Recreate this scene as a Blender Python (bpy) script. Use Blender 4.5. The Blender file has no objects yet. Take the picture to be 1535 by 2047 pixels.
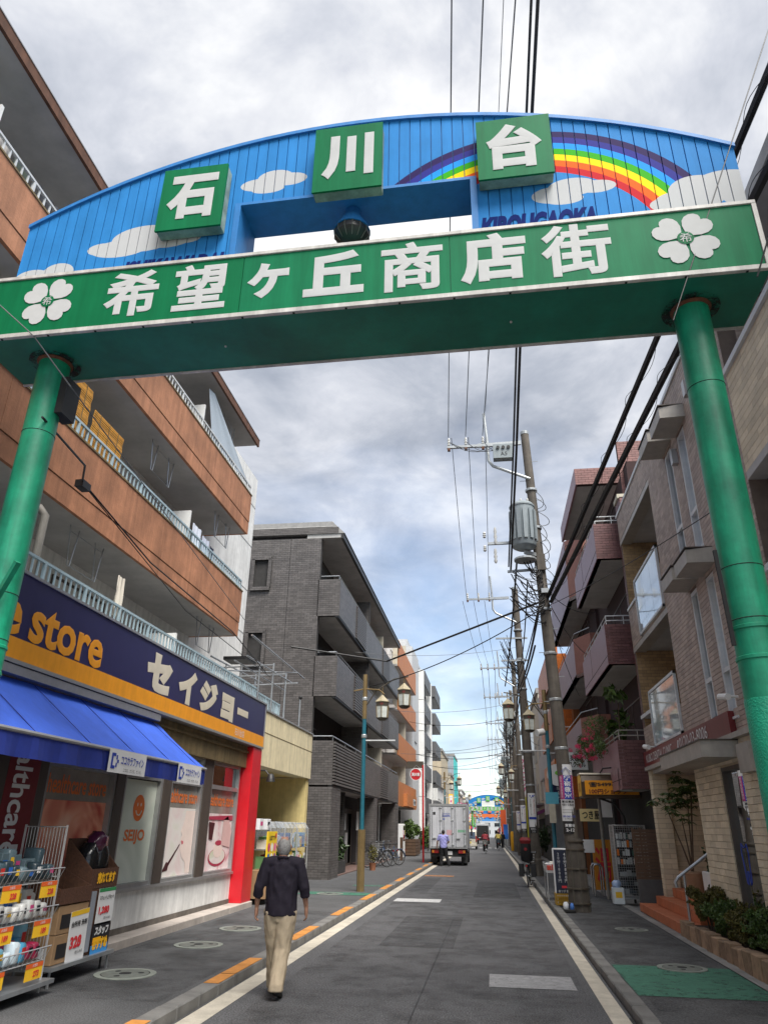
import bpy, bmesh, math, random
import numpy as np
from mathutils import Matrix, Vector
random.seed(7)
R=math.radians
S=bpy.context.scene; COL=S.collection
# ---------------------------------------------------------------- camera
cam_d=bpy.data.cameras.new("camera"); cam=bpy.data.objects.new("camera",cam_d); COL.objects.link(cam)
cam_d.sensor_fit='VERTICAL'; cam_d.sensor_height=24.0; cam_d.lens=24.0*1429.0/2047.0
cam_d.clip_start=0.05; cam_d.clip_end=3000
def _n(v): return Vector(v).normalized()
_Yc=_n(((984-767.5)/1429,(1657-1023.5)/1429,1)); _Zc=_n(((819-767.5)/1429,(-2217-1023.5)/1429,1))
_Zc=(_Zc-_Yc*_Zc.dot(_Yc)).normalized(); _Xc=_Yc.cross(_Zc)
# rows of cam axes in world space (image x right, y down, z forward)
_r0=Vector((_Xc[0],_Yc[0],_Zc[0])); _r1=Vector((_Xc[1],_Yc[1],_Zc[1])); _r2=Vector((_Xc[2],_Yc[2],_Zc[2]))
cam.matrix_world=Matrix(((_r0.x,-_r1.x,-_r2.x,0),(_r0.y,-_r1.y,-_r2.y,0),(_r0.z,-_r1.z,-_r2.z,1.75),(0,0,0,1)))
S.camera=cam
# ---------------------------------------------------------------- sky and sun (bright overcast with blue gaps)
SUN_EL,SUN_AZ=R(58),R(146)   # azimuth clockwise from +Y
W=bpy.data.worlds.new("World"); S.world=W; W.use_nodes=True
nt=W.node_tree; nt.nodes.clear()
def wn(t,**k):
    n=nt.nodes.new(t)
    for a,b in k.items(): setattr(n,a,b)
    return n
def wl(a,b): nt.links.new(a,b)
out=wn('ShaderNodeOutputWorld'); 
sky=wn('ShaderNodeTexSky',sky_type='NISHITA',sun_disc=False,sun_elevation=SUN_EL,sun_rotation=SUN_AZ,air_density=1.0,dust_density=0.6)
bg1=wn('ShaderNodeBackground'); bg1.inputs[1].default_value=0.05; wl(sky.outputs[0],bg1.inputs[0])
tc=wn('ShaderNodeTexCoord'); sp=wn('ShaderNodeSeparateXYZ'); wl(tc.outputs['Generated'],sp.inputs[0])
def wm(op,a,b=None,c=None,clamp=False):
    n=wn('ShaderNodeMath',operation=op,use_clamp=clamp)
    for i,v in enumerate((a,b,c)):
        if v is None: continue
        if isinstance(v,(int,float)): n.inputs[i].default_value=v
        else: wl(v,n.inputs[i])
    return n.outputs[0]
zz=wm('ADD',wm('MAXIMUM',sp.outputs[2],0.0),0.28)
cb=wn('ShaderNodeCombineXYZ'); wl(wm('DIVIDE',sp.outputs[0],zz),cb.inputs[0]); wl(wm('DIVIDE',sp.outputs[1],zz),cb.inputs[1])
def wnoise(scale,detail,rough,off=0,dist=0.0):
    m=wn('ShaderNodeMapping'); m.inputs['Location'].default_value=(off,off*0.7,off*1.3); wl(cb.outputs[0],m.inputs[0])
    n=wn('ShaderNodeTexNoise'); n.inputs['Scale'].default_value=scale; n.inputs['Detail'].default_value=detail
    n.inputs['Roughness'].default_value=rough; n.inputs['Distortion'].default_value=dist; wl(m.outputs[0],n.inputs[0]); return n.outputs[0]
def wramp(v,stops):
    n=wn('ShaderNodeValToRGB'); e=n.color_ramp.elements
    while len(e)<len(stops): e.new(0.5)
    for i,(p,c) in enumerate(stops): e[i].position=p; e[i].color=(*c,1) if len(c)==3 else c
    wl(v,n.inputs[0]); return n.outputs[0]
n1=wnoise(1.5,7,0.55,3.1,0.3); n2=wnoise(4.5,6,0.6,9.4,0.4)
cl=wm('ADD',wm('MULTIPLY',n1,0.68),wm('MULTIPLY',n2,0.32))
# cloud brightness: grey bellies to white tops
ccol=wramp(cl,[(0.36,(0.24,0.28,0.36)),(0.455,(0.44,0.475,0.55)),(0.52,(0.62,0.645,0.71)),(0.62,(1.0,1.0,1.0))])
bg2=wn('ShaderNodeBackground'); wl(ccol,bg2.inputs[0]); bg2.inputs[1].default_value=0.262
# cover: nearly closed overhead, broken towards the horizon
n3=wnoise(1.1,5,0.55,21.7,0.2)
cov=wm('ADD',n3,wm('MULTIPLY',sp.outputs[2],0.75))
covm=wramp(cov,[(0.52,(0.12,0.12,0.12)),(0.86,(1,1,1))])
mx=wn('ShaderNodeMixShader'); wl(covm,mx.inputs[0]); wl(bg1.outputs[0],mx.inputs[1]); wl(bg2.outputs[0],mx.inputs[2])
wl(mx.outputs[0],out.inputs[0])
sun_d=bpy.data.lights.new("sun",'SUN'); sun_d.energy=1.5; sun_d.angle=R(34); sun_d.color=(1,0.96,0.9)
sun=bpy.data.objects.new("sun",sun_d); COL.objects.link(sun)
_sd=Vector((math.sin(SUN_AZ)*math.cos(SUN_EL),math.cos(SUN_AZ)*math.cos(SUN_EL),math.sin(SUN_EL)))
sun.rotation_euler=_sd.to_track_quat('Z','Y').to_euler(); sun.location=_sd*60
V=S.view_settings; V.view_transform='Standard'; V.look='None'; V.gamma=1; V.exposure=2.15; V.use_curve_mapping=False
S.render.engine='CYCLES'; S.cycles.use_denoising=True; S.cycles.max_bounces=8; S.cycles.diffuse_bounces=5; S.cycles.glossy_bounces=3; S.cycles.transmission_bounces=4; S.cycles.transparent_max_bounces=10
# ---------------------------------------------------------------- materials
MATS={}
def mat(name,col,rough=0.7,metal=0.0,var=0.12,scale=6.0,bump=0.0,bscale=60.0,streak=0.0,spec=0.5,island=0.0,dirt=0.0,emit=None,alpha=None,trans=0.0,objrand=0.0,speck=0.0,coat=0.0):
    """procedural surface: base colour with noise variation, vertical rain streaks, per-piece tint, grain and bump"""
    if name in MATS: return MATS[name]
    m=bpy.data.materials.new(name); m.use_nodes=True; MATS[name]=m
    nt=m.node_tree; b=nt.nodes['Principled BSDF']; L=nt.links.new
    def N(t,**k):
        n=nt.nodes.new(t)
        for a,v in k.items(): setattr(n,a,v)
        return n
    b.inputs['Roughness'].default_value=rough; b.inputs['Metallic'].default_value=metal
    b.inputs['Specular IOR Level'].default_value=spec; b.inputs['Coat Weight'].default_value=coat
    if trans: b.inputs['Transmission Weight'].default_value=trans
    if alpha is not None: b.inputs['Alpha'].default_value=alpha
    c4=(*col,1)
    tc=N('ShaderNodeTexCoord'); cur=None
    def mul(fac_socket,lo,hi,prev):
        mr=N('ShaderNodeMapRange'); L(fac_socket,mr.inputs[0]); mr.inputs[1].default_value=0.3; mr.inputs[2].default_value=0.7; mr.inputs[3].default_value=lo; mr.inputs[4].default_value=hi
        mm=N('ShaderNodeMix',data_type='RGBA',blend_type='MULTIPLY'); mm.inputs[0].default_value=1
        if prev is None: mm.inputs[6].default_value=c4
        else: L(prev,mm.inputs[6])
        L(mr.outputs[0],mm.inputs[7]); return mm.outputs[2]
    if var:
        n=N('ShaderNodeTexNoise'); n.inputs['Scale'].default_value=scale; n.inputs['Detail'].default_value=6; n.inputs['Roughness'].default_value=0.6; L(tc.outputs['Object'],n.inputs[0])
        cur=mul(n.outputs[0],1-var,1+var,cur)
    if speck:
        n=N('ShaderNodeTexNoise'); n.inputs['Scale'].default_value=bscale; n.inputs['Detail'].default_value=3; L(tc.outputs['Object'],n.inputs[0])
        cur=mul(n.outputs[0],1-speck,1+speck,cur)
    if streak:
        mp=N('ShaderNodeMapping'); mp.inputs['Scale'].default_value=(5,5,0.35); L(tc.outputs['Object'],mp.inputs[0])
        n=N('ShaderNodeTexNoise'); n.inputs['Scale'].default_value=1.6; n.inputs['Detail'].default_value=7; n.inputs['Roughness'].default_value=0.65; L(mp.outputs[0],n.inputs[0])
        cur=mul(n.outputs[0],1-streak,1+streak*0.35,cur)
    if dirt:
        n=N('ShaderNodeTexNoise'); n.inputs['Scale'].default_value=1.3; n.inputs['Detail'].default_value=8; n.inputs['Roughness'].default_value=0.7; L(tc.outputs['Object'],n.inputs[0])
        cur=mul(n.outputs[0],1-dirt,1.05,cur)
    if island:
        g=N('ShaderNodeNewGeometry'); cur=_rnd(N,L,g.outputs['Random Per Island'],island,cur,c4)
    if objrand:
        g=N('ShaderNodeObjectInfo'); cur=_rnd(N,L,g.outputs['Random'],objrand,cur,c4)
    if cur is None: b.inputs['Base Color'].default_value=c4
    else: L(cur,b.inputs['Base Color'])
    if bump:
        n=N('ShaderNodeTexNoise'); n.inputs['Scale'].default_value=bscale; n.inputs['Detail'].default_value=4; L(tc.outputs['Object'],n.inputs[0])
        bp=N('ShaderNodeBump'); bp.inputs['Strength'].default_value=bump; bp.inputs['Distance'].default_value=0.01; L(n.outputs[0],bp.inputs['Height']); L(bp.outputs[0],b.inputs['Normal'])
    if emit:
        b.inputs['Emission Color'].default_value=(*emit[0],1); b.inputs['Emission Strength'].default_value=emit[1]
    return m
def _rnd(N,L,sock,amt,prev,c4):
    mr=N('ShaderNodeMapRange'); L(sock,mr.inputs[0]); mr.inputs[3].default_value=1-amt; mr.inputs[4].default_value=1+amt
    mm=N('ShaderNodeMix',data_type='RGBA',blend_type='MULTIPLY'); mm.inputs[0].default_value=1
    if prev is None: mm.inputs[6].default_value=c4
    else: L(prev,mm.inputs[6])
    L(mr.outputs[0],mm.inputs[7]); return mm.outputs[2]
def hexc(h):
    h=h.lstrip('#'); r=[int(h[i:i+2],16)/255 for i in (0,2,4)]
    return tuple(c/12.92 if c<=0.04045 else ((c+0.055)/1.055)**2.4 for c in r)
def paint(h,**k):     # a paint of the given sRGB colour
    return mat('paint_'+h.strip('#')+''.join('%s%s'%(a[:2],b) for a,b in k.items()),hexc(h),**{**dict(rough=0.55,var=0.06),**k})
# ---------------------------------------------------------------- mesh building
WMX={}
class MB:
    def __init__(s): s.v=[]; s.f=[]
    def add(s,vs,fs):
        o=len(s.v); s.v+= [tuple(p) for p in vs]; s.f+=[tuple(i+o for i in f) for f in fs]; return s
    def box(s,x0,x1,y0,y1,z0,z1):
        if x0>x1:x0,x1=x1,x0
        if y0>y1:y0,y1=y1,y0
        if z0>z1:z0,z1=z1,z0
        return s.add([(x0,y0,z0),(x1,y0,z0),(x1,y1,z0),(x0,y1,z0),(x0,y0,z1),(x1,y0,z1),(x1,y1,z1),(x0,y1,z1)],[(3,2,1,0),(4,5,6,7),(0,1,5,4),(1,2,6,5),(2,3,7,6),(3,0,4,7)])
    def mbox(s,M,sx,sy,sz):   # box centred on matrix M
        vs=[M@Vector((a*sx/2,b*sy/2,c*sz/2)) for c in(-1,1) for a,b in((-1,-1),(1,-1),(1,1),(-1,1))]
        return s.add(vs,[(3,2,1,0),(4,5,6,7),(0,1,5,4),(1,2,6,5),(2,3,7,6),(3,0,4,7)])
    def bar(s,p,q,w,h=None,up=(0,0,1)):
        p,q=Vector(p),Vector(q); h=h or w; d=(q-p); l=d.length; d.normalize(); u=Vector(up)
        if abs(d.dot(u))>0.98: u=Vector((1,0,0))
        a=d.cross(u).normalized(); u=a.cross(d)
        return s.mbox(Matrix(((a.x,u.x,d.x,(p.x+q.x)/2),(a.y,u.y,d.y,(p.y+q.y)/2),(a.z,u.z,d.z,(p.z+q.z)/2),(0,0,0,1))),w,h,l)
    def tube(s,pts,r,n=8,caps=True,ell=None):
        """ell: list of (rx,ry) with ref direction along world axes for lofts"""
        P=[Vector(p) for p in pts]; k=len(P); rs=r if isinstance(r,(list,tuple)) else [r]*k
        base=len(s.v); pa=None
        for i in range(k):
            d=(P[min(i+1,k-1)]-P[max(i-1,0)]).normalized()
            if pa is None:
                u=Vector((1,0,0)) if abs(d.x)<0.9 else Vector((0,1,0)); a=(u-d*u.dot(d)).normalized()
            else: a=(pa-d*pa.dot(d)).normalized()
            pa=a; b=d.cross(a); rr=rs[i]; ra,rb=rr if isinstance(rr,(tuple,list)) else (rr,rr)
            for j in range(n):
                t=2*math.pi*j/n; s.v.append(tuple(P[i]+a*(math.cos(t)*ra)+b*(math.sin(t)*rb)))
        for i in range(k-1):
            for j in range(n):
                j2=(j+1)%n; s.f.append((base+i*n+j,base+i*n+j2,base+(i+1)*n+j2,base+(i+1)*n+j))
        if caps: s.f.append(tuple(base+j for j in reversed(range(n)))); s.f.append(tuple(base+(k-1)*n+j for j in range(n)))
        return s
    def prism(s,pts,ext):      # closed polygon pts extruded by vector
        e=Vector(ext); P=[Vector(p) for p in pts]; k=len(P); o=len(s.v)
        s.v+=[tuple(p) for p in P]+[tuple(p+e) for p in P]
        s.f.append(tuple(o+i for i in range(k))); s.f.append(tuple(o+k+i for i in reversed(range(k))))
        for i in range(k): j=(i+1)%k; s.f.append((o+j,o+i,o+k+i,o+k+j))
        return s
    def lathe(s,c,prof,n=16,axis='Z',M=None,ring=False):
        if ring: prof=list(prof)+[prof[0]]
        c=Vector(c); o=len(s.v); k=len(prof)
        for r,z in prof:
            for j in range(n):
                t=2*math.pi*j/n; x,y=math.cos(t)*r,math.sin(t)*r
                p=Vector((x,y,z)) if axis=='Z' else (Vector((z,x,y)) if axis=='X' else Vector((x,z,y)))
                if M is not None: p=M@p
                s.v.append(tuple(c+p))
        for i in range(k-1):
            for j in range(n): j2=(j+1)%n; s.f.append((o+i*n+j,o+i*n+j2,o+(i+1)*n+j2,o+(i+1)*n+j))
        if not ring: s.f.append(tuple(o+j for j in reversed(range(n)))); s.f.append(tuple(o+(k-1)*n+j for j in range(n)))
        return s
    def ball(s,c,r,n=10,m=7):
        rx,ry,rz=r if isinstance(r,(tuple,list)) else (r,r,r)
        o=len(s.v); c=Vector(c)
        for i in range(m+1):
            ph=math.pi*i/m
            for j in range(n):
                t=2*math.pi*j/n; s.v.append((c.x+rx*math.sin(ph)*math.cos(t),c.y+ry*math.sin(ph)*math.sin(t),c.z-rz*math.cos(ph)))
        for i in range(m):
            for j in range(n): j2=(j+1)%n; s.f.append((o+i*n+j,o+i*n+j2,o+(i+1)*n+j2,o+(i+1)*n+j))
        return s
    def quad(s,a,b,c,d): return s.add([a,b,c,d],[(0,1,2,3)])
    def xf(s,M):
        s.v=[tuple(M@Vector(p)) for p in s.v]; return s
    def build(s,name,m,parent=None,smooth=False,bevel=0.0,kind=None,sharp=40):
        me=bpy.data.meshes.new(name)
        vs=s.v
        if parent is not None and parent in WMX:
            Mi=WMX[parent].inverted(); vs=[tuple(Mi@Vector(p)) for p in vs]
        me.from_pydata(vs,[],s.f); me.validate(); me.update()
        bm=bmesh.new(); bm.from_mesh(me)
        bmesh.ops.recalc_face_normals(bm,faces=bm.faces)
        if bevel:
            es=[e for e in bm.edges if len(e.link_faces)==2 and e.calc_face_angle(0)>0.5]
            bmesh.ops.bevel(bm,geom=es,offset=bevel,segments=1,affect='EDGES',profile=0.5,clamp_overlap=True)
        bm.to_mesh(me); bm.free()
        if m: me.materials.append(m)
        if smooth:
            me.polygons.foreach_set('use_smooth',[True]*len(me.polygons))
            try: me.set_sharp_from_angle(angle=R(sharp))
            except Exception: pass
        o=bpy.data.objects.new(name,me); COL.objects.link(o)
        if parent is not None:
            o.parent=parent
            if parent in WMX: WMX[o]=WMX[parent]
        if kind: o['kind']=kind
        return o
def tag(o,label,cat,group=None):
    o['label']=label; o['category']=cat
    if group: o['group']=group
    return o
def thing(name,label,cat,loc=(0,0,0),rz=0,group=None):
    o=bpy.data.objects.new(name,None); o.empty_display_size=0.2; COL.objects.link(o)
    o.location=loc; o.rotation_euler=(0,0,rz); WMX[o]=Matrix.Translation(Vector(loc))@Matrix.Rotation(rz,4,'Z')
    return tag(o,label,cat,group)
def place(o,loc,rz=0,sc=1):    # for a thing built around the origin
    o.location=loc; o.rotation_euler=(0,0,rz); o.scale=(sc,sc,sc); return o
def copy_tree(o,parent=None):
    c=o.copy(); COL.objects.link(c)
    if parent is not None: c.parent=parent
    for ch in o.children: copy_tree(ch,c)
    return c
def struct(o): o['kind']='structure'; return o
def share(name,me,parent,loc=(0,0,0),rot=(0,0,0)):
    o=bpy.data.objects.new(name,me); COL.objects.link(o); o.location=loc; o.rotation_euler=rot
    if parent is not None: o.parent=parent
    return o
def frame(o,x,y):            # matrix with origin o, x axis, y axis
    x=Vector(x).normalized(); y=Vector(y).normalized(); z=x.cross(y); o=Vector(o)
    return Matrix(((x.x,y.x,z.x,o.x),(x.y,y.y,z.y,o.y),(x.z,y.z,z.z,o.z),(0,0,0,1)))
def fL(x,y,z): return frame((x,y,z),(0,1,0),(0,0,1))     # on a facade facing +X (left side of the street)
def fR(x,y,z): return frame((x,y,z),(0,-1,0),(0,0,1))    # facing -X
def fF(x,y,z): return frame((x,y,z),(1,0,0),(0,0,1))     # facing the camera (-Y)
TXT={}
def text(s,M,m,parent,w=None,h=None,bold=0.0,ext=0.003,name='lettering',vertical=False,sp=1.0,shear=0,res=3):
    key=(s,bold,vertical,sp,shear,res)
    if key not in TXT:
        cu=bpy.data.curves.new('t','FONT'); cu.body='\n'.join(s) if vertical else s; cu.size=1; cu.bevel_depth=bold; cu.bevel_resolution=1; cu.resolution_u=res
        cu.align_x='CENTER'; cu.space_character=sp; cu.space_line=sp*0.95 if vertical else 1.0; cu.shear=shear
        ob=bpy.data.objects.new('t',cu); me=ob.to_mesh()
        vs=np.array([v.co[:] for v in me.vertices]); fs=[tuple(p.vertices) for p in me.polygons]
        ob.to_mesh_clear(); bpy.data.objects.remove(ob)
        
        if bold:      # keep the front half, pressed almost flat
            zc=np.array([vs[list(f),2].mean() for f in fs]); fs=[f for f,z in zip(fs,zc) if z>-1e-5]; vs[:,2]=np.maximum(vs[:,2],0)*0.02/max(bold,1e-6)
        lo=vs.min(0); hi=vs.max(0); vs-= (lo+hi)/2*np.array([1,1,0]); TXT[key]=(vs,fs,hi-lo)
    vs,fs,sz=TXT[key]
    sx=sy=1
    if w and h: sx=w/sz[0]; sy=h/sz[1]
    elif h: sx=sy=h/sz[1]
    elif w: sx=sy=w/sz[0]
    b=MB(); b.add([M@Vector((v[0]*sx,v[1]*sy,ext+v[2]*0.15*min(sx,sy))) for v in vs],fs)
    if len(b.v)>0:
        used=sorted({i for f in b.f for i in f}); mp={a:k for k,a in enumerate(used)}; b.v=[b.v[i] for i in used]; b.f=[tuple(mp[i] for i in f) for f in b.f]
    o=b.build(name,m,parent); return o
def disc(mb,M,r,n=20,z=0.0,rx=None):
    return mb.add([M@Vector((math.cos(2*math.pi*i/n)*(rx or r),math.sin(2*math.pi*i/n)*r,z)) for i in range(n)],[tuple(range(n))])
def rect(mb,M,x0,x1,y0,y1,z=0.0):
    return mb.add([M@Vector(p) for p in((x0,y0,z),(x1,y0,z),(x1,y1,z),(x0,y1,z))],[(0,1,2,3)])
def slab(mb,M,x0,x1,y0,y1,z0,z1):
    return mb.mbox(M@Matrix.Translation(((x0+x1)/2,(y0+y1)/2,(z0+z1)/2)),x1-x0,y1-y0,z1-z0)
def gz(y): return -max(0.0,y-45.0)*0.005      # the street falls gently away
def catenary(p,q,sag,n=14):
    p,q=Vector(p),Vector(q); return [p.lerp(q,i/n)-Vector((0,0,sag*4*(i/n)*(1-i/n))) for i in range(n+1)]
def tiles(mb,M,w,h,tw,th,gap=0.008,d=0.012,holes=(),bond=True,x0=0,y0=0):
    """individual tiles with recessed joints over rectangle w x h in frame M; holes: (x0,x1,y0,y1)"""
    ny=max(1,int(round(h/th))); th=h/ny
    for j in range(ny):
        ya=y0+j*th+gap/2; yb=y0+(j+1)*th-gap/2; off=(tw/2 if (bond and j%2) else 0); xs=[x0]
        x=x0+(tw-off if off else tw)
        while x<x0+w-0.01: xs.append(x); x+=tw
        xs.append(x0+w)
        for a,b in zip(xs[:-1],xs[1:]):
            segs=[(a+gap/2,b-gap/2)]
            for hx0,hx1,hy0,hy1 in holes:
                if yb>hy0+0.01 and ya<hy1-0.01:
                    ns=[]
                    for p,q in segs:
                        if q<=hx0 or p>=hx1: ns.append((p,q))
                        else:
                            if p<hx0-0.01: ns.append((p,hx0))
                            if q>hx1+0.01: ns.append((hx1,q))
                    segs=ns
            for p,q in segs:
                o=len(mb.v)
                for z in (0,d):
                    for px,py in((p,ya),(q,ya),(q,yb),(p,yb)): mb.v.append(tuple(M@Vector((px,py,z))))
                mb.f+=[(o+4,o+5,o+6,o+7),(o,o+1,o+5,o+4),(o+1,o+2,o+6,o+5),(o+2,o+3,o+7,o+6),(o+3,o,o+4,o+7)]
    return mb
def leaves(mb,c,r,n,size,rnd=random,shell=0.5,flat=1.0):
    c=Vector(c); rx,ry,rz=r if isinstance(r,(tuple,list)) else (r,r,r)
    for _ in range(n):
        while True:
            p=Vector((rnd.uniform(-1,1),rnd.uniform(-1,1),rnd.uniform(-1,1)))
            if shell<=p.length<=1: break
        p=c+Vector((p.x*rx,p.y*ry,p.z*rz)); a=Vector((rnd.gauss(0,1),rnd.gauss(0,1),rnd.gauss(0,1)*flat)).normalized()
        b=a.cross(Vector((rnd.gauss(0,1),rnd.gauss(0,1),rnd.gauss(0,1)))).normalized(); s=size*rnd.uniform(.6,1.3); up=a.cross(b)*s*0.15
        mb.add([p-a*s,p+b*s*.42+up,p+a*s,p-b*s*.42+up],[(0,1,2),(0,2,3)])
    return mb
# ================================================================ setting: ground, road, pavements, kerbs, painted lines
m_asph=mat('asphalt',(0.100,0.100,0.105),rough=0.88,var=0.16,scale=0.8,bump=0.8,bscale=55,speck=0.75,dirt=0.25)
m_pav=mat('pavement_asphalt',(0.082,0.083,0.086),rough=0.9,var=0.15,scale=1.1,bump=0.6,bscale=60,speck=0.55,dirt=0.28)
m_conc=mat('concrete',(0.30,0.29,0.275),rough=0.85,var=0.18,scale=3,bump=0.25,bscale=50,dirt=0.3)
m_kerb=mat('kerb_concrete',(0.20,0.195,0.185),rough=0.88,var=0.2,scale=4,bump=0.3,bscale=70,dirt=0.35,objrand=0.14)
m_korg=mat('kerb_orange',(0.62,0.26,0.055),rough=0.75,var=0.18,scale=9,bump=0.2,bscale=60,dirt=0.35,objrand=0.1)
m_line=mat('line_paint',(0.56,0.51,0.42),rough=0.8,var=0.14,scale=5,bump=0.15,bscale=70,dirt=0.3,speck=0.1)
m_green=None
def strip(name,x0,x1,z,m,ys,thick=0.0):
    mb=MB()
    for a,b in zip(ys[:-1],ys[1:]):
        mb.quad((x0,a,gz(a)+z),(x1,a,gz(a)+z),(x1,b,gz(b)+z),(x0,b,gz(b)+z))
    return struct(mb.build(name,m))
YS=[-14,0,10,20,30,45,60,90,130,200,320,600]
strip('ground',-300,300,-0.03,m_asph,[-120,-14,0,10,20,30,45,60,90,130,200,320,600,1400])
strip('road',-3.12,1.33,0.0,m_asph,YS)
# patched trench seam and worn paint on the carriageway
strip('road_line',-3.08,-2.84,0.004,m_line,YS[:9]); strip('road_line',1.10,1.29,0.004,m_line,YS[:9])
def worn_paint(name,col,cov,sc=14,amax=1.0):
    m=mat(name,col,rough=0.8,var=0.2,scale=8,speck=0.2,bscale=80)
    nt=m.node_tree; b=nt.nodes['Principled BSDF']; n=nt.nodes.new('ShaderNodeTexNoise'); n.inputs['Scale'].default_value=sc; n.inputs['Detail'].default_value=9; n.inputs['Roughness'].default_value=0.75
    tc=nt.nodes.new('ShaderNodeTexCoord'); nt.links.new(tc.outputs['Object'],n.inputs[0])
    r=nt.nodes.new('ShaderNodeMapRange'); r.inputs[1].default_value=cov-0.06; r.inputs[2].default_value=cov+(0.06 if amax==1 else .16); r.inputs[4].default_value=amax; nt.links.new(n.outputs[0],r.inputs[0]); nt.links.new(r.outputs[0],b.inputs['Alpha']); return m
m_worn=worn_paint('worn_white',(0.27,0.27,0.275),0.36); m_worn2=worn_paint('worn_white_solid',(0.48,0.48,0.48),0.38); m_worno=worn_paint('worn_orange',(0.5,0.22,0.08),0.47)
def mark(x0,x1,y0,y1,m,z=0.005,name='road_marking'):
    return struct(MB().quad((x0,y0,gz(y0)+z),(x1,y0,gz(y0)+z),(x1,y1,gz(y1)+z),(x0,y1,gz(y1)+z)).build(name,m))
mark(-0.12,0.92,10.3,11.15,m_worn); mark(-2.62,-1.42,20.8,21.7,m_worn2); mark(-2.75,-1.6,31.6,32.3,m_worno)
for i in range(5): mark(-2.4+i*0.85,-1.9+i*0.85,88,91,m_worn2)
m_seam=mat('tar_seam',(0.03,0.03,0.032),rough=0.7,var=0.2)
mark(-2.9,1.2,28.9,28.96,m_seam); mark(-3.0,1.2,44.0,44.1,m_seam); mark(-0.9,-0.885,6,28.9,m_seam,0.003)
m_patch=worn_paint('dark_patch',(.06,.06,.063),.36,3,.28); m_stain=worn_paint('oil_stain',(.035,.034,.034),.50,1.6,.42)
mark(-1.9,-0.7,13.2,17.6,m_patch,.0025,'road_patch'); mark(-.6,.7,22.6,28.8,m_patch,.0025,'road_patch'); mark(-2.7,-2.0,24.0,31.0,m_patch,.0025,'road_patch'); mark(-2.6,1.0,5.5,27,m_stain,.0035,'road_stain'); mark(-5.2,-3.4,8.2,17,m_stain,.1035,'pavement_stain'); mark(1.6,3.0,9,24,m_stain,.0785,'pavement_stain'); mark(-3.1,-3.0,5,60,worn_paint('gutter_grime',(.04,.037,.033),.45,5,.6),.0055,'gutter_grime'); mark(1.22,1.34,5,60,MATS['gutter_grime'],.0055,'gutter_grime')
# pavements
strip('pavement_left',-6.6,-3.30,0.10,m_pav,YS); strip('pavement_right',1.52,3.06,0.075,m_pav,YS)
strip('pavement_edge',3.06,3.24,0.085,m_conc,YS); strip('forecourt_right',3.24,9.0,0.055,m_conc,YS)
m_green=worn_paint('green_paint',(.05,.17,.115),.32,6,.88)
mark(1.53,3.05,9.75,11.75,m_green,0.080,'green_road_paint'); mark(-5.2,-3.32,20.9,21.7,m_green,0.106,'green_road_paint'); mark(-4.3,-3.32,24.2,24.6,worn_paint('worn_green',(0.085,0.27,0.17),0.5),0.106,'green_road_paint')
# kerbs: single stones with open joints
kl=struct(bpy.data.objects.new('kerb_left',None)); COL.objects.link(kl); kr=struct(bpy.data.objects.new('kerb_right',None)); COL.objects.link(kr)
SL=0.577
def stone(w,h,l,m,nm):
    o=MB().box(-w/2,w/2,0.005,l-0.005,-0.15,h).build('kerb_stone',m,bevel=0.014); me=o.data; bpy.data.objects.remove(o); return me
me_g=stone(0.19,0.12,SL,m_kerb,'g'); me_o=stone(0.19,0.12,SL,m_kerb,'o'); me_r=stone(0.17,0.095,SL,m_kerb,'r')
me_cap=MB().box(-0.088,0.088,0.012,SL-0.012,0.12,0.1235).build('painted_top',m_korg); mcap=me_cap.data; bpy.data.objects.remove(me_cap)
k0=10.86-int((10.86+2)/SL)*SL
for i in range(118):
    y=k0+i*SL; k=round((y-10.86)/SL)%6
    o=share('kerb_stone',me_g,kl,(-3.205+random.uniform(-.004,.004),y,gz(y)+random.uniform(-.003,.003)),(0,0,random.uniform(-.006,.006)))
    if k>=3: share('painted_top',mcap,o)
    y2=k0+i*SL
    share('kerb_stone',me_r,kr,(1.43+random.uniform(-.004,.004),y2,gz(y2)+random.uniform(-.003,.003)),(0,0,random.uniform(-.006,.006)))
for nm,x,w,h in(('kerb_left',-3.205,.19,.12),('kerb_right',1.43,.17,.095)):
    mb=MB(); y=k0+118*SL
    for a,b in zip([y,90,130,200,320],[90,130,200,320,600]): mb.quad((x-w/2,a,gz(a)+h),(x+w/2,a,gz(a)+h),(x+w/2,b,gz(b)+h),(x-w/2,b,gz(b)+h)); mb.quad((x+(w/2 if x<0 else -w/2),a,gz(a)+h),(x+(w/2 if x<0 else -w/2),b,gz(b)+h),(x+(w/2 if x<0 else -w/2),b,gz(b)-.1),(x+(w/2 if x<0 else -w/2),a,gz(a)-.1))
    mb.build('far_kerb',m_kerb,kl if x<0 else kr)
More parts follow.
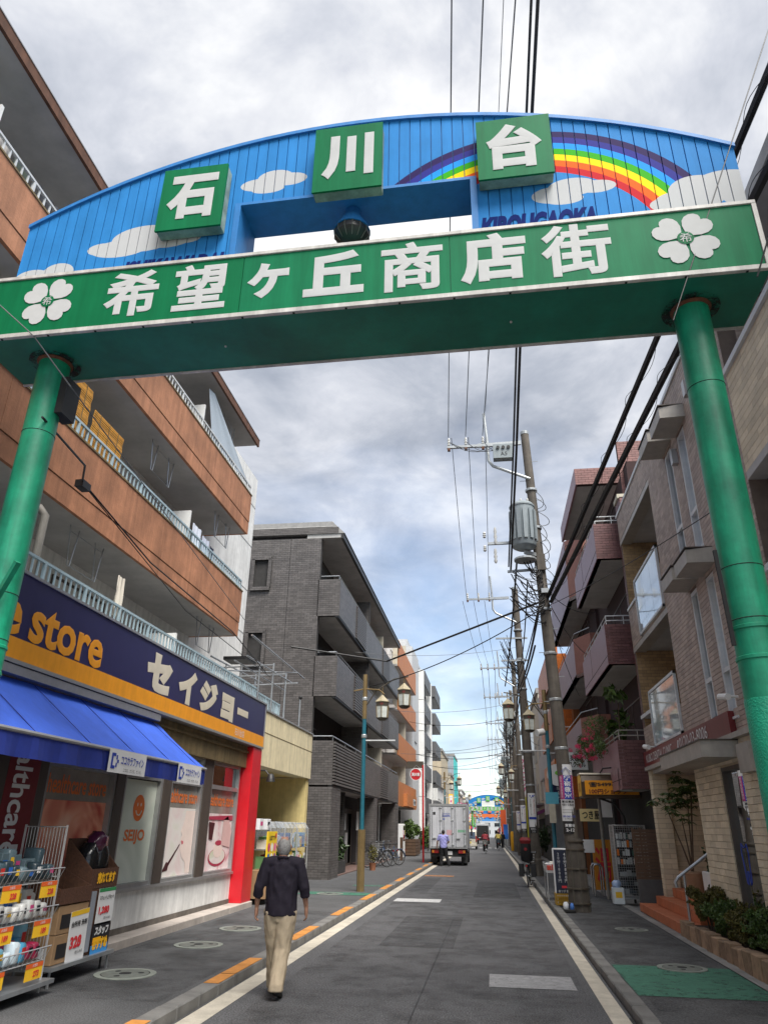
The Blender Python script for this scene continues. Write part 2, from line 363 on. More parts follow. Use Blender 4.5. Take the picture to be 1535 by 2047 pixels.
# gutter grime line between kerb and line
m_iron=mat('manhole_iron',(0.17,0.185,0.165),rough=0.6,metal=0.3,var=0.2,scale=12,bump=0.3,bscale=60,dirt=0.25); m_iron2=mat('manhole_rim',(0.23,0.25,0.22),rough=0.7,var=0.15,dirt=0.3); m_dark=mat('dark_gap',(0.012,0.012,0.013),rough=0.9,var=0)
def manhole(x,y,z,r,label):
    t=thing('manhole_cover',label,'manhole cover',(x,y,z),group='round covers set in the pavements')
    c=Vector((x,y,z))
    MB().lathe(c,[(r,-0.02),(r,0.006),(r*0.80,0.006),(r*0.80,-0.02)],28,ring=True).build('rim',m_iron2,t)
    MB().lathe(c,[(r*0.765,-0.02),(r*0.765,0.007),(r*0.70,0.009)],28).build('lid',m_iron,t)
    mb=MB()
    for a in (0.4,2.5,4.6): mb.lathe(c+Vector((math.cos(a)*r*.5,math.sin(a)*r*.5,0)),[(r*.10,0.009),(r*.10,0.011)],10)
    mb.lathe(c,[(r*.2,0.009),(r*.2,0.0115)],14); mb.build('lifting_hole',m_dark,t)['kind']='stuff'
manhole(-4.40,9.5,0.104,0.36,'greenish round cover in the left pavement nearest the camera'); manhole(-4.41,11.87,0.104,0.36,'round cover in the left pavement, second from the camera')
manhole(-4.40,13.8,0.104,0.36,'round cover in the left pavement beside the walking man'); manhole(-4.37,21.2,0.104,0.36,'round cover in the left pavement near the gold lamp post')
manhole(2.43,11.65,0.084,0.32,'round cover half on the green painted patch, right pavement'); manhole(2.47,15.75,0.079,0.30,'round cover in the right pavement beside the orange steps')
# ================================================================ shopping street gateway arch
m_gcol=mat('arch_green_paint',(0.008,0.30,0.16),rough=0.45,var=0.30,scale=3.2,bump=0.15,bscale=25,streak=0.38,dirt=0.38)
m_grough=mat('arch_green_rough',(0.006,0.30,0.17),rough=0.45,var=0.15,bump=1.0,bscale=70)
m_gface=mat('arch_face_green',(0.006,0.155,0.060),spec=0.08,rough=0.5,var=0.10,scale=1.2,streak=0.22)
m_gface2=mat('arch_face_green_faded',(0.010,0.175,0.076),spec=0.08,rough=0.5,var=0.10,scale=1.2,streak=0.25)
m_gsof=mat('arch_soffit_green',(0.010,0.20,0.13),rough=0.5,var=0.2,scale=1.5,dirt=0.45)
m_wtrim=mat('arch_white_trim',(0.62,0.60,0.56),rough=0.5,var=0.12,streak=0.35,dirt=0.25)
m_wlet=mat('letter_white',(0.50,0.51,0.505),spec=0.1,rough=0.6,var=0.05)
m_boxs=mat('lightbox_side',(0.36,0.47,0.40),rough=0.6,var=0.3,scale=3,dirt=0.7,streak=0.3)
m_blue=mat('arch_blue',(0.03,0.20,0.52),spec=0.3,rough=0.5,var=0.08,streak=0.15); m_dblue=mat('arch_navy',(0.012,0.024,0.14),spec=0.03,rough=0.7,var=0.05)
m_rust=mat('rust',(0.12,0.05,0.025),rough=0.9,var=0.4,scale=14)
m_print_k_=mat('speaker_black',(.02,.02,.02),rough=.6,var=.1)
def arch_sheet_material(name,light=1.0):
    """flat print on the metal sheets: sky blue with white clouds and a rainbow (x, z are the gateway's own axes)"""
    m=mat(name,(0.034,0.225,0.56),spec=0.06,rough=0.6,var=0.10,scale=2,streak=0.12)
    nt=m.node_tree; b=nt.nodes['Principled BSDF']; L=nt.links.new
    N=lambda t,**k:(lambda n:[setattr(n,a,v) for a,v in k.items()] and n or n)(nt.nodes.new(t))
    base=b.inputs['Base Color'].links[0].from_socket
    tc=N('ShaderNodeTexCoord'); sp=N('ShaderNodeSeparateXYZ'); L(tc.outputs['Object'],sp.inputs[0]); X,Z=sp.outputs[0],sp.outputs[2]
    def mm(op,a,c=None,d=None):
        n=N('ShaderNodeMath',operation=op)
        for i,v in enumerate((a,c,d)):
            if v is None: continue
            if isinstance(v,(int,float)): n.inputs[i].default_value=v
            else: L(v,n.inputs[i])
        return n.outputs[0]
    # clouds: unions of ellipses
    acc=None
    for cx,cz,rx,rz in [(-4.95,7.55,.42,.16),(-4.78,7.66,.2,.14),(-5.1,7.62,.22,.12),(-4.05,7.93,.36,.13),(-3.75,8.05,.42,.2),(-3.45,8.04,.35,.17),(-3.2,8.0,.16,.09),(-4.28,7.95,.18,.09),
        (-2.4,8.7,.24,.1),(-2.22,8.78,.22,.13),(-2.05,8.74,.22,.1),(-2.3,8.62,.2,.07),(.95,8.02,.24,.12),(1.15,8.11,.26,.13),(1.4,8.08,.2,.09),(1.05,7.95,.2,.08),
        (2.1,7.72,.2,.1),(2.4,7.86,.3,.22),(2.7,7.9,.35,.21),(2.9,7.8,.3,.26),(2.3,7.75,.35,.15)]:
        u=mm('POWER',mm('MULTIPLY',mm('SUBTRACT',X,cx+1.23),1/rx),2.0); w=mm('POWER',mm('MULTIPLY',mm('SUBTRACT',Z,cz),1/rz),2.0)
        e=mm('SUBTRACT',1.0,mm('ADD',u,w)); acc=e if acc is None else mm('MAXIMUM',acc,e)
    cloud=mm('GREATER_THAN',acc,0.0)
    dx=mm('SUBTRACT',X,0.64+1.23); dz=mm('SUBTRACT',Z,6.95); rad=mm('SQRT',mm('ADD',mm('MULTIPLY',dx,dx),mm('MULTIPLY',dz,dz)))
    t=mm('DIVIDE',mm('SUBTRACT',rad,1.45),0.62)
    rp=N('ShaderNodeValToRGB'); rp.color_ramp.interpolation='CONSTANT'; e=rp.color_ramp.elements
    cols=['#c01f2c','#f2641c','#ffd808','#38a818','#1f94e8','#2e3088','#2c1e54']
    while len(e)<7: e.new(0.5)
    for i,h in enumerate(cols): e[i].position=i/7; e[i].color=(*hexc(h),1)
    L(t,rp.inputs[0]); inr=mm('MULTIPLY',mm('GREATER_THAN',t,0.0),mm('LESS_THAN',t,1.0))
    m1=N('ShaderNodeMix',data_type='RGBA'); L(inr,m1.inputs[0]); L(base,m1.inputs[6]); L(rp.outputs[0],m1.inputs[7])
    m2=N('ShaderNodeMix',data_type='RGBA'); L(cloud,m2.inputs[0]); L(m1.outputs[2],m2.inputs[6]); m2.inputs[7].default_value=(0.50,0.51,0.52,1)
    L(m2.outputs[2],b.inputs['Base Color']); return m
m_sheet=arch_sheet_material('arch_printed_sheet')
def clover(M,parent,r,mw,mg):
    em=MB()
    for k in range(4):
        a=math.pi/4+k*math.pi/2+0.12; hf=[(0,.15),(.14,.22),(.33,.37),(.45,.55),(.475,.72),(.42,.88),(.30,.98),(.16,1.0),(.06,.95),(0,.88)]
        pts=hf+[(-x,y) for x,y in hf[-2:0:-1]]; n_=len(pts)
        em.add([M@Vector(((x*math.sin(a)+y*math.cos(a))*r,(y*math.sin(a)-x*math.cos(a))*r,0.006)) for x,y in pts],[tuple(range(n_))])
    e=em.build('clover_leaf',mw,parent); 
    d=disc(MB(),M,r*0.25,20,0.010).build('badge',mg,parent)
    text('希',M@Matrix.Translation((0,0,0.011)),mw,d,h=r*0.36,bold=0.0)
def make_arch(label,full=True):
    T=thing('gateway_arch',label,'gateway arch',(-1.23,6.0,0))
    z0=6.42; z1=7.25; xl,xr=-5.22,2.72; yf,yb=5.50,6.36
    for cx in(-4.6,2.13):
        c=MB().tube([(cx,6,0.05),(cx,6,z0)],0.163,28).build('column',m_gcol,T,smooth=True)
        if full:
            MB().lathe((cx,6,0.05),[(.169,0),(.169,2.62),(.166,2.64)],28).build('rough_coating',m_grough,c,smooth=True)
            for zb in (2.98,3.22): MB().lathe((cx,6,zb),[(.164,0),(.172,.006),(.172,.03),(.164,.036)],28).build('strap_band',m_gcol,c,smooth=True)
            for zb in (3.30,3.74,5.5): MB().lathe((cx,6,zb),[(.163,0),(.1675,.004),(.163,.008)],24).build('wire_tie',m_dark,c)
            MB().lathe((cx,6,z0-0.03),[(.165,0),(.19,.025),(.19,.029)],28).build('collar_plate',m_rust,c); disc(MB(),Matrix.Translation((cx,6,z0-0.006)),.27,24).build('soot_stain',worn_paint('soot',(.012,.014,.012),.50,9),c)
            mb=MB(); s=-1 if cx<0 else 1
            mb.bar((cx-0.185*s,5.95,3.1),(cx-0.20*s,5.95,3.9),0.022,0.03); mb.build('conduit',m_dark,c) if cx>0 else None
    # box beam
    bm=MB().box(xl,xr,yf+0.02,yb,z0+0.012,z1-0.012).build('beam',m_gsof,T)
    for a,b,m in((xl+0.04,-2.31,m_gface),(-2.31,-0.17,m_gface2),(-0.17,xr-0.04,m_gface2)):
        MB().box(a+0.003,b-0.003,yf+0.004,yf+0.02,z0+0.05,z1-0.045).build('sign_panel',m,bm)
    MB().box(xl,xr,yf-0.012,yf+0.03,z0-0.004,z0+0.05).build('lower_trim',m_wtrim,bm,bevel=0.004)
    MB().box(xl,xr,yf-0.012,yf+0.03,z1-0.045,z1).build('upper_trim',m_wtrim,bm,bevel=0.004)
    for x in (xl,xr-0.04): MB().box(x,x+0.04,yf-0.010,yf+0.03,z0+0.05,z1-0.045).build('end_trim',m_wtrim,bm)
    if full:
        MB().box(xl,xr,yb-0.02,yb+0.012,z0-0.004,z0+0.03).build('rear_trim',m_wtrim,bm)
        for i in range(15): MB().box(xl+0.3+i*0.53,xl+0.32+i*0.53,yf+0.0,yf+0.02,z0-0.012,z0-0.0045).build('screw',m_dark,bm)
        for x in (-2.6,0.4): MB().lathe((x,5.95,z0-0.004),[(.012,0),(.012,.012)],8).build('drain_plug',m_wlet,bm)
    MF=fF(0,yf+0.003,0)
    for ch,x,z,w,h in(('希',-3.52,6.865,.60,.60),('望',-2.76,6.865,.58,.60),('ヶ',-2.03,6.86,.44,.46),('丘',-1.34,6.87,.62,.56),('商',-0.55,6.86,.62,.62),('店',0.25,6.865,.64,.62),('街',1.04,6.865,.66,.64)):
        text(ch,fF(x,yf+0.003,z),m_wlet,bm,w=w,h=h,bold=.028 if ch in '希望商街' else .045,name='sign_character',res=4)
    for x in(-4.48,2.04): clover(fF(x,yf+0.003,6.865),bm,0.305,m_wlet,m_gface)
    # printed blue sheets in the shape of an arch, over an opening in the middle
    xa,xb=-5.31,2.85; Rr=8.15; zt=9.53
    def top(x): return zt-Rr+math.sqrt(Rr*Rr-(x+1.23)**2)
    n=66; w=(xb-xa)/n; ys,ye=5.90,6.40
    for i in range(n):
        a=xa+i*w; b=a+w-0.010; mid=(a+b)/2; zb=8.40 if -2.62<mid<0.08 else 7.25
        MB().prism([(a,ys,zb),(b,ys,zb),(b,ys,top(b)),(a,ys,top(a))],(0,0.02,0)).build('blue_panel',m_sheet,T)
    core=MB()
    for a,b,zb in((xa,-2.62,7.25),(-2.62,0.08,8.40),(0.08,xb,7.25)):
        k=8; pts=[(a+(b-a)*j/k,ys+0.022,top(a+(b-a)*j/k)-0.004) for j in range(k+1)]
        core.prism([(a,ys+0.022,zb+0.002)]+[(b,ys+0.022,zb+0.002)]+pts[::-1],(0,ye-ys-0.022,0))
    core.build('arch_body',m_blue,T)
    k=28; cap=MB()
    for j in range(k):
        a=xa+(xb-xa)*j/k; b=xa+(xb-xa)*(j+1)/k
        cap.prism([(a,ys-0.03,top(a)-0.03),(b,ys-0.03,top(b)-0.03),(b,ys-0.03,top(b)+0.02),(a,ys-0.03,top(a)+0.02)],(0,ye-ys+0.06,0))
    cap.build('arch_cap',m_blue,T)
    MB().box(-2.67,-2.60,ys-0.02,ye,7.25,8.42).build('opening_jamb',m_blue,T); MB().box(0.06,0.13,ys-0.02,ye,7.25,8.42).build('opening_jamb',m_blue,T)
    MB().box(-2.60,0.06,ys-0.02,ye,8.38,8.42).build('opening_head',m_blue,T)
    # three light boxes with one character each
    for ch,x0,x1,za,zb_ in(('石',-3.53,-2.76,7.96,8.90),('川',-1.70,-0.92,8.28,9.27),('台',0.16,0.95,8.18,9.06)):
        o=MB().box(x0,x1,5.74,5.885,za,zb_).build('light_box',m_boxs,T,bevel=0.006)
        MB().box(x0-0.008,x1+0.008,5.725,5.75,za-0.008,zb_+0.008).build('light_box_face',m_gface,o)
        text(ch,fF((x0+x1)/2,5.722,(za+zb_)/2+0.01),m_wlet,o,w=0.60,h=0.68,bold=0.05,name='sign_character',res=4)
    text('ISHIKAWADAI',fF(-3.34,5.897,7.56),m_dblue,T,w=1.22,h=0.30,bold=0.06,shear=0.25); text('KIBOUGAOKA',fF(0.75,5.897,7.65),m_dblue,T,w=1.22,h=0.30,bold=0.06,shear=0.25)
    if full:   # floodlight hanging under the opening's head
        l=MB().lathe((-1.32,6.15,7.93),[(.02,.46),(.09,.44),(.10,.36),(.13,.30),(.20,.16),(.215,.12)],20).build('floodlight',m_blue,T,smooth=True)
        MB().lathe((-1.32,6.15,7.93),[(.20,.125),(.20,.05),(.13,-.03),(.03,-.05)],20).build('lamp_grille',mat('lamp_black',(.03,.03,.032),rough=.35,var=.1),l,smooth=True)
        for k in range(14):
            a=2*math.pi*k/14; MB().tube([(-1.32+.206*math.cos(a),6.15+.206*math.sin(a),8.05),(-1.32+.206*math.cos(a),6.15+.206*math.sin(a),7.98),(-1.32+.135*math.cos(a),6.15+.135*math.sin(a),7.895)],.005,5).build('guard_wire',m_iron,l)
    return T
arch=make_arch('green and blue shopping street gateway on two green columns, nearest the camera')
MB().box(-4.50,-4.36,5.95,6.2,5.75,6.2).build('loudspeaker',m_print_k_,arch); MB().bar((-4.50,5.82,3.62),(-4.30,5.75,3.98),.05,.05).build('banner_bracket',m_gcol,arch)
arch.rotation_euler.z=R(-0.9)
# ================================================================ drugstore with rust-orange balconies (left, near)
m_white=mat('white_wall',(0.78,0.78,0.76),rough=0.8,var=0.08,streak=0.22,dirt=0.12)
m_whitep=mat('white_panel',(0.78,0.78,0.76),rough=0.6,var=0.05,dirt=0.12)
m_soffit=mat('soffit_grey',(0.48,0.47,0.455),rough=0.85,var=0.1,scale=2,dirt=0.2)
m_orange=mat('balcony_orange',(0.52,0.235,0.125),rough=0.8,var=0.2,scale=2,streak=0.30,bump=0.35,bscale=35,dirt=0.38)
m_railw=mat('rail_white',(0.62,0.64,0.65),rough=0.5,var=0.08,dirt=0.2); m_railb=mat('rail_pale_blue',(0.38,0.50,0.56),rough=0.5,var=0.1,dirt=0.2)
m_brown=mat('brown_frame',(0.075,0.06,0.05),rough=0.5,var=0.12); m_alu=mat('aluminium',(0.42,0.42,0.42),rough=0.4,metal=0.6,var=0.1); m_steel=mat('steel_pipe',(0.42,0.44,0.46),rough=0.35,metal=0.7,var=0.15)
m_navy=mat('sign_navy',(0.024,0.022,0.085),rough=0.35,var=0.06,streak=0.1); m_sorg=mat('sign_orange',(0.85,0.33,0.012),rough=0.4,var=0.06,streak=0.12); m_scream=mat('sign_cream',(0.62,0.56,0.44),rough=0.45,var=0.05)
m_awn=mat('awning_blue',(0.035,0.115,0.60),rough=0.7,var=0.1,scale=2,bump=0.15,bscale=25,streak=0.12); m_awnd=mat('awning_valance',(0.012,0.028,0.21),rough=0.7,var=0.14,scale=4,bump=0.3,bscale=12)
m_red=mat('red_paint',(0.62,0.012,0.022),rough=0.35,var=0.06,coat=0.2); m_marble=mat('pale_step',(0.52,0.46,0.41),rough=0.7,var=0.14,scale=3,dirt=0.35,streak=0.1)
m_yel=mat('annex_yellow',(0.74,0.60,0.27),rough=0.8,var=0.08,streak=0.2,dirt=0.12); m_yelb=mat('annex_cream',(0.80,0.70,0.46),rough=0.75,var=0.08,streak=0.28,dirt=0.12)
m_fascia=mat('old_fascia',(0.22,0.16,0.075),rough=0.7,var=0.2,streak=0.4,dirt=0.3)
m_print_o=mat('film_orange',(0.75,0.17,0.03),rough=0.5,var=0.04); m_print_w=mat('print_white',(0.7,0.7,0.7),rough=0.5,var=0.03); m_print_k=mat('print_black',(0.015,0.015,0.016),rough=0.5,var=0); m_print_r=mat('print_red',(0.65,0.03,0.04),rough=0.5,var=0); m_print_b=mat('print_blue',(0.02,0.05,0.35),rough=0.5,var=0)
def glass_mat(name,tint=(0.55,0.6,0.6),a=0.25,rough=0.02):
    """window pane: mirror-like reflection by angle over a see-through pane"""
    if name in MATS: return MATS[name]
    m=bpy.data.materials.new(name); m.use_nodes=True; MATS[name]=m; nt=m.node_tree; nt.nodes.clear(); L=nt.links.new
    o=nt.nodes.new('ShaderNodeOutputMaterial'); g=nt.nodes.new('ShaderNodeBsdfGlossy'); g.inputs['Roughness'].default_value=rough; g.inputs['Color'].default_value=(0.9,0.93,0.95,1)
    t=nt.nodes.new('ShaderNodeBsdfTransparent'); t.inputs['Color'].default_value=(*tint,1); f=nt.nodes.new('ShaderNodeFresnel'); f.inputs['IOR'].default_value=1.5
    a_=nt.nodes.new('ShaderNodeMath'); a_.operation='MULTIPLY_ADD'; a_.inputs[1].default_value=1.6; a_.inputs[2].default_value=a*0.3; a_.use_clamp=True; L(f.outputs[0],a_.inputs[0])
    x=nt.nodes.new('ShaderNodeMixShader'); L(a_.outputs[0],x.inputs[0]); L(t.outputs[0],x.inputs[1]); L(g.outputs[0],x.inputs[2]); L(x.outputs[0],o.inputs[0]); return m
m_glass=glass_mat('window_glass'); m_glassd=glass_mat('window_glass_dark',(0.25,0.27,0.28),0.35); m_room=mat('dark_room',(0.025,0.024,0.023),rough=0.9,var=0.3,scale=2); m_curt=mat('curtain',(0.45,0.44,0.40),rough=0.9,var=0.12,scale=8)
def photo_mat(name,a,b,c,sc=2.5):
    """a printed window film: soft blotches of three colours"""
    m=bpy.data.materials.new(name); m.use_nodes=True; nt=m.node_tree; p=nt.nodes['Principled BSDF']; p.inputs['Roughness'].default_value=0.5
    tc=nt.nodes.new('ShaderNodeTexCoord'); n=nt.nodes.new('ShaderNodeTexNoise'); n.inputs['Scale'].default_value=sc; n.inputs['Detail'].default_value=2; n.inputs['Distortion'].default_value=1.2; nt.links.new(tc.outputs['Object'],n.inputs[0])
    r=nt.nodes.new('ShaderNodeValToRGB'); e=r.color_ramp.elements; e.new(.5)
    for i,(q,h) in enumerate(((.33,a),(.5,b),(.66,c))): e[i].position=q; e[i].color=(*hexc(h),1)
    nt.links.new(n.outputs[0],r.inputs[0]); nt.links.new(r.outputs[0],p.inputs['Base Color']); return m
def poly2(M,pts,z=.004): return MB().add([M@Vector((x,y,z)) for x,y in pts],[tuple(range(len(pts)))])
def rail(name,m,parent,x,y0,y1,z0,z1,step=0.13,r=0.011,double=True):
    mb=MB(); mb.box(x-0.02,x+0.02,y0,y1,z1-0.035,z1)
    mb.box(x-0.014,x+0.014,y0,y1,z0+0.02,z0+0.045)
    k=int((y1-y0)/step)
    for i in range(k+1):
        y=y0+(y1-y0)*i/k; w=r*1.8 if i%8==0 else r
        mb.box(x-w,x+w,y-w,y+w,z0 if i%8==0 else z0+0.03,z1-0.02)
    return mb.build(name,m,parent)
def window(parent,M,w,h,d=0.10,fm=None,pane=None,back=None,mull=1,trans=None,fw=0.04,name='window',sill=True):
    """framed window centred on M (x right, y up, z out); pieces: frame, pane(s), sill"""
    fm=fm or m_alu; f=MB()
    slab(f,M,-w/2,w/2,h/2-fw,h/2,-d,0.012); slab(f,M,-w/2,w/2,-h/2,-h/2+fw,-d,0.012); slab(f,M,-w/2,-w/2+fw,-h/2+fw,h/2-fw,-d,0.010); slab(f,M,w/2-fw,w/2,-h/2+fw,h/2-fw,-d,0.010)
    for i in range(1,mull+1): x=-w/2+w*i/(mull+1); slab(f,M,x-fw*.5,x+fw*.5,-h/2+fw,h/2-fw,-d*.7,0.006)
    if trans: slab(f,M,-w/2+fw,w/2-fw,trans-fw*.5,trans+fw*.5,-d*.7,0.007)
    o=f.build(name,fm,parent); n=mull+1
    for i in range(n):
        x0=-w/2+w*i/n+fw*.6; x1=-w/2+w*(i+1)/n-fw*.6
        rect(MB(),M,x0,x1,-h/2+fw,h/2-fw,-d*.5).build('pane',pane or m_glass,o)
    if back: rect(MB(),M,-w/2,w/2,-h/2,h/2,-d*0.98).build('blind',back,o)  # backing sheet; in dark_room it paints the darkness of an unlit room
    if sill: 
        b=MB(); slab(b,M,-w/2-.03,w/2+.03,-h/2-.04,-h/2-.002,-d,0.05); b.build('sill',fm,o)
    return o
def split_build(mbs,name,m,parent):
    for b in mbs: b.build(name,m,parent)
DS=thing('drugstore_building','drugstore with navy sign, blue awning and rust-orange apartment balconies above','building',(-5.6,10,0.1))
Ye=17.4
MB().box(-16,-7.0,-3,19.9,0,11.9).build('upper_wall',m_white,DS)
MB().box(-7.0,-5.85,-3,Ye,0.0,0.2).build('shop_floor',m_conc,DS)
for i in range(10): MB().box(-5.90,-5.33,2.75+i*1.465,2.75+(i+1)*1.465-0.006,0.0,0.215).build('step_slab',m_marble,DS,bevel=0.01)
MB().box(-5.84,-5.66,-3,Ye-0.65,0.215,0.78).build('low_wall',m_white,DS)
MB().box(-5.82,-5.645,-3,Ye-0.65,0.215,0.30).build('plinth',mat('plinth_stone',(.16,.14,.12),var=.3,dirt=.4),DS)
MB().box(-5.86,-5.60,2,Ye-0.68,0.78,0.83).build('window_sill',m_alu,DS)
MB().box(-5.75,-5.38,Ye-0.66,Ye,0.215,3.41).build('red_pillar',m_red,DS,bevel=0.008)
# shop windows
m_p1=photo_mat('film_peach','#c8503f','#ef9f80','#ffd2b8',1.3); m_p2=photo_mat('film_frost','#c3cdbe','#d0d8ca','#dde3d6',1.0); m_p3=photo_mat('film_pale','#e6d2cf','#e9e2dc','#d3d6bd',1.4); m_p4=photo_mat('film_rose','#cf8f97','#ead9d8','#f0e6e2',2.0)
m_skin_f=paint('#f0dcd2'); m_rose=paint('#b03a52'); m_choc=paint('#4a2226')
def shopwin(y0,y1,film,ftop,nm):
    w=MB(); z0,z1=0.83,2.95
    for a,b in((y0,y0+.07),(y1-.07,y1)): w.box(-5.78,-5.62,a,b,z0,z1)
    w.box(-5.77,-5.63,y0+.07,y1-.07,z0,z0+.06); w.box(-5.77,-5.63,y0+.07,y1-.07,2.42,2.50); w.box(-5.77,-5.63,y0+.07,y1-.07,z1-.05,z1)
    o=w.build('shop_window',m_alu,DS)
    MB().box(-5.700,-5.694,y0+.07,y1-.07,z0+.06,2.42).build('pane',m_glass,o); MB().box(-5.700,-5.694,y0+.07,y1-.07,2.50,z1-.05).build('transom_pane',m_glassd,o)
    MB().box(-5.80,-5.79,y0+.07,y1-.07,z0,2.95).build('added_light_backing',mat('added_light_backing',(.34,.33,.30),rough=.9,var=.25,scale=2.5),o)  # added pale panel behind the glass, lightens the dark shop interior
    if film: rect(MB(),fL(-5.692,0,0),y0+.075,y1-.075,z0+.065,ftop).build('window_film',film,o)
    if film and ftop<2.3: rect(MB(),fL(-5.6915,0,0),y0+.075,y1-.075,ftop+.002,2.415).build('glass_reflection_tone',mat('glass_reflection_tone',(.27,.245,.215),rough=.25,var=.3,scale=1.5),o)  # grey-brown sheet paints the upper glass's reflection and dim interior
    return o
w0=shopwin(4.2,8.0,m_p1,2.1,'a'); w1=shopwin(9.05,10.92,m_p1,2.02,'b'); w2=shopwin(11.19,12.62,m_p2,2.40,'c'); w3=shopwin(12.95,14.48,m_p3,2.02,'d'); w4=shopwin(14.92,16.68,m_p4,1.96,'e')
for a,b in((8.0,8.22),(8.86,9.05),(10.92,11.19),(12.62,12.95),(14.48,14.92)): MB().box(-5.86,-5.60,a,b,0.83,2.95).build('mullion',m_brown,DS,bevel=0.006)
MB().box(-6.6,-6.5,-3,Ye,0.2,3.3).build('shop_back_wall',mat('shop_interior',(.20,.19,.16),var=.4,scale=1.5),DS)
for w,y in((w1,10.0),(w3,13.72),(w4,15.8)): text('healthcare store',fL(-5.689,y,2.22),m_print_o,w,w=1.55,h=.24,bold=0.02)
disc(MB(),fL(-5.69,11.95,1.98),.20,24,.002).build('smile_badge',m_print_o,w2); sm=MB()
for dx in(-.06,.06): disc(sm,fL(-5.69,11.95+dx,2.03),.028,10,.004,rx=.018)
MB.tube(sm,[Vector((-5.685,11.95+.11*math.cos(t),1.98+.11*math.sin(t))) for t in [math.pi*(1.12+.76*i/8) for i in range(9)]],.009,5); sm.build('smile',m_p2,w2)
text('SEIJO',fL(-5.69,11.92,1.55),m_print_o,w2,w=.72,h=.22,bold=0.03)
# pictures printed on the films: a face in profile with a brush, a dessert cup on a saucer
MB().add([fL(-5.688,0,0)@Vector(p) for p in[(14.4,1.98,0),(13.95,1.98,0),(13.92,1.8,0),(13.80,1.62,0),(13.88,1.56,0),(13.84,1.47,0),(13.90,1.42,0),(13.85,1.35,0),(13.95,1.2,0),(14.15,1.1,0),(14.2,.92,0),(14.4,.92,0)]],[tuple(range(12))]).build('face_print',m_skin_f,w3)
MB().add([fL(-5.686,0,0)@Vector(p) for p in[(13.86,1.475,0),(13.96,1.46,0),(13.97,1.42,0),(13.90,1.405,0)]],[(0,1,2,3)]).build('lips_print',paint('#d7747c'),w3)
MB().add([fL(-5.686,0,0)@Vector(p) for p in[(13.14,.98,0),(13.30,1.14,0),(13.36,1.12,0),(13.80,1.42,0),(13.82,1.40,0),(13.40,1.07,0),(13.38,1.0,0)]],[tuple(range(7))]).build('brush_print',m_choc,w3)
disc(MB(),fL(-5.688,15.85,1.13),.17,24,rx=.52).build('saucer_print',m_rose,w4); disc(MB(),fL(-5.686,15.85,1.15),.145,24,rx=.47).build('saucer_inner_print',m_p3,w4); disc(MB(),fL(-5.684,15.85,1.27),.15,20,rx=.27).build('cup_print',m_skin_f,w4); disc(MB(),fL(-5.682,15.85,1.40),.05,20,rx=.2).build('berry_print',m_rose,w4)
poly2(fL(-5.684,0,0),[(15.25,1.48),(15.45,1.46),(15.52,1.78),(15.18,1.80)]).build('glass_print',m_choc,w4); poly2(fL(-5.684,0,0),[(16.0,1.36),(16.55,1.30),(16.6,1.62),(16.3,1.92),(16.05,1.85)]).build('teapot_print',paint('#d9b9b4'),w4); poly2(fL(-5.684,0,0),[(15.1,1.84),(16.6,1.84),(16.6,1.94),(15.1,1.90)]).build('berries_print',m_rose,w4)
# dark red upright banner panel beside the first window
rb=MB().box(-5.70,-5.60,8.22,8.86,0.35,2.93).build('red_banner',mat('banner_red',(.17,.012,.018),rough=.5,var=.06),DS)
text('healthcare',frame((-5.597,8.52,2.12),(0,0,-1),(0,1,0)),m_print_w,rb,w=1.5,h=.36,bold=.02)
rect(MB(),fL(-5.598,8.55,1.12),-.22,.24,-.16,.20).build('hours_plate',m_print_w,rb); text('10:00',fL(-5.596,8.6,1.17),m_print_b,rb,w=.3,h=.08); text('22:00',fL(-5.596,8.6,1.05),m_print_b,rb,w=.3,h=.08)
rect(MB(),fL(-5.598,8.62,1.42),-.08,.08,-.08,.08).build('pay_sticker',m_print_w,rb); text('PAY',fL(-5.596,8.62,1.39),m_print_r,rb,w=.12)
# fascia, sign
MB().box(-5.9,-5.52,-3,Ye-.66,2.95,3.41).build('fascia',m_fascia,DS)
MB().box(-5.9,-5.48,11.9,Ye-.66,3.26,3.30).build('fascia_moulding',m_fascia,DS)
sg=MB().box(-5.62,-5.37,2,Ye,3.42,4.46).build('shop_sign',m_navy,DS)
MB().box(-5.62,-5.362,2,Ye,3.46,3.70).build('orange_band',m_sorg,sg); MB().box(-5.64,-5.35,2,Ye+.02,3.415,3.46).build('lower_frame',m_alu,sg); MB().box(-5.64,-5.35,2,Ye+.02,4.45,4.485).build('upper_frame',m_alu,sg); MB().box(-5.64,-5.352,Ye,Ye+.022,3.46,4.45).build('end_frame',m_alu,sg)
text('healthcare',fL(-5.368,5.66,3.99),m_sorg,sg,w=3.75,h=.56,bold=.03); text('store',fL(-5.368,8.58,3.95),m_sorg,sg,w=1.74,h=.48,bold=.03)
for ch,y,w,h,z in(('セ',11.35,.98,.62,4.03),('イ',12.55,.82,.62,4.03),('ジ',13.62,.95,.60,4.02),('ョ',14.72,.76,.52,3.99),('ー',15.72,.74,.15,4.02)): text(ch,fL(-5.368,y,z),m_scream,sg,w=w,h=h,bold=.075)
text('石川台店',fL(-5.36,15.6,3.58),m_print_w,sg,w=.62)
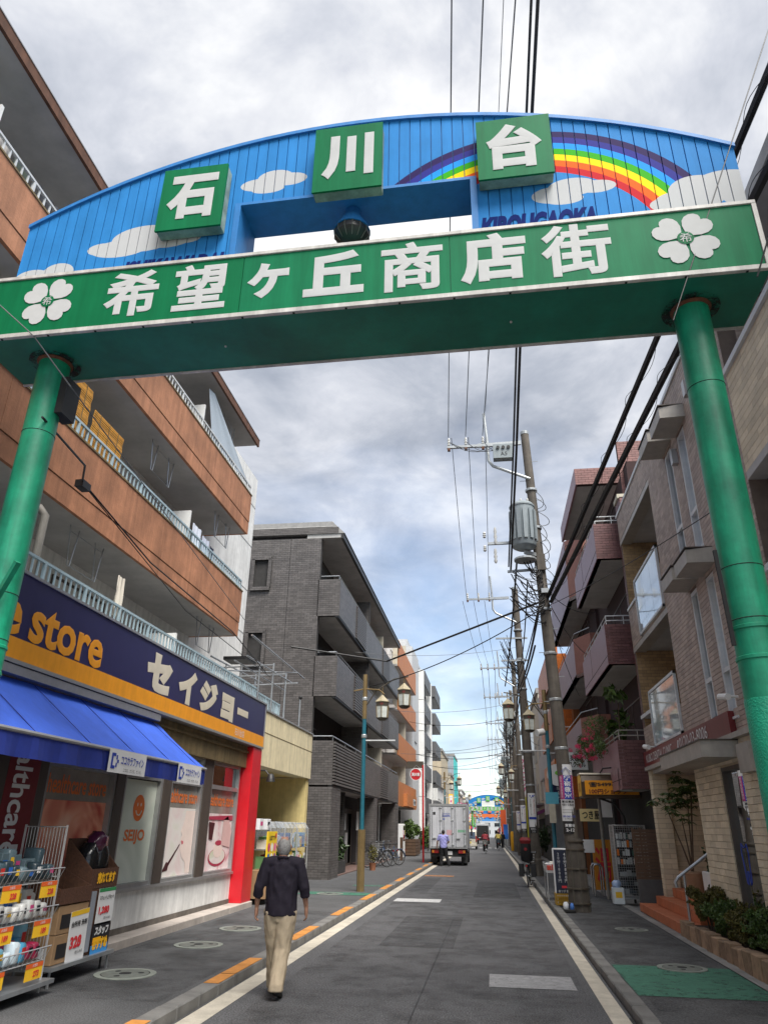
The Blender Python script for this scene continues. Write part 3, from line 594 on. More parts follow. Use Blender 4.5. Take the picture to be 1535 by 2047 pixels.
# awning
aw=MB(); nu,nv=8,64
for side in(0,1):
    o_=len(aw.v)
    for i in range(nv+1):
        y=2+9.85*i/nv
        for j in range(nu+1):
            u=j/nu; sag=.035*math.sin(math.pi*u)*(.6+.4*math.cos(i*2*math.pi/13))+.006*math.sin(i*.9+u*5); aw.v.append((-5.50+.90*u,y,3.29-.70*u-sag-.02*side))
    aw.f+=[(o_+i*(nu+1)+j,o_+(i+1)*(nu+1)+j,o_+(i+1)*(nu+1)+j+1,o_+i*(nu+1)+j+1) for i in range(nv) for j in range(nu)]
aw=aw.build('awning',m_awn,DS,smooth=True)
for i in range(9): y=2.6+i*1.12; MB().bar((-5.49,y,3.287),(-4.61,y,2.598),.012,.006).build('awning_seam',m_awnd,aw)
MB().box(-5.56,-5.36,2,11.6,3.30,3.40).build('awning_case',m_alu,aw); MB().tube([(-4.60,2,2.575),(-4.60,11.88,2.575)],.024,8).build('front_bar',m_alu,aw)
vb=MB(); k=90
for i in range(k):
    a=2+9.86*i/k; b=2+9.86*(i+1)/k; xa=-4.595+.02*math.sin(i*1.1)+.008*math.sin(i*2.7); xb=-4.595+.02*math.sin((i+1)*1.1)+.008*math.sin((i+1)*2.7)
    vb.quad((-4.6,a,2.56),(-4.6,b,2.56),(xb,b,2.33),(xa,a,2.33))
vb.build('valance',m_awnd,aw,smooth=True)
vb=MB().prism([(-5.45,11.86,3.22),(-4.6,11.86,2.56),(-4.6,11.86,2.33),(-4.72,11.86,2.50)],(0,.006,0)).build('side_flap',m_awnd,aw)
for y,w in((9.1,1.02),(11.15,.92)):
    p=rect(MB(),fL(-4.563,y,2.445),-w/2,w/2,-.13,.14).build('valance_logo_plate',m_print_w,aw)
    text('ココカラファイン',fL(-4.560,y+.12,2.47),m_print_b,p,w=w*.62,h=.11,bold=.02); text('ココロ、カラダ、ゲンキ。',fL(-4.560,y+.14,2.36),m_print_k,p,w=w*.5,h=.045)
    lg=MB(); M=fL(-4.560,y-w*.34,2.45); slab(lg,M,-.10,-.06,-.09,.09,0,.002); slab(lg,M,-.06,0.0,.055,.09,0,.002); slab(lg,M,-.06,0.0,-.09,-.055,0,.002); slab(lg,M,.02,.05,.02,.07,0,.002); slab(lg,M,.02,.05,-.07,-.02,0,.002); slab(lg,M,.05,.09,-.018,.018,0,.002); lg.build('valance_logo',m_print_b,p)['kind']='stuff'
# upper floors
Yb=16.1; YN=-3
MB().box(-7.0,-5.62,YN,Ye,3.42,3.50).build('terrace_slab',m_conc,DS)
rail('terrace_railing',m_railb,DS,-5.66,4,Ye,4.40,4.88)
for fl,(zp0,zp1,zr) in enumerate(((5.85,6.95,7.24),(8.46,9.52,9.80))):
    b=MB().box(-7.0,-5.86,YN,Yb,zp0+0.005,zp0+0.11).build('balcony_slab',m_soffit,DS)
    k=0
    for a,c in((YN,2.0),(2.0,6.9),(6.9,11.6),(11.6,Yb)): MB().box(-5.86,-5.79,a+.004,c-.004,zp0+.33,zp1).build('balcony_panel',m_orange,b); MB().box(-5.86,-5.80,a+.004,c-.004,zp0,zp0+.315).build('balcony_panel',m_orange,b)
    MB().box(-5.858,-5.81,YN,Yb-.01,zp0+.305,zp0+.34).build('panel_joint',m_dark,b)
    MB().box(-7.0,-5.862,Yb-.06,Yb,zp0,zp1).build('balcony_end',m_orange,b)
    MB().box(-5.875,-5.775,YN,Yb+.01,zp1,zp1+.03).build('coping',m_fascia,b)
    rail('balcony_railing',m_railw if fl else m_railb,b,-5.84,YN,Yb-.02,zp1+.03,zr)
    MB().box(-6.98,-5.90,12.85,12.90,zp1-.9,zp1+.75).build('partition_panel',m_whitep,b)
    MB().box(-6.98,-5.90,5.6,5.65,zp1-.9,zp1+.75).build('partition_panel',m_whitep,b)
MB().box(-6.98,-5.75,12.60,12.66,3.5,5.05).build('terrace_partition',m_whitep,DS)
MB().box(-7.05,-5.78,YN,Yb,11.02,11.14).build('roof_slab',m_soffit,DS); MB().box(-5.78,-5.73,YN,Yb+.03,10.98,11.17).build('roof_fascia',mat('rust_fascia',(.16,.07,.04),rough=.8,var=.3,streak=.4,dirt=.3),DS); MB().box(-7.05,-5.72,YN,Yb+.04,11.17,11.19).build('roof_flashing',m_alu,DS)
for z in (5.5,6.9,8.2,9.6,10.9): MB().box(-6.999,-6.992,Yb+.02,19.9,z,z+.012).build('wall_joint',mat('joint_grey',(.25,.25,.25),var=0),DS)
for fz in (3.52,5.98,8.58):
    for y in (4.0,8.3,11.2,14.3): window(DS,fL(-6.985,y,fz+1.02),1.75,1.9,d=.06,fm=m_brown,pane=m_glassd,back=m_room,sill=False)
# drainpipe, pole brackets under the soffits
m_pipe=mat('drainpipe',(.27,.25,.22),rough=.6,var=.15,dirt=.3)
MB().tube([(-6.2,8.0,5.62),(-5.95,8.0,5.62),(-5.82,8.02,5.60),(-5.74,8.05,5.5),(-5.74,8.05,4.5)],.055,10).build('drainpipe',m_pipe,DS,smooth=True)
for fz,ys in((5.80,(9.2,14.3)),(8.42,(7.2,11.2,14.6)),(10.98,(9.5,14.2))):
    for y in ys:
        mb=MB()
        for dy in (0,.75):
            mb.tube([(-6.1,y+dy,fz+.06),(-6.1,y+dy+.10,fz-.55),(-6.1,y+dy+.16,fz-.55),(-6.1,y+dy+.26,fz+.06)],.010,5)
        mb.tube([(-6.1,y+.12,fz-.545),(-6.1,y+.88,fz-.545)],.008,5); mb.tube([(-6.1,y+.0,fz-.03),(-6.1,y+1.0,fz-.03)],.006,5); mb.build('pole_hanger',m_steel,DS)['kind']='stuff'
# yellow annex with the open passage
MB().box(-5.9,-5.5,Ye+.03,23.0,3.08,4.38).build('annex_fascia',m_yelb,DS); MB().box(-9,-5.9,Ye+.03,23.0,3.2,4.30).build('annex_roof',m_conc,DS); MB().box(-9,-5.92,Ye+.03,22.98,3.10,3.2).build('annex_ceiling',m_yel,DS)
MB().box(-5.92,-5.47,Ye+.02,23.02,4.38,4.42).build('annex_coping',m_alu,DS); MB().box(-5.498,-5.494,Ye+.03,23,3.86,3.875).build('fascia_joint',m_fascia,DS)
MB().box(-8.2,-8.1,Ye,23.0,0.1,3.1).build('annex_back_wall',m_yel,DS); MB().box(-8.1,-5.72,Ye+.0,Ye+.05,.1,3.1).build('annex_side_wall',m_yel,DS); MB().box(-8.1,-5.55,22.72,22.98,.1,3.08).build('annex_end_wall',m_yel,DS)
MB().box(-8.1,-5.5,22.6,23.05,.1,.32).build('annex_plinth',m_conc,DS)
MB().box(-8.095,-8.06,19.6,20.4,.2,2.2).build('annex_door',m_yelb,DS)
rail('annex_railing',m_railb,DS,-5.75,Ye+.05,19.9,4.42,4.85)
sl=MB().tube([(-5.42,17.55,2.95),(-5.30,17.55,2.95),(-5.22,17.55,2.86)],.018,6).build('spotlight',m_print_k,DS); MB().lathe((-5.16,17.55,2.72),[(.03,.16),(.07,.13),(.10,.02),(.11,-.02)],14).build('spot_shade',m_print_k,sl,smooth=True)
# laundry frame on the annex roof
LF=thing('drying_frame','silver pipe frame for drying laundry on the yellow annex roof','drying frame',(-6.2,18.6,4.4))
for x in(-6.6,-5.7):
    for y in(17.7,18.9,20.2): MB().tube([(x,y,4.38),(x,y,5.55+.25*(y>18))],.024,7).build('upright',m_steel,LF)
for x in(-6.6,-5.7): MB().tube([(x,16.6,5.5),(x,20.8,5.62)],.022,7).build('long_pole',m_steel,LF); MB().tube([(x-.15,16.2,5.3),(x-.15,20.6,5.36)],.02,7).build('long_pole',m_steel,LF)
for y in(17.7,18.9,20.2): MB().tube([(-6.9,y,5.44),(-5.35,y,5.50)],.02,7).build('cross_pole',m_steel,LF)
MB().tube([(-5.55,16.4,5.95),(-5.35,20.9,5.75)],.025,7).build('long_pole',m_steel,LF); MB().tube([(-6.8,17.0,5.25),(-5.3,20.0,5.75)],.018,7).build('brace',m_steel,LF); MB().tube([(-5.5,21.2,4.4),(-5.5,21.2,5.2)],.02,7).build('upright',m_steel,LF); MB().ball((-5.5,21.2,5.25),.06).build('finial',m_print_k,LF)
MB().box(-6.4,-5.75,16.9,17.5,5.48,5.56).build('shelf_board',m_print_k,LF)
# bamboo blinds and washing on the balconies
m_bamb=mat('bamboo',(.50,.24,.035),rough=.7,var=.25,scale=10,island=.25)
def blind(y0,y1,z0,z1,label):
    t=thing('bamboo_blind',label,'blind',(-5.95,(y0+y1)/2,z0),group='bamboo blinds behind the third floor railing'); n=int((z1-z0)/.032); mb=MB()
    for i in range(n): mb.box(-5.957+.006*math.sin(i*.9),-5.945+.006*math.sin(i*.9),y0,y1,z0+i*.032,z0+i*.032+.027)
    mb.build('slats',m_bamb,t)['kind']='stuff'
    for f in(.2,.5,.8): MB().box(-5.942,-5.936,y0+(y1-y0)*f-.006,y0+(y1-y0)*f+.006,z0,z1).build('cord',m_fascia,t)
blind(7.9,8.85,6.9,8.0,'amber bamboo blind on the third floor balcony, nearer the green column'); blind(8.98,9.95,6.75,7.75,'amber bamboo blind on the third floor balcony, right one of two')
def cloth(pts,name,m,label,nx=10,nz=8,amp=.03,group=None):
    a,b,c,d=[Vector(p) for p in pts]; mb=MB(); V_=[]
    for j in range(nz+1):
        for i in range(nx+1):
            u,v=i/nx,j/nz; p=a.lerp(b,u).lerp(d.lerp(c,u),v); V_.append(p+Vector((amp*math.sin(u*17+v*2)*(.3+v),0,amp*.3*math.sin(u*9))))
    mb.add(V_,[(j*(nx+1)+i,j*(nx+1)+i+1,(j+1)*(nx+1)+i+1,(j+1)*(nx+1)+i) for j in range(nz) for i in range(nx)])
    return tag(mb.build(name,m,smooth=True),label,'laundry',group)
cloth([(-5.95,13.15,7.55),(-5.95,13.65,7.55),(-5.95,13.68,6.7),(-5.95,13.12,6.7)],'hanging_shirt',paint('#dde3f0',rough=.9),'white shirt drying on the third floor balcony')
cloth([(-5.97,13.75,7.5),(-5.97,14.2,7.5),(-5.97,14.2,6.8),(-5.97,13.75,6.8)],'hanging_shirt',paint('#c9cfe0',rough=.9),'pale bluish shirt drying beside the white shirt')
cloth([(-5.98,14.25,7.45),(-5.98,14.5,7.45),(-5.98,14.5,6.8),(-5.98,14.25,6.8)],'hanging_trousers',paint('#22263a',rough=.9),'dark trousers drying at the end of the third floor washing')
cloth([(-5.9,12.95,10.75),(-5.85,13.2,10.75),(-5.83,15.9,9.75),(-5.85,13.3,9.6)],'shade_sheet',mat('mesh_sheet',(.40,.46,.52),rough=.8,var=.1,scale=30),'pale blue mesh sheet stretched over the fourth floor railing',amp=.012)
for i,(y,h,c,l) in enumerate(((5.2,.7,'#b9b2ac','grey towel'),(5.6,.75,'#a8a4a0','darker grey towel'),(6.05,.8,'#3f4a42','dark green shirt'),(6.6,.42,'#2a2c33','black striped cloth'),(7.0,.4,'#4a4d55','grey striped cloth'))):
    cloth([(-5.92,y,9.9+.02*i),(-5.92,y+.36,9.9+.02*i),(-5.92,y+.36,9.9-h),(-5.92,y,9.9-h)],'hanging_cloth',paint(c,rough=.9),l+' drying on the fourth floor balcony above the arch')
cloth([(-5.7,10.1,5.35),(-5.7,10.35,5.35),(-5.7,10.4,4.7),(-5.7,10.05,4.7)],'hanging_cloth',paint('#cfc8bb',rough=.9),'small cream cloth hanging on the terrace rail above the navy sign')
# ================================================================ grey tiled apartment house (left, middle)
m_gtile=mat('grey_tile',(0.112,0.102,0.098),rough=0.5,var=0.15,scale=1.2,island=0.20,streak=0.15); m_gjoint=mat('tile_joint_dark',(0.035,0.033,0.032),rough=0.9,var=0.2)
m_rooft=mat('roof_tile',(0.27,0.265,0.26),rough=0.7,var=0.15,island=.12); m_blackm=mat('black_trim',(.02,.02,.021),rough=.5,var=.1)
m_cream=mat('cream_wall',(.50,.46,.37),rough=.8,var=.08,streak=.2,dirt=.1)
GA=thing('grey_apartment_house','four-storey apartment house clad in dark grey tiles, beyond the drugstore','building',(-6,26.3,0.1))
XB,Y0,Y1=-5.5,26.35,45.8
core=MB(); core.box(-15,-6.9,Y0+.05,Y1,0,12.5); core.build('core_wall',m_gjoint,GA)
sw=MB().box(-15,-6.35,Y0+.012,Y0+.25,0,12.45).build('side_wall',m_gjoint,GA)
wins=[(-8.75,11.0),(-8.75,8.0),(-8.75,5.0)]
holes=[(x+15-.28,x+15+.28,z-.55,z+.55) for x,z in wins]
tiles(MB(),fF(-15,Y0+.012,0),8.65,12.45,.235,.082,holes=holes).build('tile_cladding',m_gtile,sw)['kind']='stuff'
MB().box(-9.99,-9.97,Y0-.003,Y0+.01,0,12.45).build('movement_joint',m_dark,sw); MB().box(-7.62,-7.605,Y0-.003,Y0+.01,0,12.45).build('movement_joint',m_dark,sw)
for x,z in wins:
    window(sw,fF(x,Y0+.03,z),.56,1.1,d=.12,fm=m_alu,pane=m_glass,back=paint('#b9c4c0'),mull=0)
    fr=MB(); 
    for a,b,c,d in((-.40,.40,.56,.70),(-.40,.40,-.72,-.58),(.28,.42,-.6,.6),(-.42,-.28,-.6,.6)): tiles(fr,fF(x,Y0-.10,z),b-a,d-c,.20,.078,x0=a,y0=c)
    mb=MB()
    for a,b,c,d in((-.40,.40,.56,.70),(-.40,.40,-.72,-.58),(.28,.42,-.57,.55),(-.42,-.28,-.57,.55)): mb.box(x+a,x+b,Y0-.10,Y0+.01,z+c,z+d)
    o=mb.build('window_surround',m_gjoint,sw); o['kind']='stuff'; fr.build('surround_tiles',m_gtile,o)['kind']='stuff'
def tband(parent,y0,y1,z0,z1,x=XB,louv=False,wall=True):
    if wall: b=MB().box(x-.16,x-.012,y0,y1,z0,z1).build('parapet',m_gjoint,parent)
    else: b=parent
    if louv:
        n=int((z1-z0)/.105)
        for i in range(n): MB().box(x-.02,x+.055,y0+.02,y1-.02,z0+.03+i*.105,z0+.095+i*.105).build('louvre',m_gtile,b)
    else: tiles(MB(),fL(x-.012,y0,z0),y1-y0,z1-z0,.235,.082).build('tile_cladding',m_gtile,b)['kind']='stuff'
    return b
bays=[(Y0,30.0,0),(30.0,32.6,1),(32.6,38.2,0),(38.2,41.0,1),(41.0,Y1,0)]
for fi,(z0,z1) in enumerate(((3.08,4.58),(6.15,7.65),(9.2,10.68))):
    sl=MB().box(-6.9,XB-.165,Y0+.2,Y1,z0,z0+.16).build('balcony_slab',m_soffit,GA); MB().box(XB-.165,XB-.02,Y0+.02,Y1,z0-.06,z0+.0).build('slab_edge',m_blackm,sl)
    for a,b,l in bays:
        l2=l if fi else (1 if b<36 else l)
        tband(sl,a+.004,b-.004,z0,z1,louv=bool(l2))
    eb=MB().box(-6.4,XB-.012,Y0+.012,Y0+.16,z0,z1).build('balcony_end',m_gjoint,sl); tiles(MB(),fF(-6.4,Y0+.012,z0),.888,z1-z0,.235,.082).build('tile_cladding',m_gtile,eb)['kind']='stuff'
    r_=MB().tube([(-6.3,Y0+.1,z1+.16),(XB-.1,Y0+.1,z1+.16),(XB-.08,Y0+.13,z1+.16),(XB-.08,Y1-.1,z1+.16)],.022,6)
    for k in range(9): y=Y0+.15+k*(Y1-Y0-.3)/8; r_.tube([(XB-.08,y,z1-.02),(XB-.08,y,z1+.16)],.014,5)
    r_.build('handrail',m_steel,sl)
    for yy in (34.6,):
        f=MB().box(-6.9,XB-.17,yy,yy+.22,z0+.16,z0+3.0).build('fin_wall',m_gjoint,sl); tiles(MB(),fF(-6.9,yy,z0+.16),1.2,2.84,.235,.082,d=.01).build('tile_cladding',m_gtile,f)['kind']='stuff'
    MB().box(-6.85,XB-.25,40.2,40.26,z0+.16,z0+2.6).build('partition',m_cream,sl)
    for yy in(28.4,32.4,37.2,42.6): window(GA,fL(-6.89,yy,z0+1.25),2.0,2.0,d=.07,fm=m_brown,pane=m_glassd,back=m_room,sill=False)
    for yy in (30.5,39.0): MB().box(-6.7,-6.35,yy,yy+.8,z0+.17,z0+.75).build('air_conditioner',m_whitep,GA)
# eaves and mansard edge
MB().box(-6.95,XB-.05,Y0+.0,Y1+.05,12.45,12.62).build('eaves_soffit',m_soffit,GA); MB().box(XB-.05,XB+.06,Y0-.03,Y1+.05,12.40,12.62).build('eaves_fascia',m_blackm,GA)
rf=MB().prism([(XB+.10,Y0-.04,12.62),(-15,Y0-.04,12.62),(-15,Y0-.04,13.15),(-5.95,Y0-.04,13.15)],(0,Y1-Y0+.1,0)).build('roof',m_rooft,GA)
tiles(MB(),fF(-15,Y0-.042,12.62),9.35,.28,.235,.075).build('roof_edge_tiles',m_gtile,rf)['kind']='stuff'
mb=MB(); MM=frame((-15,Y0-.046,12.90),(1,0,0),(0,.35,.6)); tiles(mb,MM,9.1,.34,.20,.085,d=.02).build('roof_tiles',m_rooft,rf)['kind']='stuff'
# ground floor: tiled piers, dark entrance hall
def pier(y0,y1,x0=-6.35,x1=XB):
    p=MB().box(x0,x1-.012,y0+.012,y1,0.0,3.02).build('pier',m_gjoint,GA); tiles(MB(),fF(x0,y0+.012,0),x1-x0-.012,3.02,.235,.082).build('tile_cladding',m_gtile,p)['kind']='stuff'; tiles(MB(),fL(x1-.012,y0+.012,0),y1-y0,3.02,.235,.082).build('tile_cladding',m_gtile,p)['kind']='stuff'
pier(Y0,27.9); pier(36.4,37.2); pier(44.6,Y1)
MB().box(-8.9,-8.8,Y0,Y1,0,3.1).build('hall_wall',mat('hall_dark',(.07,.062,.056),rough=.7,var=.2),GA); MB().box(-8.8,XB-.1,Y0+.2,Y1,.10,.135).build('hall_floor',mat('hall_tiles',(.16,.10,.085),rough=.6,var=.15),GA)
pw=MB().box(-8.8,-6.0,31.3,31.5,0.1,3.05).build('hall_fin',m_gjoint,GA); tiles(MB(),fF(-8.8,31.3,.13),2.8,2.9,.235,.082).build('tile_cladding',m_gtile,pw)['kind']='stuff'
dr=MB().box(-6.62,-6.55,33.6,36.2,.13,2.5).build('entrance_door',m_brown,GA)
for y in (33.75,34.95): rect(MB(),fL(-6.54,0,0),y,y+1.0,.25,2.3).build('door_pane',m_glassd,dr)
MB().box(-6.56,-6.50,34.72,34.90,.9,1.5).build('notice',m_print_w,dr)
MB().box(-6.3,-6.2,36.0,36.1,1.6,2.4).build('downlight_pipe',m_whitep,GA)
pb=MB().box(-6.3,-5.7,28.0,30.4,.1,.55).build('planter_box',m_gjoint,GA); tiles(MB(),fF(-6.3,28.0,.1),.6,.45,.235,.082).build('tile_cladding',m_gtile,pb)['kind']='stuff'
# ================================================================ house with brown-orange balconies
m_obrown=mat('terracotta_panel',(.46,.165,.05),rough=.6,var=.12,scale=8,streak=.15,bump=.1)
OB=thing('terracotta_balcony_house','white house with brown-orange balcony panels, next to the grey apartment house','building',(-6,46,0.1))
MB().box(-14,-6.7,45.85,57.6,-.2,13.9).build('wall',m_white,OB)
for z0,z1,m in((11.3,12.95,m_obrown),(8.55,9.95,m_obrown),(5.85,7.15,m_obrown),(2.95,4.35,m_obrown)):
    s=MB().box(-6.7,-5.62,45.9,57.3,z0,z0+.12).build('balcony_slab',m_soffit,OB)
    for k in range(4): a=45.9+k*2.85; MB().box(-5.62,-5.54,a+.02,a+2.83,z0,z1).build('balcony_panel',m,s)
    MB().box(-6.7,-5.62,57.22,57.3,z0,z1).build('balcony_end',m,s)
    for yy in (48.8,54.0): MB().box(-6.65,-6.2,yy,yy+.8,z0+.13,z0+.75).build('air_conditioner',m_whitep,s)
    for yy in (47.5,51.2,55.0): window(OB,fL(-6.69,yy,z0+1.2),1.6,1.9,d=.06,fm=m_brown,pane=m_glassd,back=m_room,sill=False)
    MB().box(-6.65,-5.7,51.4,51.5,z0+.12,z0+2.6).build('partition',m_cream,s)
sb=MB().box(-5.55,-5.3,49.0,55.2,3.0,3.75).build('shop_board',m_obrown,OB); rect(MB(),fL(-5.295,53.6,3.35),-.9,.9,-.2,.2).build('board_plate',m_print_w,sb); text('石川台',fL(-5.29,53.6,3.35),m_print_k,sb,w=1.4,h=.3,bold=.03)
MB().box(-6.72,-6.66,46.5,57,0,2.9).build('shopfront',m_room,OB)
# ================================================================ tall white house with charcoal balconies
m_char=mat('charcoal_panel',(.10,.10,.105),rough=.6,var=.1,streak=.12); m_paleg=mat('pale_grey_wall',(.50,.51,.52),rough=.8,var=.08,streak=.22)
CB=thing('charcoal_balcony_house','tall pale house with stacked charcoal balconies and white posts','building',(-6.2,66,gz(66)))
MB().box(-14,-6.3,58,82,-1,16.0).build('wall',m_paleg,CB); MB().box(-6.3,-5.9,58,63.5,-.8,15.4).build('stair_bay',m_paleg,CB)
for fi,z0 in enumerate((13.5,10.85,8.2,5.55,2.9)):
    for j,(a,b,x0,x1) in enumerate(((64.6,71.0,-6.3,-5.42),(72.2,79.5,-6.3,-5.05))):
        s=MB().box(x0,x1-.08,a,b,z0,z0+.14).build('balcony_slab',m_paleg,CB)
        MB().box(x1-.08,x1,a,b,z0,z0+1.22).build('balcony_panel',m_char,s); MB().box(x0,x1-.08,a,a+.08,z0,z0+1.22).build('balcony_side',m_char,s)
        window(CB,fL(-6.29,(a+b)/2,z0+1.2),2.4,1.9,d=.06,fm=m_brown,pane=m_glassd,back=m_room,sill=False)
    MB().box(-5.9,-5.4,71.2,72.0,z0-1.4,z0+1.25).build('post',m_whitep,CB); MB().box(-6.2,-5.5,64.0,64.5,z0-1.4,z0+1.2).build('post',m_whitep,CB)
    if fi in(2,3): window(CB,fL(-5.9,60.6,z0+.6),1.6,1.4,d=.08,fm=m_brown,pane=m_glassd,back=m_room)
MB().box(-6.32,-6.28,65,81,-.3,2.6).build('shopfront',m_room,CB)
# ================================================================ houses further down the left side
m_beige=mat('beige_render',(.50,.42,.30),rough=.8,var=.1,streak=.25); m_turq=mat('turquoise_cover',(.03,.50,.47),rough=.6,var=.1); m_gblue=mat('blue_grey_wall',(.30,.34,.38),rough=.8,var=.1,streak=.2)
m_pink=mat('pinkish_wall',(.48,.36,.32),rough=.8,var=.1,streak=.2)
AWN=['#b8342c','#2f7a3c','#2b55a0','#d8a62a','#e07f2a','#7a3a6a','#3aa0a8','#d9d4c8']
def far_house(x,y0,y1,h,m,side,label,awn,roof=None,floors=None):
    """side -1 left / +1 right; facade plane at |x|"""
    zb=gz((y0+y1)/2); t=thing('street_house',label,'building',(x,(y0+y1)/2,zb)); s=side; fr=fL if s<0 else fR
    X=lambda d:x-s*d            # d metres out from the facade towards the street
    MB().box(x,x+s*8,y0+.05,y1-.05,zb-1,zb+h).build('wall',m,t)
    if roof=='gable':
        MB().prism([(x-s*.25,y0,zb+h),(x+s*8,y0,zb+h),(x+s*4,y0,zb+h+2.0)],(0,y1-y0,0)).build('roof',m_rooft,t)
    else: MB().box(X(.12),x+s*8.1,y0,y1,zb+h,zb+h+.35).build('roof_parapet',m_conc,t)
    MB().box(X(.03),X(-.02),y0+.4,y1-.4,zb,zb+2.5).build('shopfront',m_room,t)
    a=paint(awn,rough=.8); MB().prism([(X(.0),y0+.3,zb+3.1),(X(.0),y0+.3,zb+2.9),(X(1.0),y0+.3,zb+2.45),(X(1.0),y0+.3,zb+2.6)],(0,y1-y0-.6,0)).build('awning',a,t)
    n=floors if floors is not None else int((h-3)/2.7); wn=max(1,int((y1-y0)/3.2))
    for f in range(n):
        for i in range(wn):
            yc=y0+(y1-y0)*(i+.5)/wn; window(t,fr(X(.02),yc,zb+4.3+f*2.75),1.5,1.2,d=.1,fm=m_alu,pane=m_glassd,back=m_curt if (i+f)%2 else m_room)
        if f%2==0: MB().box(X(.5),X(.02),y0+.5,y1-.5,zb+3.3+f*2.75,zb+3.42+f*2.75).build('ledge',m_conc,t)
    return t
far_house(-5.7,83,93,6.2,m_white,-1,'white gabled two-storey house past the charcoal balconies','#b8b0a0','gable',1)
far_house(-5.9,93.5,108,10.8,m_beige,-1,'beige block behind the white gabled house on the left','#c84a32')
far_house(-5.6,108.5,118,9.0,m_cream,-1,'cream house just before the second gateway on the left','#2f7a3c')
t=far_house(-5.6,119,131,12.6,m_gblue,-1,'house wrapped in turquoise sheeting on the left','#2b55a0'); MB().box(-5.66,-5.5,119.2,130.8,gz(125)+5.5,gz(125)+12.4).build('turquoise_sheet',m_turq,t)
far_house(-5.4,132,146,7.5,m_pink,-1,'pinkish low shop beside the second gateway on the left','#b8342c'); far_house(-5.5,147,165,8.8,m_white,-1,'white shop row past the second gateway on the left','#d8a62a')
far_house(-5.4,166,190,7.6,m_beige,-1,'beige shop row far down the left side','#2b55a0'); far_house(-5.5,191,220,9.4,m_gblue,-1,'blue-grey block near the end of the left side','#e07f2a'); far_house(-5.4,221,262,8.2,m_cream,-1,'cream block at the far end of the left side','#7a3a6a')
# ================================================================ dental clinic (right, near)
m_btile=mat('brown_tile',(0.39,0.31,0.265),rough=0.6,var=0.15,scale=1.4,island=.18,streak=.12); m_bjoint=mat('brown_joint',(.15,.115,.095),rough=.9,var=.15)
m_ytile=mat('tan_tile',(.42,.28,.14),rough=.6,var=.15,island=.16); m_stone=mat('cream_split_stone',(.68,.585,.43),rough=.8,var=.12,scale=3,island=.13,bump=.5,bscale=30); m_stonej=mat('cream_joint',(.42,.34,.23),rough=.9,var=.1)
m_cgrey=mat('clinic_trim',(.42,.39,.35),rough=.5,metal=.2,var=.1,dirt=.15,streak=.1); m_maroon=mat('clinic_sign_red',(.155,.014,.016),rough=.3,var=.08,streak=.12); m_terra=mat('terracotta_step',(.50,.155,.065),rough=.6,var=.14,scale=4,dirt=.15,objrand=.08)
m_mirror=glass_mat('reflective_glass',(.22,.27,.30),0.9,.01); m_frost=mat('frosted_glass',(.36,.44,.48),rough=.06,var=.12,scale=1.5,spec=.8,coat=.8)
XC=3.75
CL=thing('dental_clinic','brown tiled clinic with red sign, slit windows and orange entrance steps','building',(4.0,14,0.06))
YN_,YF=3.0,18.8
MB().box(5.2,13,YN_,YF-.02,0,9.6).build('core_wall',m_bjoint,CL)
def wallpiece(y0,y1,z0,z1,mt,mj,tw=.20,th=.078,holes=(),x=XC,d=.012,name='wall'):
    b=MB(); ys=sorted({y0,y1,*[h for q in holes for h in q[:2]]}); 
    for a,c in zip(ys[:-1],ys[1:]):
        zs=[(z0,z1)]
        for h in holes:
            if h[0]<=a+1e-6 and h[1]>=c-1e-6:
                zs=[r for p,q in zs for r in((p,min(q,h[2])),(max(p,h[3]),q)) if r[1]-r[0]>1e-3]
        for p,q in zs: b.box(x+d,x+.25,a,c,p,q)
    o=b.build(name,mj,CL); o['kind']='stuff'
    tiles(MB(),frame((x+d,y1,z0),(0,-1,0),(0,0,1)),y1-y0,z1-z0,tw,th,d=d,holes=[(y1-h[1],y1-h[0],h[2]-z0,h[3]-z0) for h in holes]).build('tile_cladding',mt,o)['kind']='stuff'
    return o
# openings measured along the facade
slits=[(12.95,13.45,6.28,8.65),(11.95,12.45,6.20,8.55),(12.75,13.2,3.38,5.72),(11.75,12.2,3.38,5.68)]
wallpiece(9.6,14.95,3.50,9.62,m_btile,m_bjoint,holes=slits)
for a,b,c,d in slits:
    w=window(CL,fR(XC+.02,(a+b)/2,(c+d)/2),b-a,d-c,d=.10,fm=m_railw,pane=m_mirror,back=m_room,mull=0,trans=-(d-c)*.18,fw=.07)
# balcony bay (far half): parapets, dark recesses
for z0,z1 in((8.95,9.62),(6.02,6.98),(3.5,4.05)): wallpiece(14.95,YF,z0,z1,m_btile,m_bjoint)
MB().box(XC-.03,XC+.28,9.4,YF+.02,9.62,9.70).build('parapet_coping',m_railw,CL)
for z in(8.80,5.88): MB().box(XC+.0,XC+.27,14.95,YF,z,z+.13).build('soffit_edge',m_cgrey,CL); MB().box(XC+.27,5.2,14.95,YF,z+.04,z+.13).build('balcony_soffit',m_soffit,CL)
for z0,z1 in((6.98,8.80),(4.05,5.88)):
    e=MB().box(XC+.02,5.2,YF-.14,YF-.02,z0-.9,z1+.1).build('end_wall',m_bjoint,CL); tiles(MB(),frame((XC+.02,YF-.14,z0-.9),(1,0,0),(0,0,1)),1.4,z1-z0+1.0,.2,.078).build('tile_cladding',m_ytile,e)['kind']='stuff'
    MB().box(XC+.3,5.2,14.92,15.0,z0-.9,z1+.1).build('side_wall',m_bjoint,CL)
    window(CL,frame((5.18,16.9,z0+.6),(0,-1,0),(0,0,1)),2.4,2.2,d=.06,fm=m_brown,pane=m_glassd,back=m_room,sill=False)
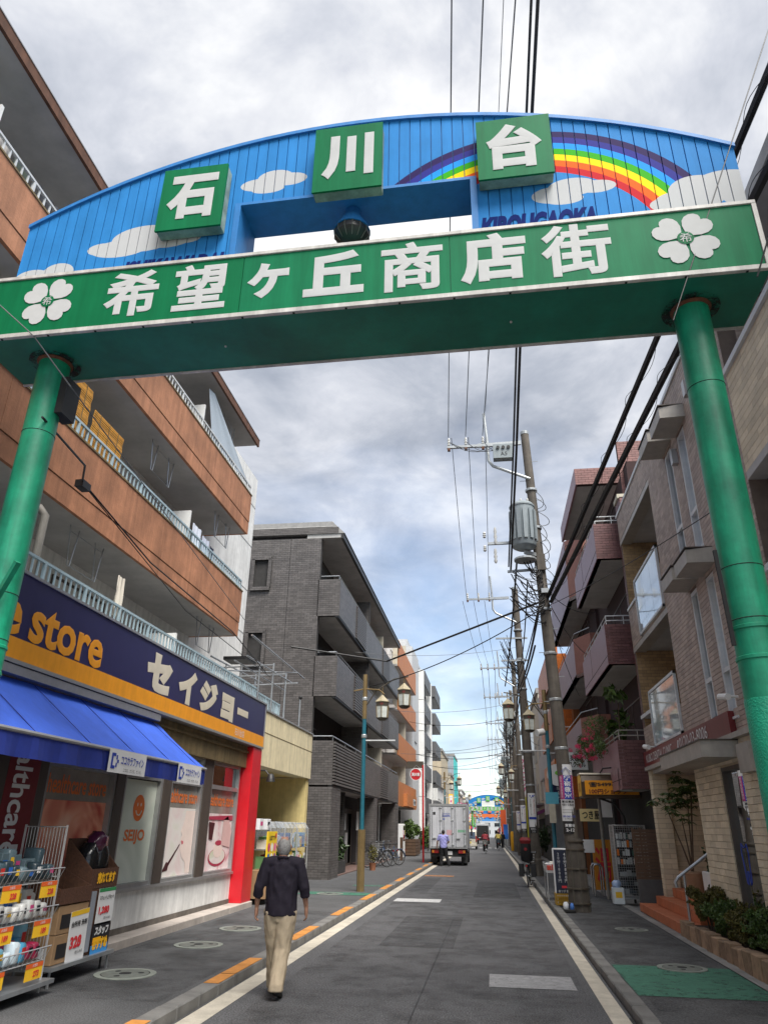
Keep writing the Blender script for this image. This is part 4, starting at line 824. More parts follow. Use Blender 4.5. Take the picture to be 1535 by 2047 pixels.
for z0,z1 in((6.05,7.42),(3.5,4.72)):
    g=MB(); y0,y1=15.05,17.6
    for y in (y0,y1-.05): g.box(XC-.045,XC+.005,y,y+.05,z0,z1)
    g.box(XC-.045,XC+.005,y0,y1,z1-.06,z1); g.box(XC-.045,XC+.005,y0,y1,z0,z0+.05)
    go=g.build('glass_screen',m_railw,CL)
    for k in range(3): a=y0+.05+k*(y1-y0-.1)/3; MB().box(XC-.025,XC-.015,a+.006,a+(y1-y0-.1)/3-.006,z0+.05,z1-.06).build('screen_pane',m_frost,go)
    MB().box(XC-.03,XC+.2,17.6,YF,z1-.46 if z0<5 else z1-.44,z1-.38).build('balcony_coping',m_railw,CL)
# canopies over the slit windows
for y,z in((13.2,8.72),(12.15,8.62),(12.95,5.80),(11.95,5.76),):
    c=MB().prism([(XC,y-.42,z),(XC-.42,y-.36,z+.02),(XC-.42,y-.36,z+.24),(XC,y-.42,z+.26)],(0,.80,0)).build('canopy',m_cgrey,CL); MB().box(XC-.44,XC,y-.40,y+.44,z+.262,z+.28).build('canopy_cap',m_brown,c)
for y,z in((11.2,8.75),(12.55,8.1)): MB().box(XC-.1,XC,y,y+.14,z,z+.3).build('vent_hood',m_alu,CL)
# sign band and cream stone ground floor
sg=MB().box(XC-.09,XC+.02,11.95,18.72,3.14,3.47).build('clinic_sign',m_maroon,CL); MB().box(XC-.10,XC+.02,9.6,18.75,3.06,3.14).build('sign_ledge',m_cgrey,sg)
text('KUBO DENTAL CLINIC',fR(XC-.095,17.1,3.30),m_print_w,sg,w=2.6,h=.17); text('0120-03-8006',fR(XC-.095,14.15,3.31),m_print_w,sg,w=1.95,h=.21)
MB().bar((XC-.094,15.3,3.24),(XC-.094,15.22,3.38),.012,.05).build('phone_symbol',m_print_w,sg)
wallpiece(9.6,11.95,3.14,3.5,m_btile,m_bjoint); 
gw=(12.05,13.15,.55,2.72)
wallpiece(9.6,14.75,.06,3.06,m_stone,m_stonej,tw=.33,th=.105,holes=[gw],d=.022)
w=window(CL,fR(XC+.03,12.6,1.635),1.1,2.17,d=.12,fm=m_brown,pane=m_mirror,back=mat('film_dark_green',(.06,.085,.085),rough=.5,var=.15),mull=0,fw=.06)
tb=MB(); M=fR(XC-.035,12.45,1.35)
for pts in ([(-.12,.25),(-.16,.12),(-.13,-.02),(-.10,-.28),(-.05,-.3),(-.02,-.12),(.03,-.12),(.06,-.3),(.11,-.26),(.13,0),(.16,.12),(.12,.25),(.04,.2),(-.04,.2),(-.12,.25)],): tb.tube([M@Vector((x,y,0)) for x,y in pts],.010,5)
tb.build('tooth_outline',m_print_b,w)
c=MB().box(XC-.55,XC,12.0,14.9,2.80,3.04).build('entrance_canopy',m_cgrey,CL); MB().box(XC-.57,XC,11.97,14.93,3.04,3.06).build('canopy_cap',m_brown,c)
MB().box(XC-.12,XC,11.2,11.75,2.55,2.95).build('metal_box',m_cgrey,CL)
# entrance recess
rw=MB().box(XC+.02,5.2,YF-.16,YF-.02,.06,3.06).build('recess_wall',m_stonej,CL); tiles(MB(),frame((XC+.02,YF-.16,.4),(1,0,0),(0,0,1)),1.4,2.66,.33,.105,d=.022).build('stone_cladding',m_stone,rw)['kind']='stuff'
pe=MB().box(XC,XC+.3,YF-.34,YF-.02,.06,3.06).build('corner_pier',m_stonej,CL); tiles(MB(),fR(XC,YF-.02,.06),.32,3.0,.33,.105,d=.02).build('stone_cladding',m_stone,pe)['kind']='stuff'; tiles(MB(),fF(XC,YF-.34,.06),.3,3.0,.33,.105,d=.02).build('stone_cladding',m_stone,pe)['kind']='stuff'
bw=MB().box(5.1,5.2,14.7,YF-.1,.06,3.06).build('recess_back',m_stonej,CL); tiles(MB(),frame((5.1,YF-.1,.5),(0,-1,0),(0,0,1)),4.0,2.5,.33,.105,d=.02).build('stone_cladding',m_stone,bw)['kind']='stuff'
MB().box(XC+.02,5.2,14.7,YF-.1,2.98,3.1).build('recess_soffit',m_soffit,CL)
# steps: terracotta treads with single riser tiles
for k,(x0,za,zb) in enumerate(((3.24,.085,.26),(3.55,.26,.44),(3.86,.44,.62))):
    for i in range(8):
        y0=15.05+i*.52
        if y0>18.7: break
        MB().box(x0,5.15,y0,min(y0+.515,19.1 if k==0 else 18.75),za+.002*i%2,zb).build('step_tile',m_terra,CL,bevel=.006)
# stainless handrail
hr=MB().tube([(3.45,15.35,.26),(3.45,15.35,1.05)],.024,8).build('rail_post',m_steel,CL,smooth=True); MB().tube([(4.15,15.35,.62),(4.15,15.35,1.5)],.024,8).build('rail_post',m_steel,CL,smooth=True)
MB().tube([(3.30,15.35,.82),(3.28,15.35,.9),(3.34,15.35,.98),(4.1,15.35,1.50),(4.2,15.35,1.54),(4.45,15.35,1.54)],.03,10).build('handrail',m_steel,CL,smooth=True)
# near part with open balconies, cream panels
for z0,z1 in((7.0,8.0),(3.9,4.9)):
    wallpiece(YN_,9.6,z0-.6,z1,m_stone,m_stonej,tw=.33,th=.105,d=.02); MB().box(XC-.05,XC+.28,YN_,9.6,z1,z1+.09).build('balcony_coping',m_railw,CL)
    MB().box(XC,5.2,YN_,9.6,z0-.72,z0-.6).build('balcony_slab',m_soffit,CL)
MB().box(XC,5.2,YN_,9.6,9.5,9.72).build('roof_slab',m_soffit,CL); wallpiece(YN_,9.6,.06,3.2,m_stone,m_stonej,tw=.33,th=.105,d=.02)
rw=MB().box(5.0,5.2,YN_,9.6,3.2,9.6).build('recess_wall',m_bjoint,CL); tiles(MB(),frame((5.0,9.6,3.3),(0,-1,0),(0,0,1)),6.6,6.2,.2,.078).build('tile_cladding',m_btile,rw)['kind']='stuff'
pr=MB().box(XC+.25,5.0,9.55,9.65,3.2,9.5).build('recess_side',m_bjoint,CL); tiles(MB(),fF(XC+.25,9.55,3.3),1.2,6.1,.2,.078).build('tile_cladding',m_btile,pr)['kind']='stuff'
for y in(11.55,17.6): 
    cm=MB().tube([(XC-.02,y,3.62 if y<15 else 3.5),(XC-.22,y,3.62 if y<15 else 3.5)],.02,6).build('security_camera',m_whitep,CL); MB().tube([(XC-.20,y-.12,3.60 if y<15 else 3.48),(XC-.24,y+.14,3.64 if y<15 else 3.52)],.05,10).build('camera_body',m_whitep,cm)
# ================================================================ planter with rough stone edging
PL=thing('stone_planter','long low planter edged with rough brown stones at the right pavement','planter',(3.4,11.5,.06))
m_rock=mat('rough_rock',(.30,.20,.125),rough=.9,var=.3,scale=9,bump=.8,bscale=22,objrand=.3); m_soil=mat('soil',(.035,.025,.018),rough=1,var=.3,scale=8)
y=7.0; rr=random.Random(3)
while y<15.0:
    l=rr.uniform(.22,.42); h=rr.uniform(.30,.35); b=MB().box(3.20+rr.uniform(-.012,.012),3.36,y+.006,y+l-.006,.06,h); b.v=[(a+rr.uniform(-.012,.012),q+rr.uniform(-.01,.01),z+rr.uniform(-.012,.012)*(z>.1)) for a,q,z in b.v]; b.build('edging_stone',m_rock,PL,bevel=.009); y+=l
MB().box(3.36,XC-.01,7,15.0,.06,.26).build('soil',m_soil,PL)
# ================================================================ maroon tiled house with flower balcony
m_mtile=mat('maroon_tile',(.16,.072,.07),rough=.5,var=.14,scale=1.5,island=.2); m_mjoint=mat('maroon_joint',(.04,.02,.02),rough=.9,var=.1); m_mface=mat('maroon_lit_tile',(.29,.165,.185),rough=.45,var=.08,streak=.12)  # m_mface: lighter mauve for street faces, their brighter light put into the colour
MH=thing('maroon_tiled_house','maroon tiled apartment house with stepped balconies beside the brown clinic','building',(3.6,21.5,0.06))
XM,ym0,ym1=3.22,19.55,24.6
MB().box(4.2,12,18.85,26.5,0,11.4).build('core_wall',m_mjoint,MH)
sd=MB().box(3.9,4.25,18.84,19.5,0.06,10.3).build('near_pier',m_mjoint,MH); tiles(MB(),fR(3.9,19.5,.06),.66,10.2,.2,.075).build('tile_cladding',m_mtile,sd)['kind']='stuff'; tiles(MB(),fF(3.9,18.84,.06),.3,10.2,.2,.075).build('tile_cladding',m_mtile,sd)['kind']='stuff'
for z0,z1 in((2.70,3.86),(5.78,6.86),(8.74,9.80)):
    b=MB().box(XM+.03,4.2,ym0+.015,ym1,z0,z0+.12).build('balcony_slab',m_soffit,MH)
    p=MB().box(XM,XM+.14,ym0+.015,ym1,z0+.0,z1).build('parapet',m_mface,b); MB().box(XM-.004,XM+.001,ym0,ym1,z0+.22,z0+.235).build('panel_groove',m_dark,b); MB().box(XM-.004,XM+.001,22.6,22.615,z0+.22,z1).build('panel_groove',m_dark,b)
    s=MB().box(XM+.14,4.2,ym0+.015,ym0+.14,z0,z1).build('balcony_side',m_mjoint,b); tiles(MB(),fF(XM,ym0+.015,z0),.98,z1-z0,.2,.075).build('tile_cladding',m_mtile,s)['kind']='stuff'
    r=MB()
    for zz in(.12,.25): r.tube([(4.2,ym0+.08,z1+zz),(XM+.07,ym0+.08,z1+zz),(XM+.07,ym1,z1+zz)],.016,6)
    for yy in [ym0+.08+k*(ym1-ym0-.1)/6 for k in range(7)]: r.tube([(XM+.07,yy,z1-.02),(XM+.07,yy,z1+.25)],.012,5)
    r.tube([(3.75,ym0+.08,z1-.02),(3.75,ym0+.08,z1+.25)],.012,5); r.build('railing',m_railw if z0>5 else m_cgrey,b)
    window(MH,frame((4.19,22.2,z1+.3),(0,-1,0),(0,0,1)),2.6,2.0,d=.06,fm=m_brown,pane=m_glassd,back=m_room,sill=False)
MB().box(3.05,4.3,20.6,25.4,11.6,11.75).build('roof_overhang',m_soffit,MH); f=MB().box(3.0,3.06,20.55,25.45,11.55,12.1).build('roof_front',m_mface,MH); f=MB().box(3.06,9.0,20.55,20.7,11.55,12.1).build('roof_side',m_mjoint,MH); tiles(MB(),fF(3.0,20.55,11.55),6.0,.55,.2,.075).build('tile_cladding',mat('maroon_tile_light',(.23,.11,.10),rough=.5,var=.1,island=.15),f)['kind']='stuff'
f=MB().box(4.1,9.0,19.3,19.45,10.3,12.3).build('upper_side_wall',m_mjoint,MH); tiles(MB(),fF(4.1,19.3,10.3),4.9,2.0,.2,.075).build('tile_cladding',MATS['maroon_tile_light'],f)['kind']='stuff'; MB().box(3.85,4.6,18.9,19.5,10.3,10.42).build('gutter',m_cream,MH)
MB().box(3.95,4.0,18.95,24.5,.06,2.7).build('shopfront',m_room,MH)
# second, set-back wing with chamfered balconies
PW=thing('purple_tiled_wing','purplish tiled apartment house with chamfered balconies behind the utility pole','building',(3.4,28,0.06))
MB().box(4.1,12,26.5,34.0,0,12.0).build('core_wall',m_mjoint,PW)
m_salm=mat('salmon_tile',(.30,.13,.10),rough=.6,var=.12)
for z0,z1 in((3.9,5.35),(6.75,8.15),(9.6,12.0)):
    b=MB().prism([(XM,26.6,z0),(XM,34,z0),(4.1,34,z0),(4.1,25.6,z0),(3.7,25.6,z0)],(0,0,.12)).build('balcony_slab',m_soffit,PW)
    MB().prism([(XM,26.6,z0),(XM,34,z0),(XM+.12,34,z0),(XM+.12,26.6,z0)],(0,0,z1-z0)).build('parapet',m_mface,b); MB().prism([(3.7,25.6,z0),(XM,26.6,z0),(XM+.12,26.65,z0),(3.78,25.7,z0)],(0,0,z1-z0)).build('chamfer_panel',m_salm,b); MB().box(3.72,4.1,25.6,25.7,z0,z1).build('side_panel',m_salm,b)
    MB().tube([(3.7,25.65,z1+.2),(XM+.05,26.6,z1+.2),(XM+.05,34,z1+.2)],.02,6).build('rail',m_steel,b)
    window(PW,frame((4.09,30,z1+.2),(0,-1,0),(0,0,1)),3.2,2.0,d=.06,fm=m_brown,pane=m_glassd,back=m_room,sill=False)
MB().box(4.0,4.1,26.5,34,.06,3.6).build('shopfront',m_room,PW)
# ================================================================ orange tiled house and the rest of the right side
m_otile=mat('orange_tile',(.62,.17,.03),rough=.4,var=.08,island=.10); m_ojoint=mat('orange_joint',(.33,.12,.04),rough=.8,var=.1); m_wood=mat('brown_boards',(.10,.055,.03),rough=.7,var=.2,streak=.3)
OT=thing('orange_tiled_house','bright orange tiled house with boxy balconies on the right side','building',(3.2,38,0.06))
MB().box(3.9,12,34.6,43,0,9.4).build('core_wall',m_ojoint,OT); MB().box(3.85,3.9,34.6,43,0,2.6).build('board_front',m_wood,OT)
for z0,z1 in((3.1,4.75),(5.55,7.05),(8.0,9.6)):
    b=MB().box(3.0,3.9,35.4,42.5,z0,z0+.12).build('balcony_slab',m_soffit,OT); p=MB().box(2.96,3.02,35.4,42.5,z0,z1).build('parapet',m_ojoint,b); tiles(MB(),fR(2.96,42.5,z0),7.1,z1-z0,.17,.17,bond=False).build('tile_cladding',m_otile,p)['kind']='stuff'
    s=MB().box(3.02,3.9,35.38,35.48,z0,z1).build('balcony_side',m_ojoint,b); tiles(MB(),fF(2.96,35.38,z0),.94,z1-z0,.17,.17,bond=False).build('tile_cladding',m_otile,s)['kind']='stuff'
    MB().box(3.3,3.5,35.5,35.7,z1,z1+1.0).build('post',m_otile,b)
CW=thing('pale_curved_house','pale bluish plastered house with a round window behind the orange house','building',(3.3,46,0))
MB().box(3.4,11,43.2,51,-.2,9.8).build('wall',m_paleg,CW); disc(MB(),fF(3.9,43.18,7.2),.75,20,rx=.28).build('round_window',m_room,CW); MB().box(3.2,3.42,43.3,50.8,4.6,6.0).build('balcony',m_paleg,CW); MB().box(3.36,3.42,43.5,50.8,0,2.6).build('shopfront',m_room,CW)
far_house(3.5,51.5,60,10.5,m_cream,1,'cream three-storey house past the pale curved house on the right','#7a3a6a'); far_house(3.3,60.5,71,7.2,m_white,1,'white house with awning beside the fourth pole on the right','#b8342c'); far_house(3.6,71.5,84,11.5,m_gblue,1,'blue-grey block on the right, past the white house','#d8a62a')
far_house(3.4,84.5,99,7.8,m_pink,1,'pinkish house on the right, before the second gateway','#2b55a0'); far_house(3.5,99.5,116,9.0,m_cream,1,'cream block halfway down the right side','#2f7a3c'); far_house(3.4,116.5,138,7.4,m_white,1,'white shop row just before the second gateway on the right','#e07f2a')
far_house(3.3,139,165,8.8,m_beige,1,'beige shop row past the second gateway on the right','#b8342c'); far_house(3.4,166,200,7.8,m_gblue,1,'blue-grey shop row far down the right side','#3aa0a8'); far_house(3.3,201,262,8.6,m_white,1,'white block at the far end of the right side','#2b55a0')
# ================================================================ utility poles, cables, street lamps
m_pole=mat('pole_concrete',(.125,.108,.090),rough=.85,var=.25,scale=3,streak=.35,bump=.3,bscale=40,dirt=.3); m_insul=mat('insulator',(.50,.50,.48),rough=.25,var=.05); m_cable=mat('black_cable',(.012,.012,.013),rough=.5,var=0); m_gcable=mat('grey_cable',(.10,.105,.11),rough=.5,var=0); m_galv=mat('galvanised',(.36,.38,.39),rough=.45,metal=.5,var=.15)
m_gold=mat('lamp_gold',(.33,.235,.11),rough=.4,metal=.55,var=.15,streak=.3,dirt=.2); m_teal=mat('lamp_teal',(.018,.13,.18),rough=.35,var=.12,streak=.15); m_bronze=mat('lantern_bronze',(.10,.085,.065),rough=.45,metal=.4,var=.15); m_lglass=mat('lantern_glass',(.62,.66,.62),rough=.15,var=.15,scale=9,spec=.8); m_lroof=mat('lantern_roof',(.42,.36,.24),rough=.5,var=.12,dirt=.2)
def insulator(mb,p,h=.26,r=.05): return mb.lathe(p,[(r*.5,0),(r,h*.15),(r*.6,h*.3),(r,h*.45),(r*.6,h*.6),(r*.9,h*.75),(r*.5,h)],8)
def pole(x,y,h,label,lean=0.0,r0=.19,arm=None,trafo=False,plate=None,bands=4,detail=True,small=False):
    zb=gz(y)+.07; t=thing('utility_pole',label,'utility pole',(x,y,zb),group='concrete utility poles along the right pavement'); P=lambda z:(x+lean*z/h,y,zb+z)
    MB().tube([P(-.1),P(h*.5),P(h)],[r0,r0*.84,r0*.66],16).build('shaft',m_pole,t,smooth=True)
    MB().lathe(P(h),[(r0*.70,-.05),(r0*.72,.04),(r0*.6,.06)],12).build('cap',m_galv,t)
    for k in range(bands):
        z=h*(.28+.66*k/max(1,bands)); MB().lathe(P(z),[(r0*.92,0),(r0*.96,.01),(r0*.96,.06),(r0*.92,.07)],14).build('band',m_galv,t)
    if detail:
        for k in range(14):   # climbing bolts
            z=3.4+k*.62
            if z<h-.5: s=1 if k%2 else -1; MB().tube([P(z),(P(z)[0]+s*(r0+.11),y,zb+z)],.009,5).build('step_bolt',m_galv,t)
    if arm:
        za,xl,xr=arm; A=MB().bar((xl,y-.12,zb+za),(xr,y-.12,zb+za),.075,.075).build('crossarm',m_galv,t)
        for k in range(3):
            xx=xl+.06+k*(.50 if not small else .42); i=insulator(MB(),(xx,y-.12,zb+za+.04)).build('insulator',m_insul,A,smooth=True); MB().box(xx-.04,xx+.04,y-.165,y-.075,zb+za-.12,zb+za-.04).build('arm_clamp',m_rust,A)
        MB().tube([(xl+1.12,y-.1,zb+za+1.1),(xl+1.18,y-.1,zb+za+.2),(xl+1.2,y-.1,zb+za-.5),(xl+1.32,y-.1,zb+za-.68),(P(za-1.1)[0],y-.1,zb+za-1.15)],.045,8).build('bent_bracket',m_galv,A,smooth=True)
        MB().bar((xl+.9,y-.12,zb+za),(xr+.1,y-.12,zb+za+.03),.06,.12).build('inner_arm',m_galv,A)
    if trafo:
        c=P(trafo); cx=c[0]-.36; cy=y-.32
        tr=MB().lathe((cx,cy,c[2]-.62),[(.22,-.05),(.31,0),(.33,.03),(.33,1.15),(.35,1.17),(.35,1.21),(.29,1.28),(.08,1.30)],22).build('transformer',mat('transformer_grey',(.24,.275,.29),rough=.45,var=.1,streak=.15),t,smooth=True)
        for k in range(13): a=2*math.pi*k/13; MB().bar((cx+.355*math.cos(a),cy+.355*math.sin(a),c[2]-.45),(cx+.355*math.cos(a),cy+.355*math.sin(a),c[2]+.42),.10,.03,up=(math.cos(a),math.sin(a),0)).build('cooling_fin',MATS['transformer_grey'],tr)
        for k in range(3): insulator(MB(),(cx-.2+.18*k,cy-.05,c[2]+.62),.2,.04).build('bushing',m_insul,tr,smooth=True)
        MB().lathe((cx,cy,c[2]-1.0),[(.30,0),(.30,.05),(.22,.05)],18).build('hanger_ring',m_galv,tr)
        MB().bar((cx,cy,c[2]-.75),P(trafo-.75),.08,.1).build('hanger_arm',m_galv,tr)
    if plate:
        za,zb_,w,kind=plate; xp=P((za+zb_)/2)[0]; rr=r0*.90+.012; M=fF(xp,y-rr-.004,zb)
        mb=MB(); n=8
        for i in range(n):     # plate wrapped round the shaft
            a0=-w/2/rr+w/rr*i/n; a1=-w/2/rr+w/rr*(i+1)/n
            q=lambda a,z:(xp+rr*math.sin(a),y-rr*math.cos(a),zb+z)
            mb.quad(q(a0,za),q(a1,za),q(a1,zb_),q(a0,zb_))
        pl=mb.build('advert_plate',m_print_w,t)
        H=zb_-za
        def band(z0,z1,m,ww=.92,dz=.006,x0=-.5,x1=.5):
            b=MB(); r2=rr+dz
            for i in range(n):
                a0=(x0+(x1-x0)*i/n)*w*ww/r2; a1=(x0+(x1-x0)*(i+1)/n)*w*ww/r2; q=lambda a,z:(xp+r2*math.sin(a),y-r2*math.cos(a),zb+z); b.quad(q(a0,za+H*z0),q(a1,za+H*z0),q(a1,za+H*z1),q(a0,za+H*z1))
            return b.build('printed_band',m,pl)
        def wrap(o):   # press flat lettering onto the round shaft
            for v in o.data.vertices:
                wx=v.co.x+WMX[t].translation.x-xp; r2=rr+.010; a=wx/r2; v.co.x=xp+r2*math.sin(a)-WMX[t].translation.x; v.co.y=y-r2*math.cos(a)-WMX[t].translation.y
        if kind=='school':
            band(.49,.84,paint('#b0407a'),.98); band(.49,.84,m_print_b,.98,.009,-.18,.30)
            M_=lambda f:fF(xp,y-rr,zb+za+H*f)
            for k,ch in enumerate('学研教室'): wrap(text(ch,fF(xp+w*.05,y-rr,zb+za+H*(.80-.085*k)),m_print_w,pl,h=H*.078,w=w*.40,bold=.05))
            for k in range(2): wrap(text('無料体験募集中',fF(xp+(-w*.34 if k==0 else w*.41),y-rr,zb+za+H*.665),m_print_w,pl,w=w*.12,h=H*.32,vertical=True))
            wrap(text('雪谷教室',M_(.455),m_print_k,pl,w=w*.78,h=H*.035,bold=.03)); wrap(text('希望ヶ丘商店街',M_(.41),m_print_k,pl,w=w*.8,h=H*.03,bold=.02))
            wrap(text('090-2465-7560',M_(.245),m_print_b,pl,w=w*.82,h=H*.03,bold=.02)); wrap(text('お問合せ',M_(.21),m_print_k,pl,w=w*.6,h=H*.02)); band(.335,.34,m_gcable,.8); band(.30,.305,m_gcable,.8)
            hs=MB()
            for a,b in(((-.30,.885),(0,.955)),((0,.955),(.30,.885)),((-.2,.905),(-.2,.865)),((.2,.905),(.2,.865))): hs.bar((xp+a[0]*w,y-rr-.014,zb+za+H*a[1]),(xp+b[0]*w,y-rr-.014,zb+za+H*b[1]),.02,.006)
            hs.build('house_symbol',m_print_b,pl)['kind']='stuff'
            band(.0,.18,m_print_k,.96); wrap(text('東雪谷',M_(.118),m_print_w,pl,w=w*.62,h=H*.045,bold=.03)); wrap(text('2-12',M_(.055),m_print_w,pl,w=w*.5,h=H*.045,bold=.03))
        else:
            wrap(text('やすだ歯科クリニック',fF(xp-w*.16,y-rr,zb+za+H*.64),m_print_k,pl,w=w*.2,h=H*.42,vertical=True)); wrap(text('歯科小児歯科口腔外科',fF(xp+w*.22,y-rr,zb+za+H*.66),paint('#b3402a'),pl,w=w*.15,h=H*.36,vertical=True))
            band(.34,.40,m_print_b,.9); band(0,.15,m_print_k,.96); wrap(text('東雪谷\n2-12',fF(xp,y-rr,zb+za+H*.075),m_print_w,pl,w=w*.6,h=H*.11))
            sp=MB(); 
            for dx,dz,r in((-.18,.93,.035),(.12,.925,.045),(.28,.94,.03),(-.02,.885,.025)): disc(sp,fF(xp+dx*w,y-rr-.012,zb+za+H*dz),r*.8,10)
            sp.build('emblem',m_print_b,pl)['kind']='stuff'
    return t,P
P1,p1=pole(1.88,18.8,12.4,'big leaning utility pole with transformer, nearest on the right pavement',lean=-.45,r0=.175,arm=(12.0,-.86,1.2),trafo=9.3,plate=(1.60,3.13,.40,'school'),bands=7)
# concrete foot with strapped angle irons
ft=MB().lathe((1.88,18.8,.07),[(.235,0),(.225,.4),(.20,1.35),(.185,1.5)],18).build('concrete_foot',m_pole,P1,smooth=True)
for k in range(8): a=2*math.pi*k/8+.2; MB().bar((1.88+.245*math.cos(a),18.8+.245*math.sin(a),.07),(1.87+.20*math.cos(a),18.8+.20*math.sin(a),1.42),.025,.025).build('angle_iron',m_bronze,ft)
for z,r in((.15,.262),(.45,.252),(.85,.238),(1.25,.222),(1.42,.215)): MB().lathe((1.88,18.8,.07+z),[(r-.008,0),(r,.005),(r,.035),(r-.008,.04)],18).build('strap',m_bronze,ft)
x5=P1; sb=MB().box(.48,1.06,18.5,18.75,11.55,12.0).build('switch_box',MATS['transformer_grey'],P1)
for k in range(3): MB().lathe((.62+k*.15,18.49,11.88),[(.05,0),(.05,-.03)],10,axis='Y').build('switch_dial',m_print_k,sb)
text('A5',fF(.78,18.495,11.68),m_print_k,sb,h=.12); MB().bar((.2,18.7,8.98),(1.5,18.72,9.0),.07).build('fuse_arm',m_galv,P1); MB().bar((.7,18.7,8.15),(1.6,18.72,8.2),.06).build('cable_arm',m_galv,P1)
for x,z,h in((.42,8.95,.5),(.12,9.15,.18),(.12,8.75,.18),(.40,8.40,.42)): insulator(MB(),(x,18.68,z),h,.05).build('fuse_cutout',m_insul,P1,smooth=True)
MB().box(1.5,1.72,18.6,18.66,8.15,8.6).build('pole_plate',m_pole,P1)
MB().box(1.55,1.75,18.58,18.66,7.5,7.62).build('clamp_block',m_galv,P1)
rnd=random.Random(11)
for k in range(34):    # tangle of drop wires round the head of the pole
    z=rnd.uniform(7.3,8.5); x0=rnd.uniform(.7,1.3); a=Vector((x0,18.6+rnd.uniform(-.15,.1),z)); b=Vector((1.62,18.65,z+rnd.uniform(-.7,.3))); MB().tube(catenary(a,b,rnd.uniform(.1,.4),8),rnd.choice((.008,.012,.016)),5).build('drop_wire',m_cable,P1)
for k in range(9):
    z=7.9+.33*k+rnd.uniform(-.1,.1); w=rnd.uniform(.16,.34); hh=rnd.uniform(.3,.7); x0=1.86-.036*(z)+.12
    MB().tube([Vector((x0+w*math.sin(math.pi*i/10),18.68-.05*math.sin(math.pi*i/5),z-hh*i/10-.1*math.sin(math.pi*i/10))) for i in range(11)],.010,5).build('loop_wire',m_gcable,P1,smooth=True)
for k in range(4):
    MB().tube(catenary((-.8+.5*(k%3),18.66,12.25),(.55+.14*k,18.55,11.95),.25,8),.010,5).build('jumper_wire',m_gcable,P1)
P2,p2=pole(1.68,32.3,11.9,'second utility pole on the right, behind the parked black bicycle',lean=-.2,r0=.21,arm=(11.4,-.75,1.1),plate=(1.55,3.05,.36,'clinic'),bands=6)
MB().lathe((1.68,32.3,.07),[(.26,0),(.25,.6),(.22,.62)],16).build('concrete_foot',m_pole,P2,smooth=True)
for zz,xl in((9.6,.5),(8.6,.7)): MB().bar((xl,32.15,zz),(1.9,32.15,zz),.07).build('lower_crossarm',m_galv,P2)
for i in range(22): a=Vector((.6+.5*rnd.random(),32.2,7.8+2*rnd.random())); MB().tube(catenary(a,(1.55,32.25,7.6+rnd.random()),.3,7),.014,5).build('drop_wire',m_cable,P2)
poles=[(1.88,18.8),(1.68,32.3)]
for k,(x,y,h,lb,tr) in enumerate(((1.85,46.5,11.6,'third utility pole on the right, close behind the teal lamp post',False),(1.95,58.5,11.8,'fourth utility pole on the right, with a grey transformer',8.8),(2.0,70.5,11.4,'fifth utility pole on the right, beside the white house',False),(2.05,85,11.6,'sixth utility pole on the right, near the painted crossing',8.8),(2.05,101,11.4,'seventh utility pole on the right, before the second gateway',False),(2.1,122,11.4,'eighth utility pole on the right, close to the second gateway',8.6),(2.1,160,11.4,'farthest utility pole on the right, past the second gateway',False))):
    T_,_=pole(x,y,h,lb,lean=-.15+.1*rnd.random(),r0=.19,arm=(h-.5,x-2.2,x-.4),trafo=tr,bands=3,detail=False,small=True,plate=(1.5,3.0,.34,'clinic') if k in(0,1) else None); poles.append((x,y))
    for zz,xl in((h-2.2,x-1.3),(h-3.4,x-.9)):
        A=MB().bar((xl,y-.1,gz(y)+zz),(x+.3,y-.1,gz(y)+zz),.07).build('lower_crossarm',m_galv,T_)
        for q in range(3): insulator(MB(),(xl+.1+.3*q,y-.1,gz(y)+zz+.03),.22,.05).build('insulator',m_insul,A)
    for i in range(14): a=Vector((x-1.1+.5*rnd.random(),y-.1,gz(y)+6.2+3*rnd.random())); MB().tube(catenary(a,(x-.1,y-.1,gz(y)+6.8+1.5*rnd.random()),.3,6),.016,4).build('drop_wire',m_cable,T_)
ORDW='first second third fourth fifth sixth seventh'.split()
def wire(pts,r,m,label,group='overhead power and telephone lines',sag=0,name='overhead_wire',n=14):
    if len(pts)==2: pts=catenary(pts[0],pts[1],sag,n)
    return tag(MB().tube(pts,r,6).build(name,m,smooth=True),label,'cable',group)
for k,(xa,xb) in enumerate(((-.81,-.07),(-.30,.37),(.20,.82))):
    s=(xb-xa)/12.3; wire([(xa,18.68,12.42),(xb+s*22,-16,13.0)],.011,m_gcable,'thin power line running up over the arch, %s of three'%('leftmost','middle','rightmost')[k],sag=.25,n=24)
wire([(.32,18.7,13.25),(1.4,-16,13.4)],.006,m_gcable,'thinnest overhead line, just right of the three power lines',sag=.2,n=24)
wire([(.79,18.7,8.2),(.86,14,9.25),(.88,11,9.9),(1.02,7.5,11.4),(1.09,6.3,12.1),(1.2,3.5,13.9),(1.5,-4,18.5)],.026,m_cable,'thick black cable crossing above the arch near its third box'); wire([(.74,18.72,8.3),(.80,14,9.32),(.82,11,9.98),(.95,7.5,11.5),(1.01,6.3,12.2),(1.1,3.5,14.0),(1.4,-4,18.6)],.020,m_cable,'black cable paired with the thick cable above the arch')
def spiral(pts,r,m,label):
    o=wire(pts,r,m,label,name='telephone_bundle'); P=[Vector(pts[j]).lerp(Vector(pts[j+1]),i/110) for j in range(len(pts)-1) for i in range(110)]
    c=[]
    for i,p in enumerate(P): a=i*.42; c.append(p+Vector((math.cos(a)*.095,0,math.sin(a)*.095)))
    s=MB().tube(c,.005,4).build('lashing_wire',m_cable,o); return o
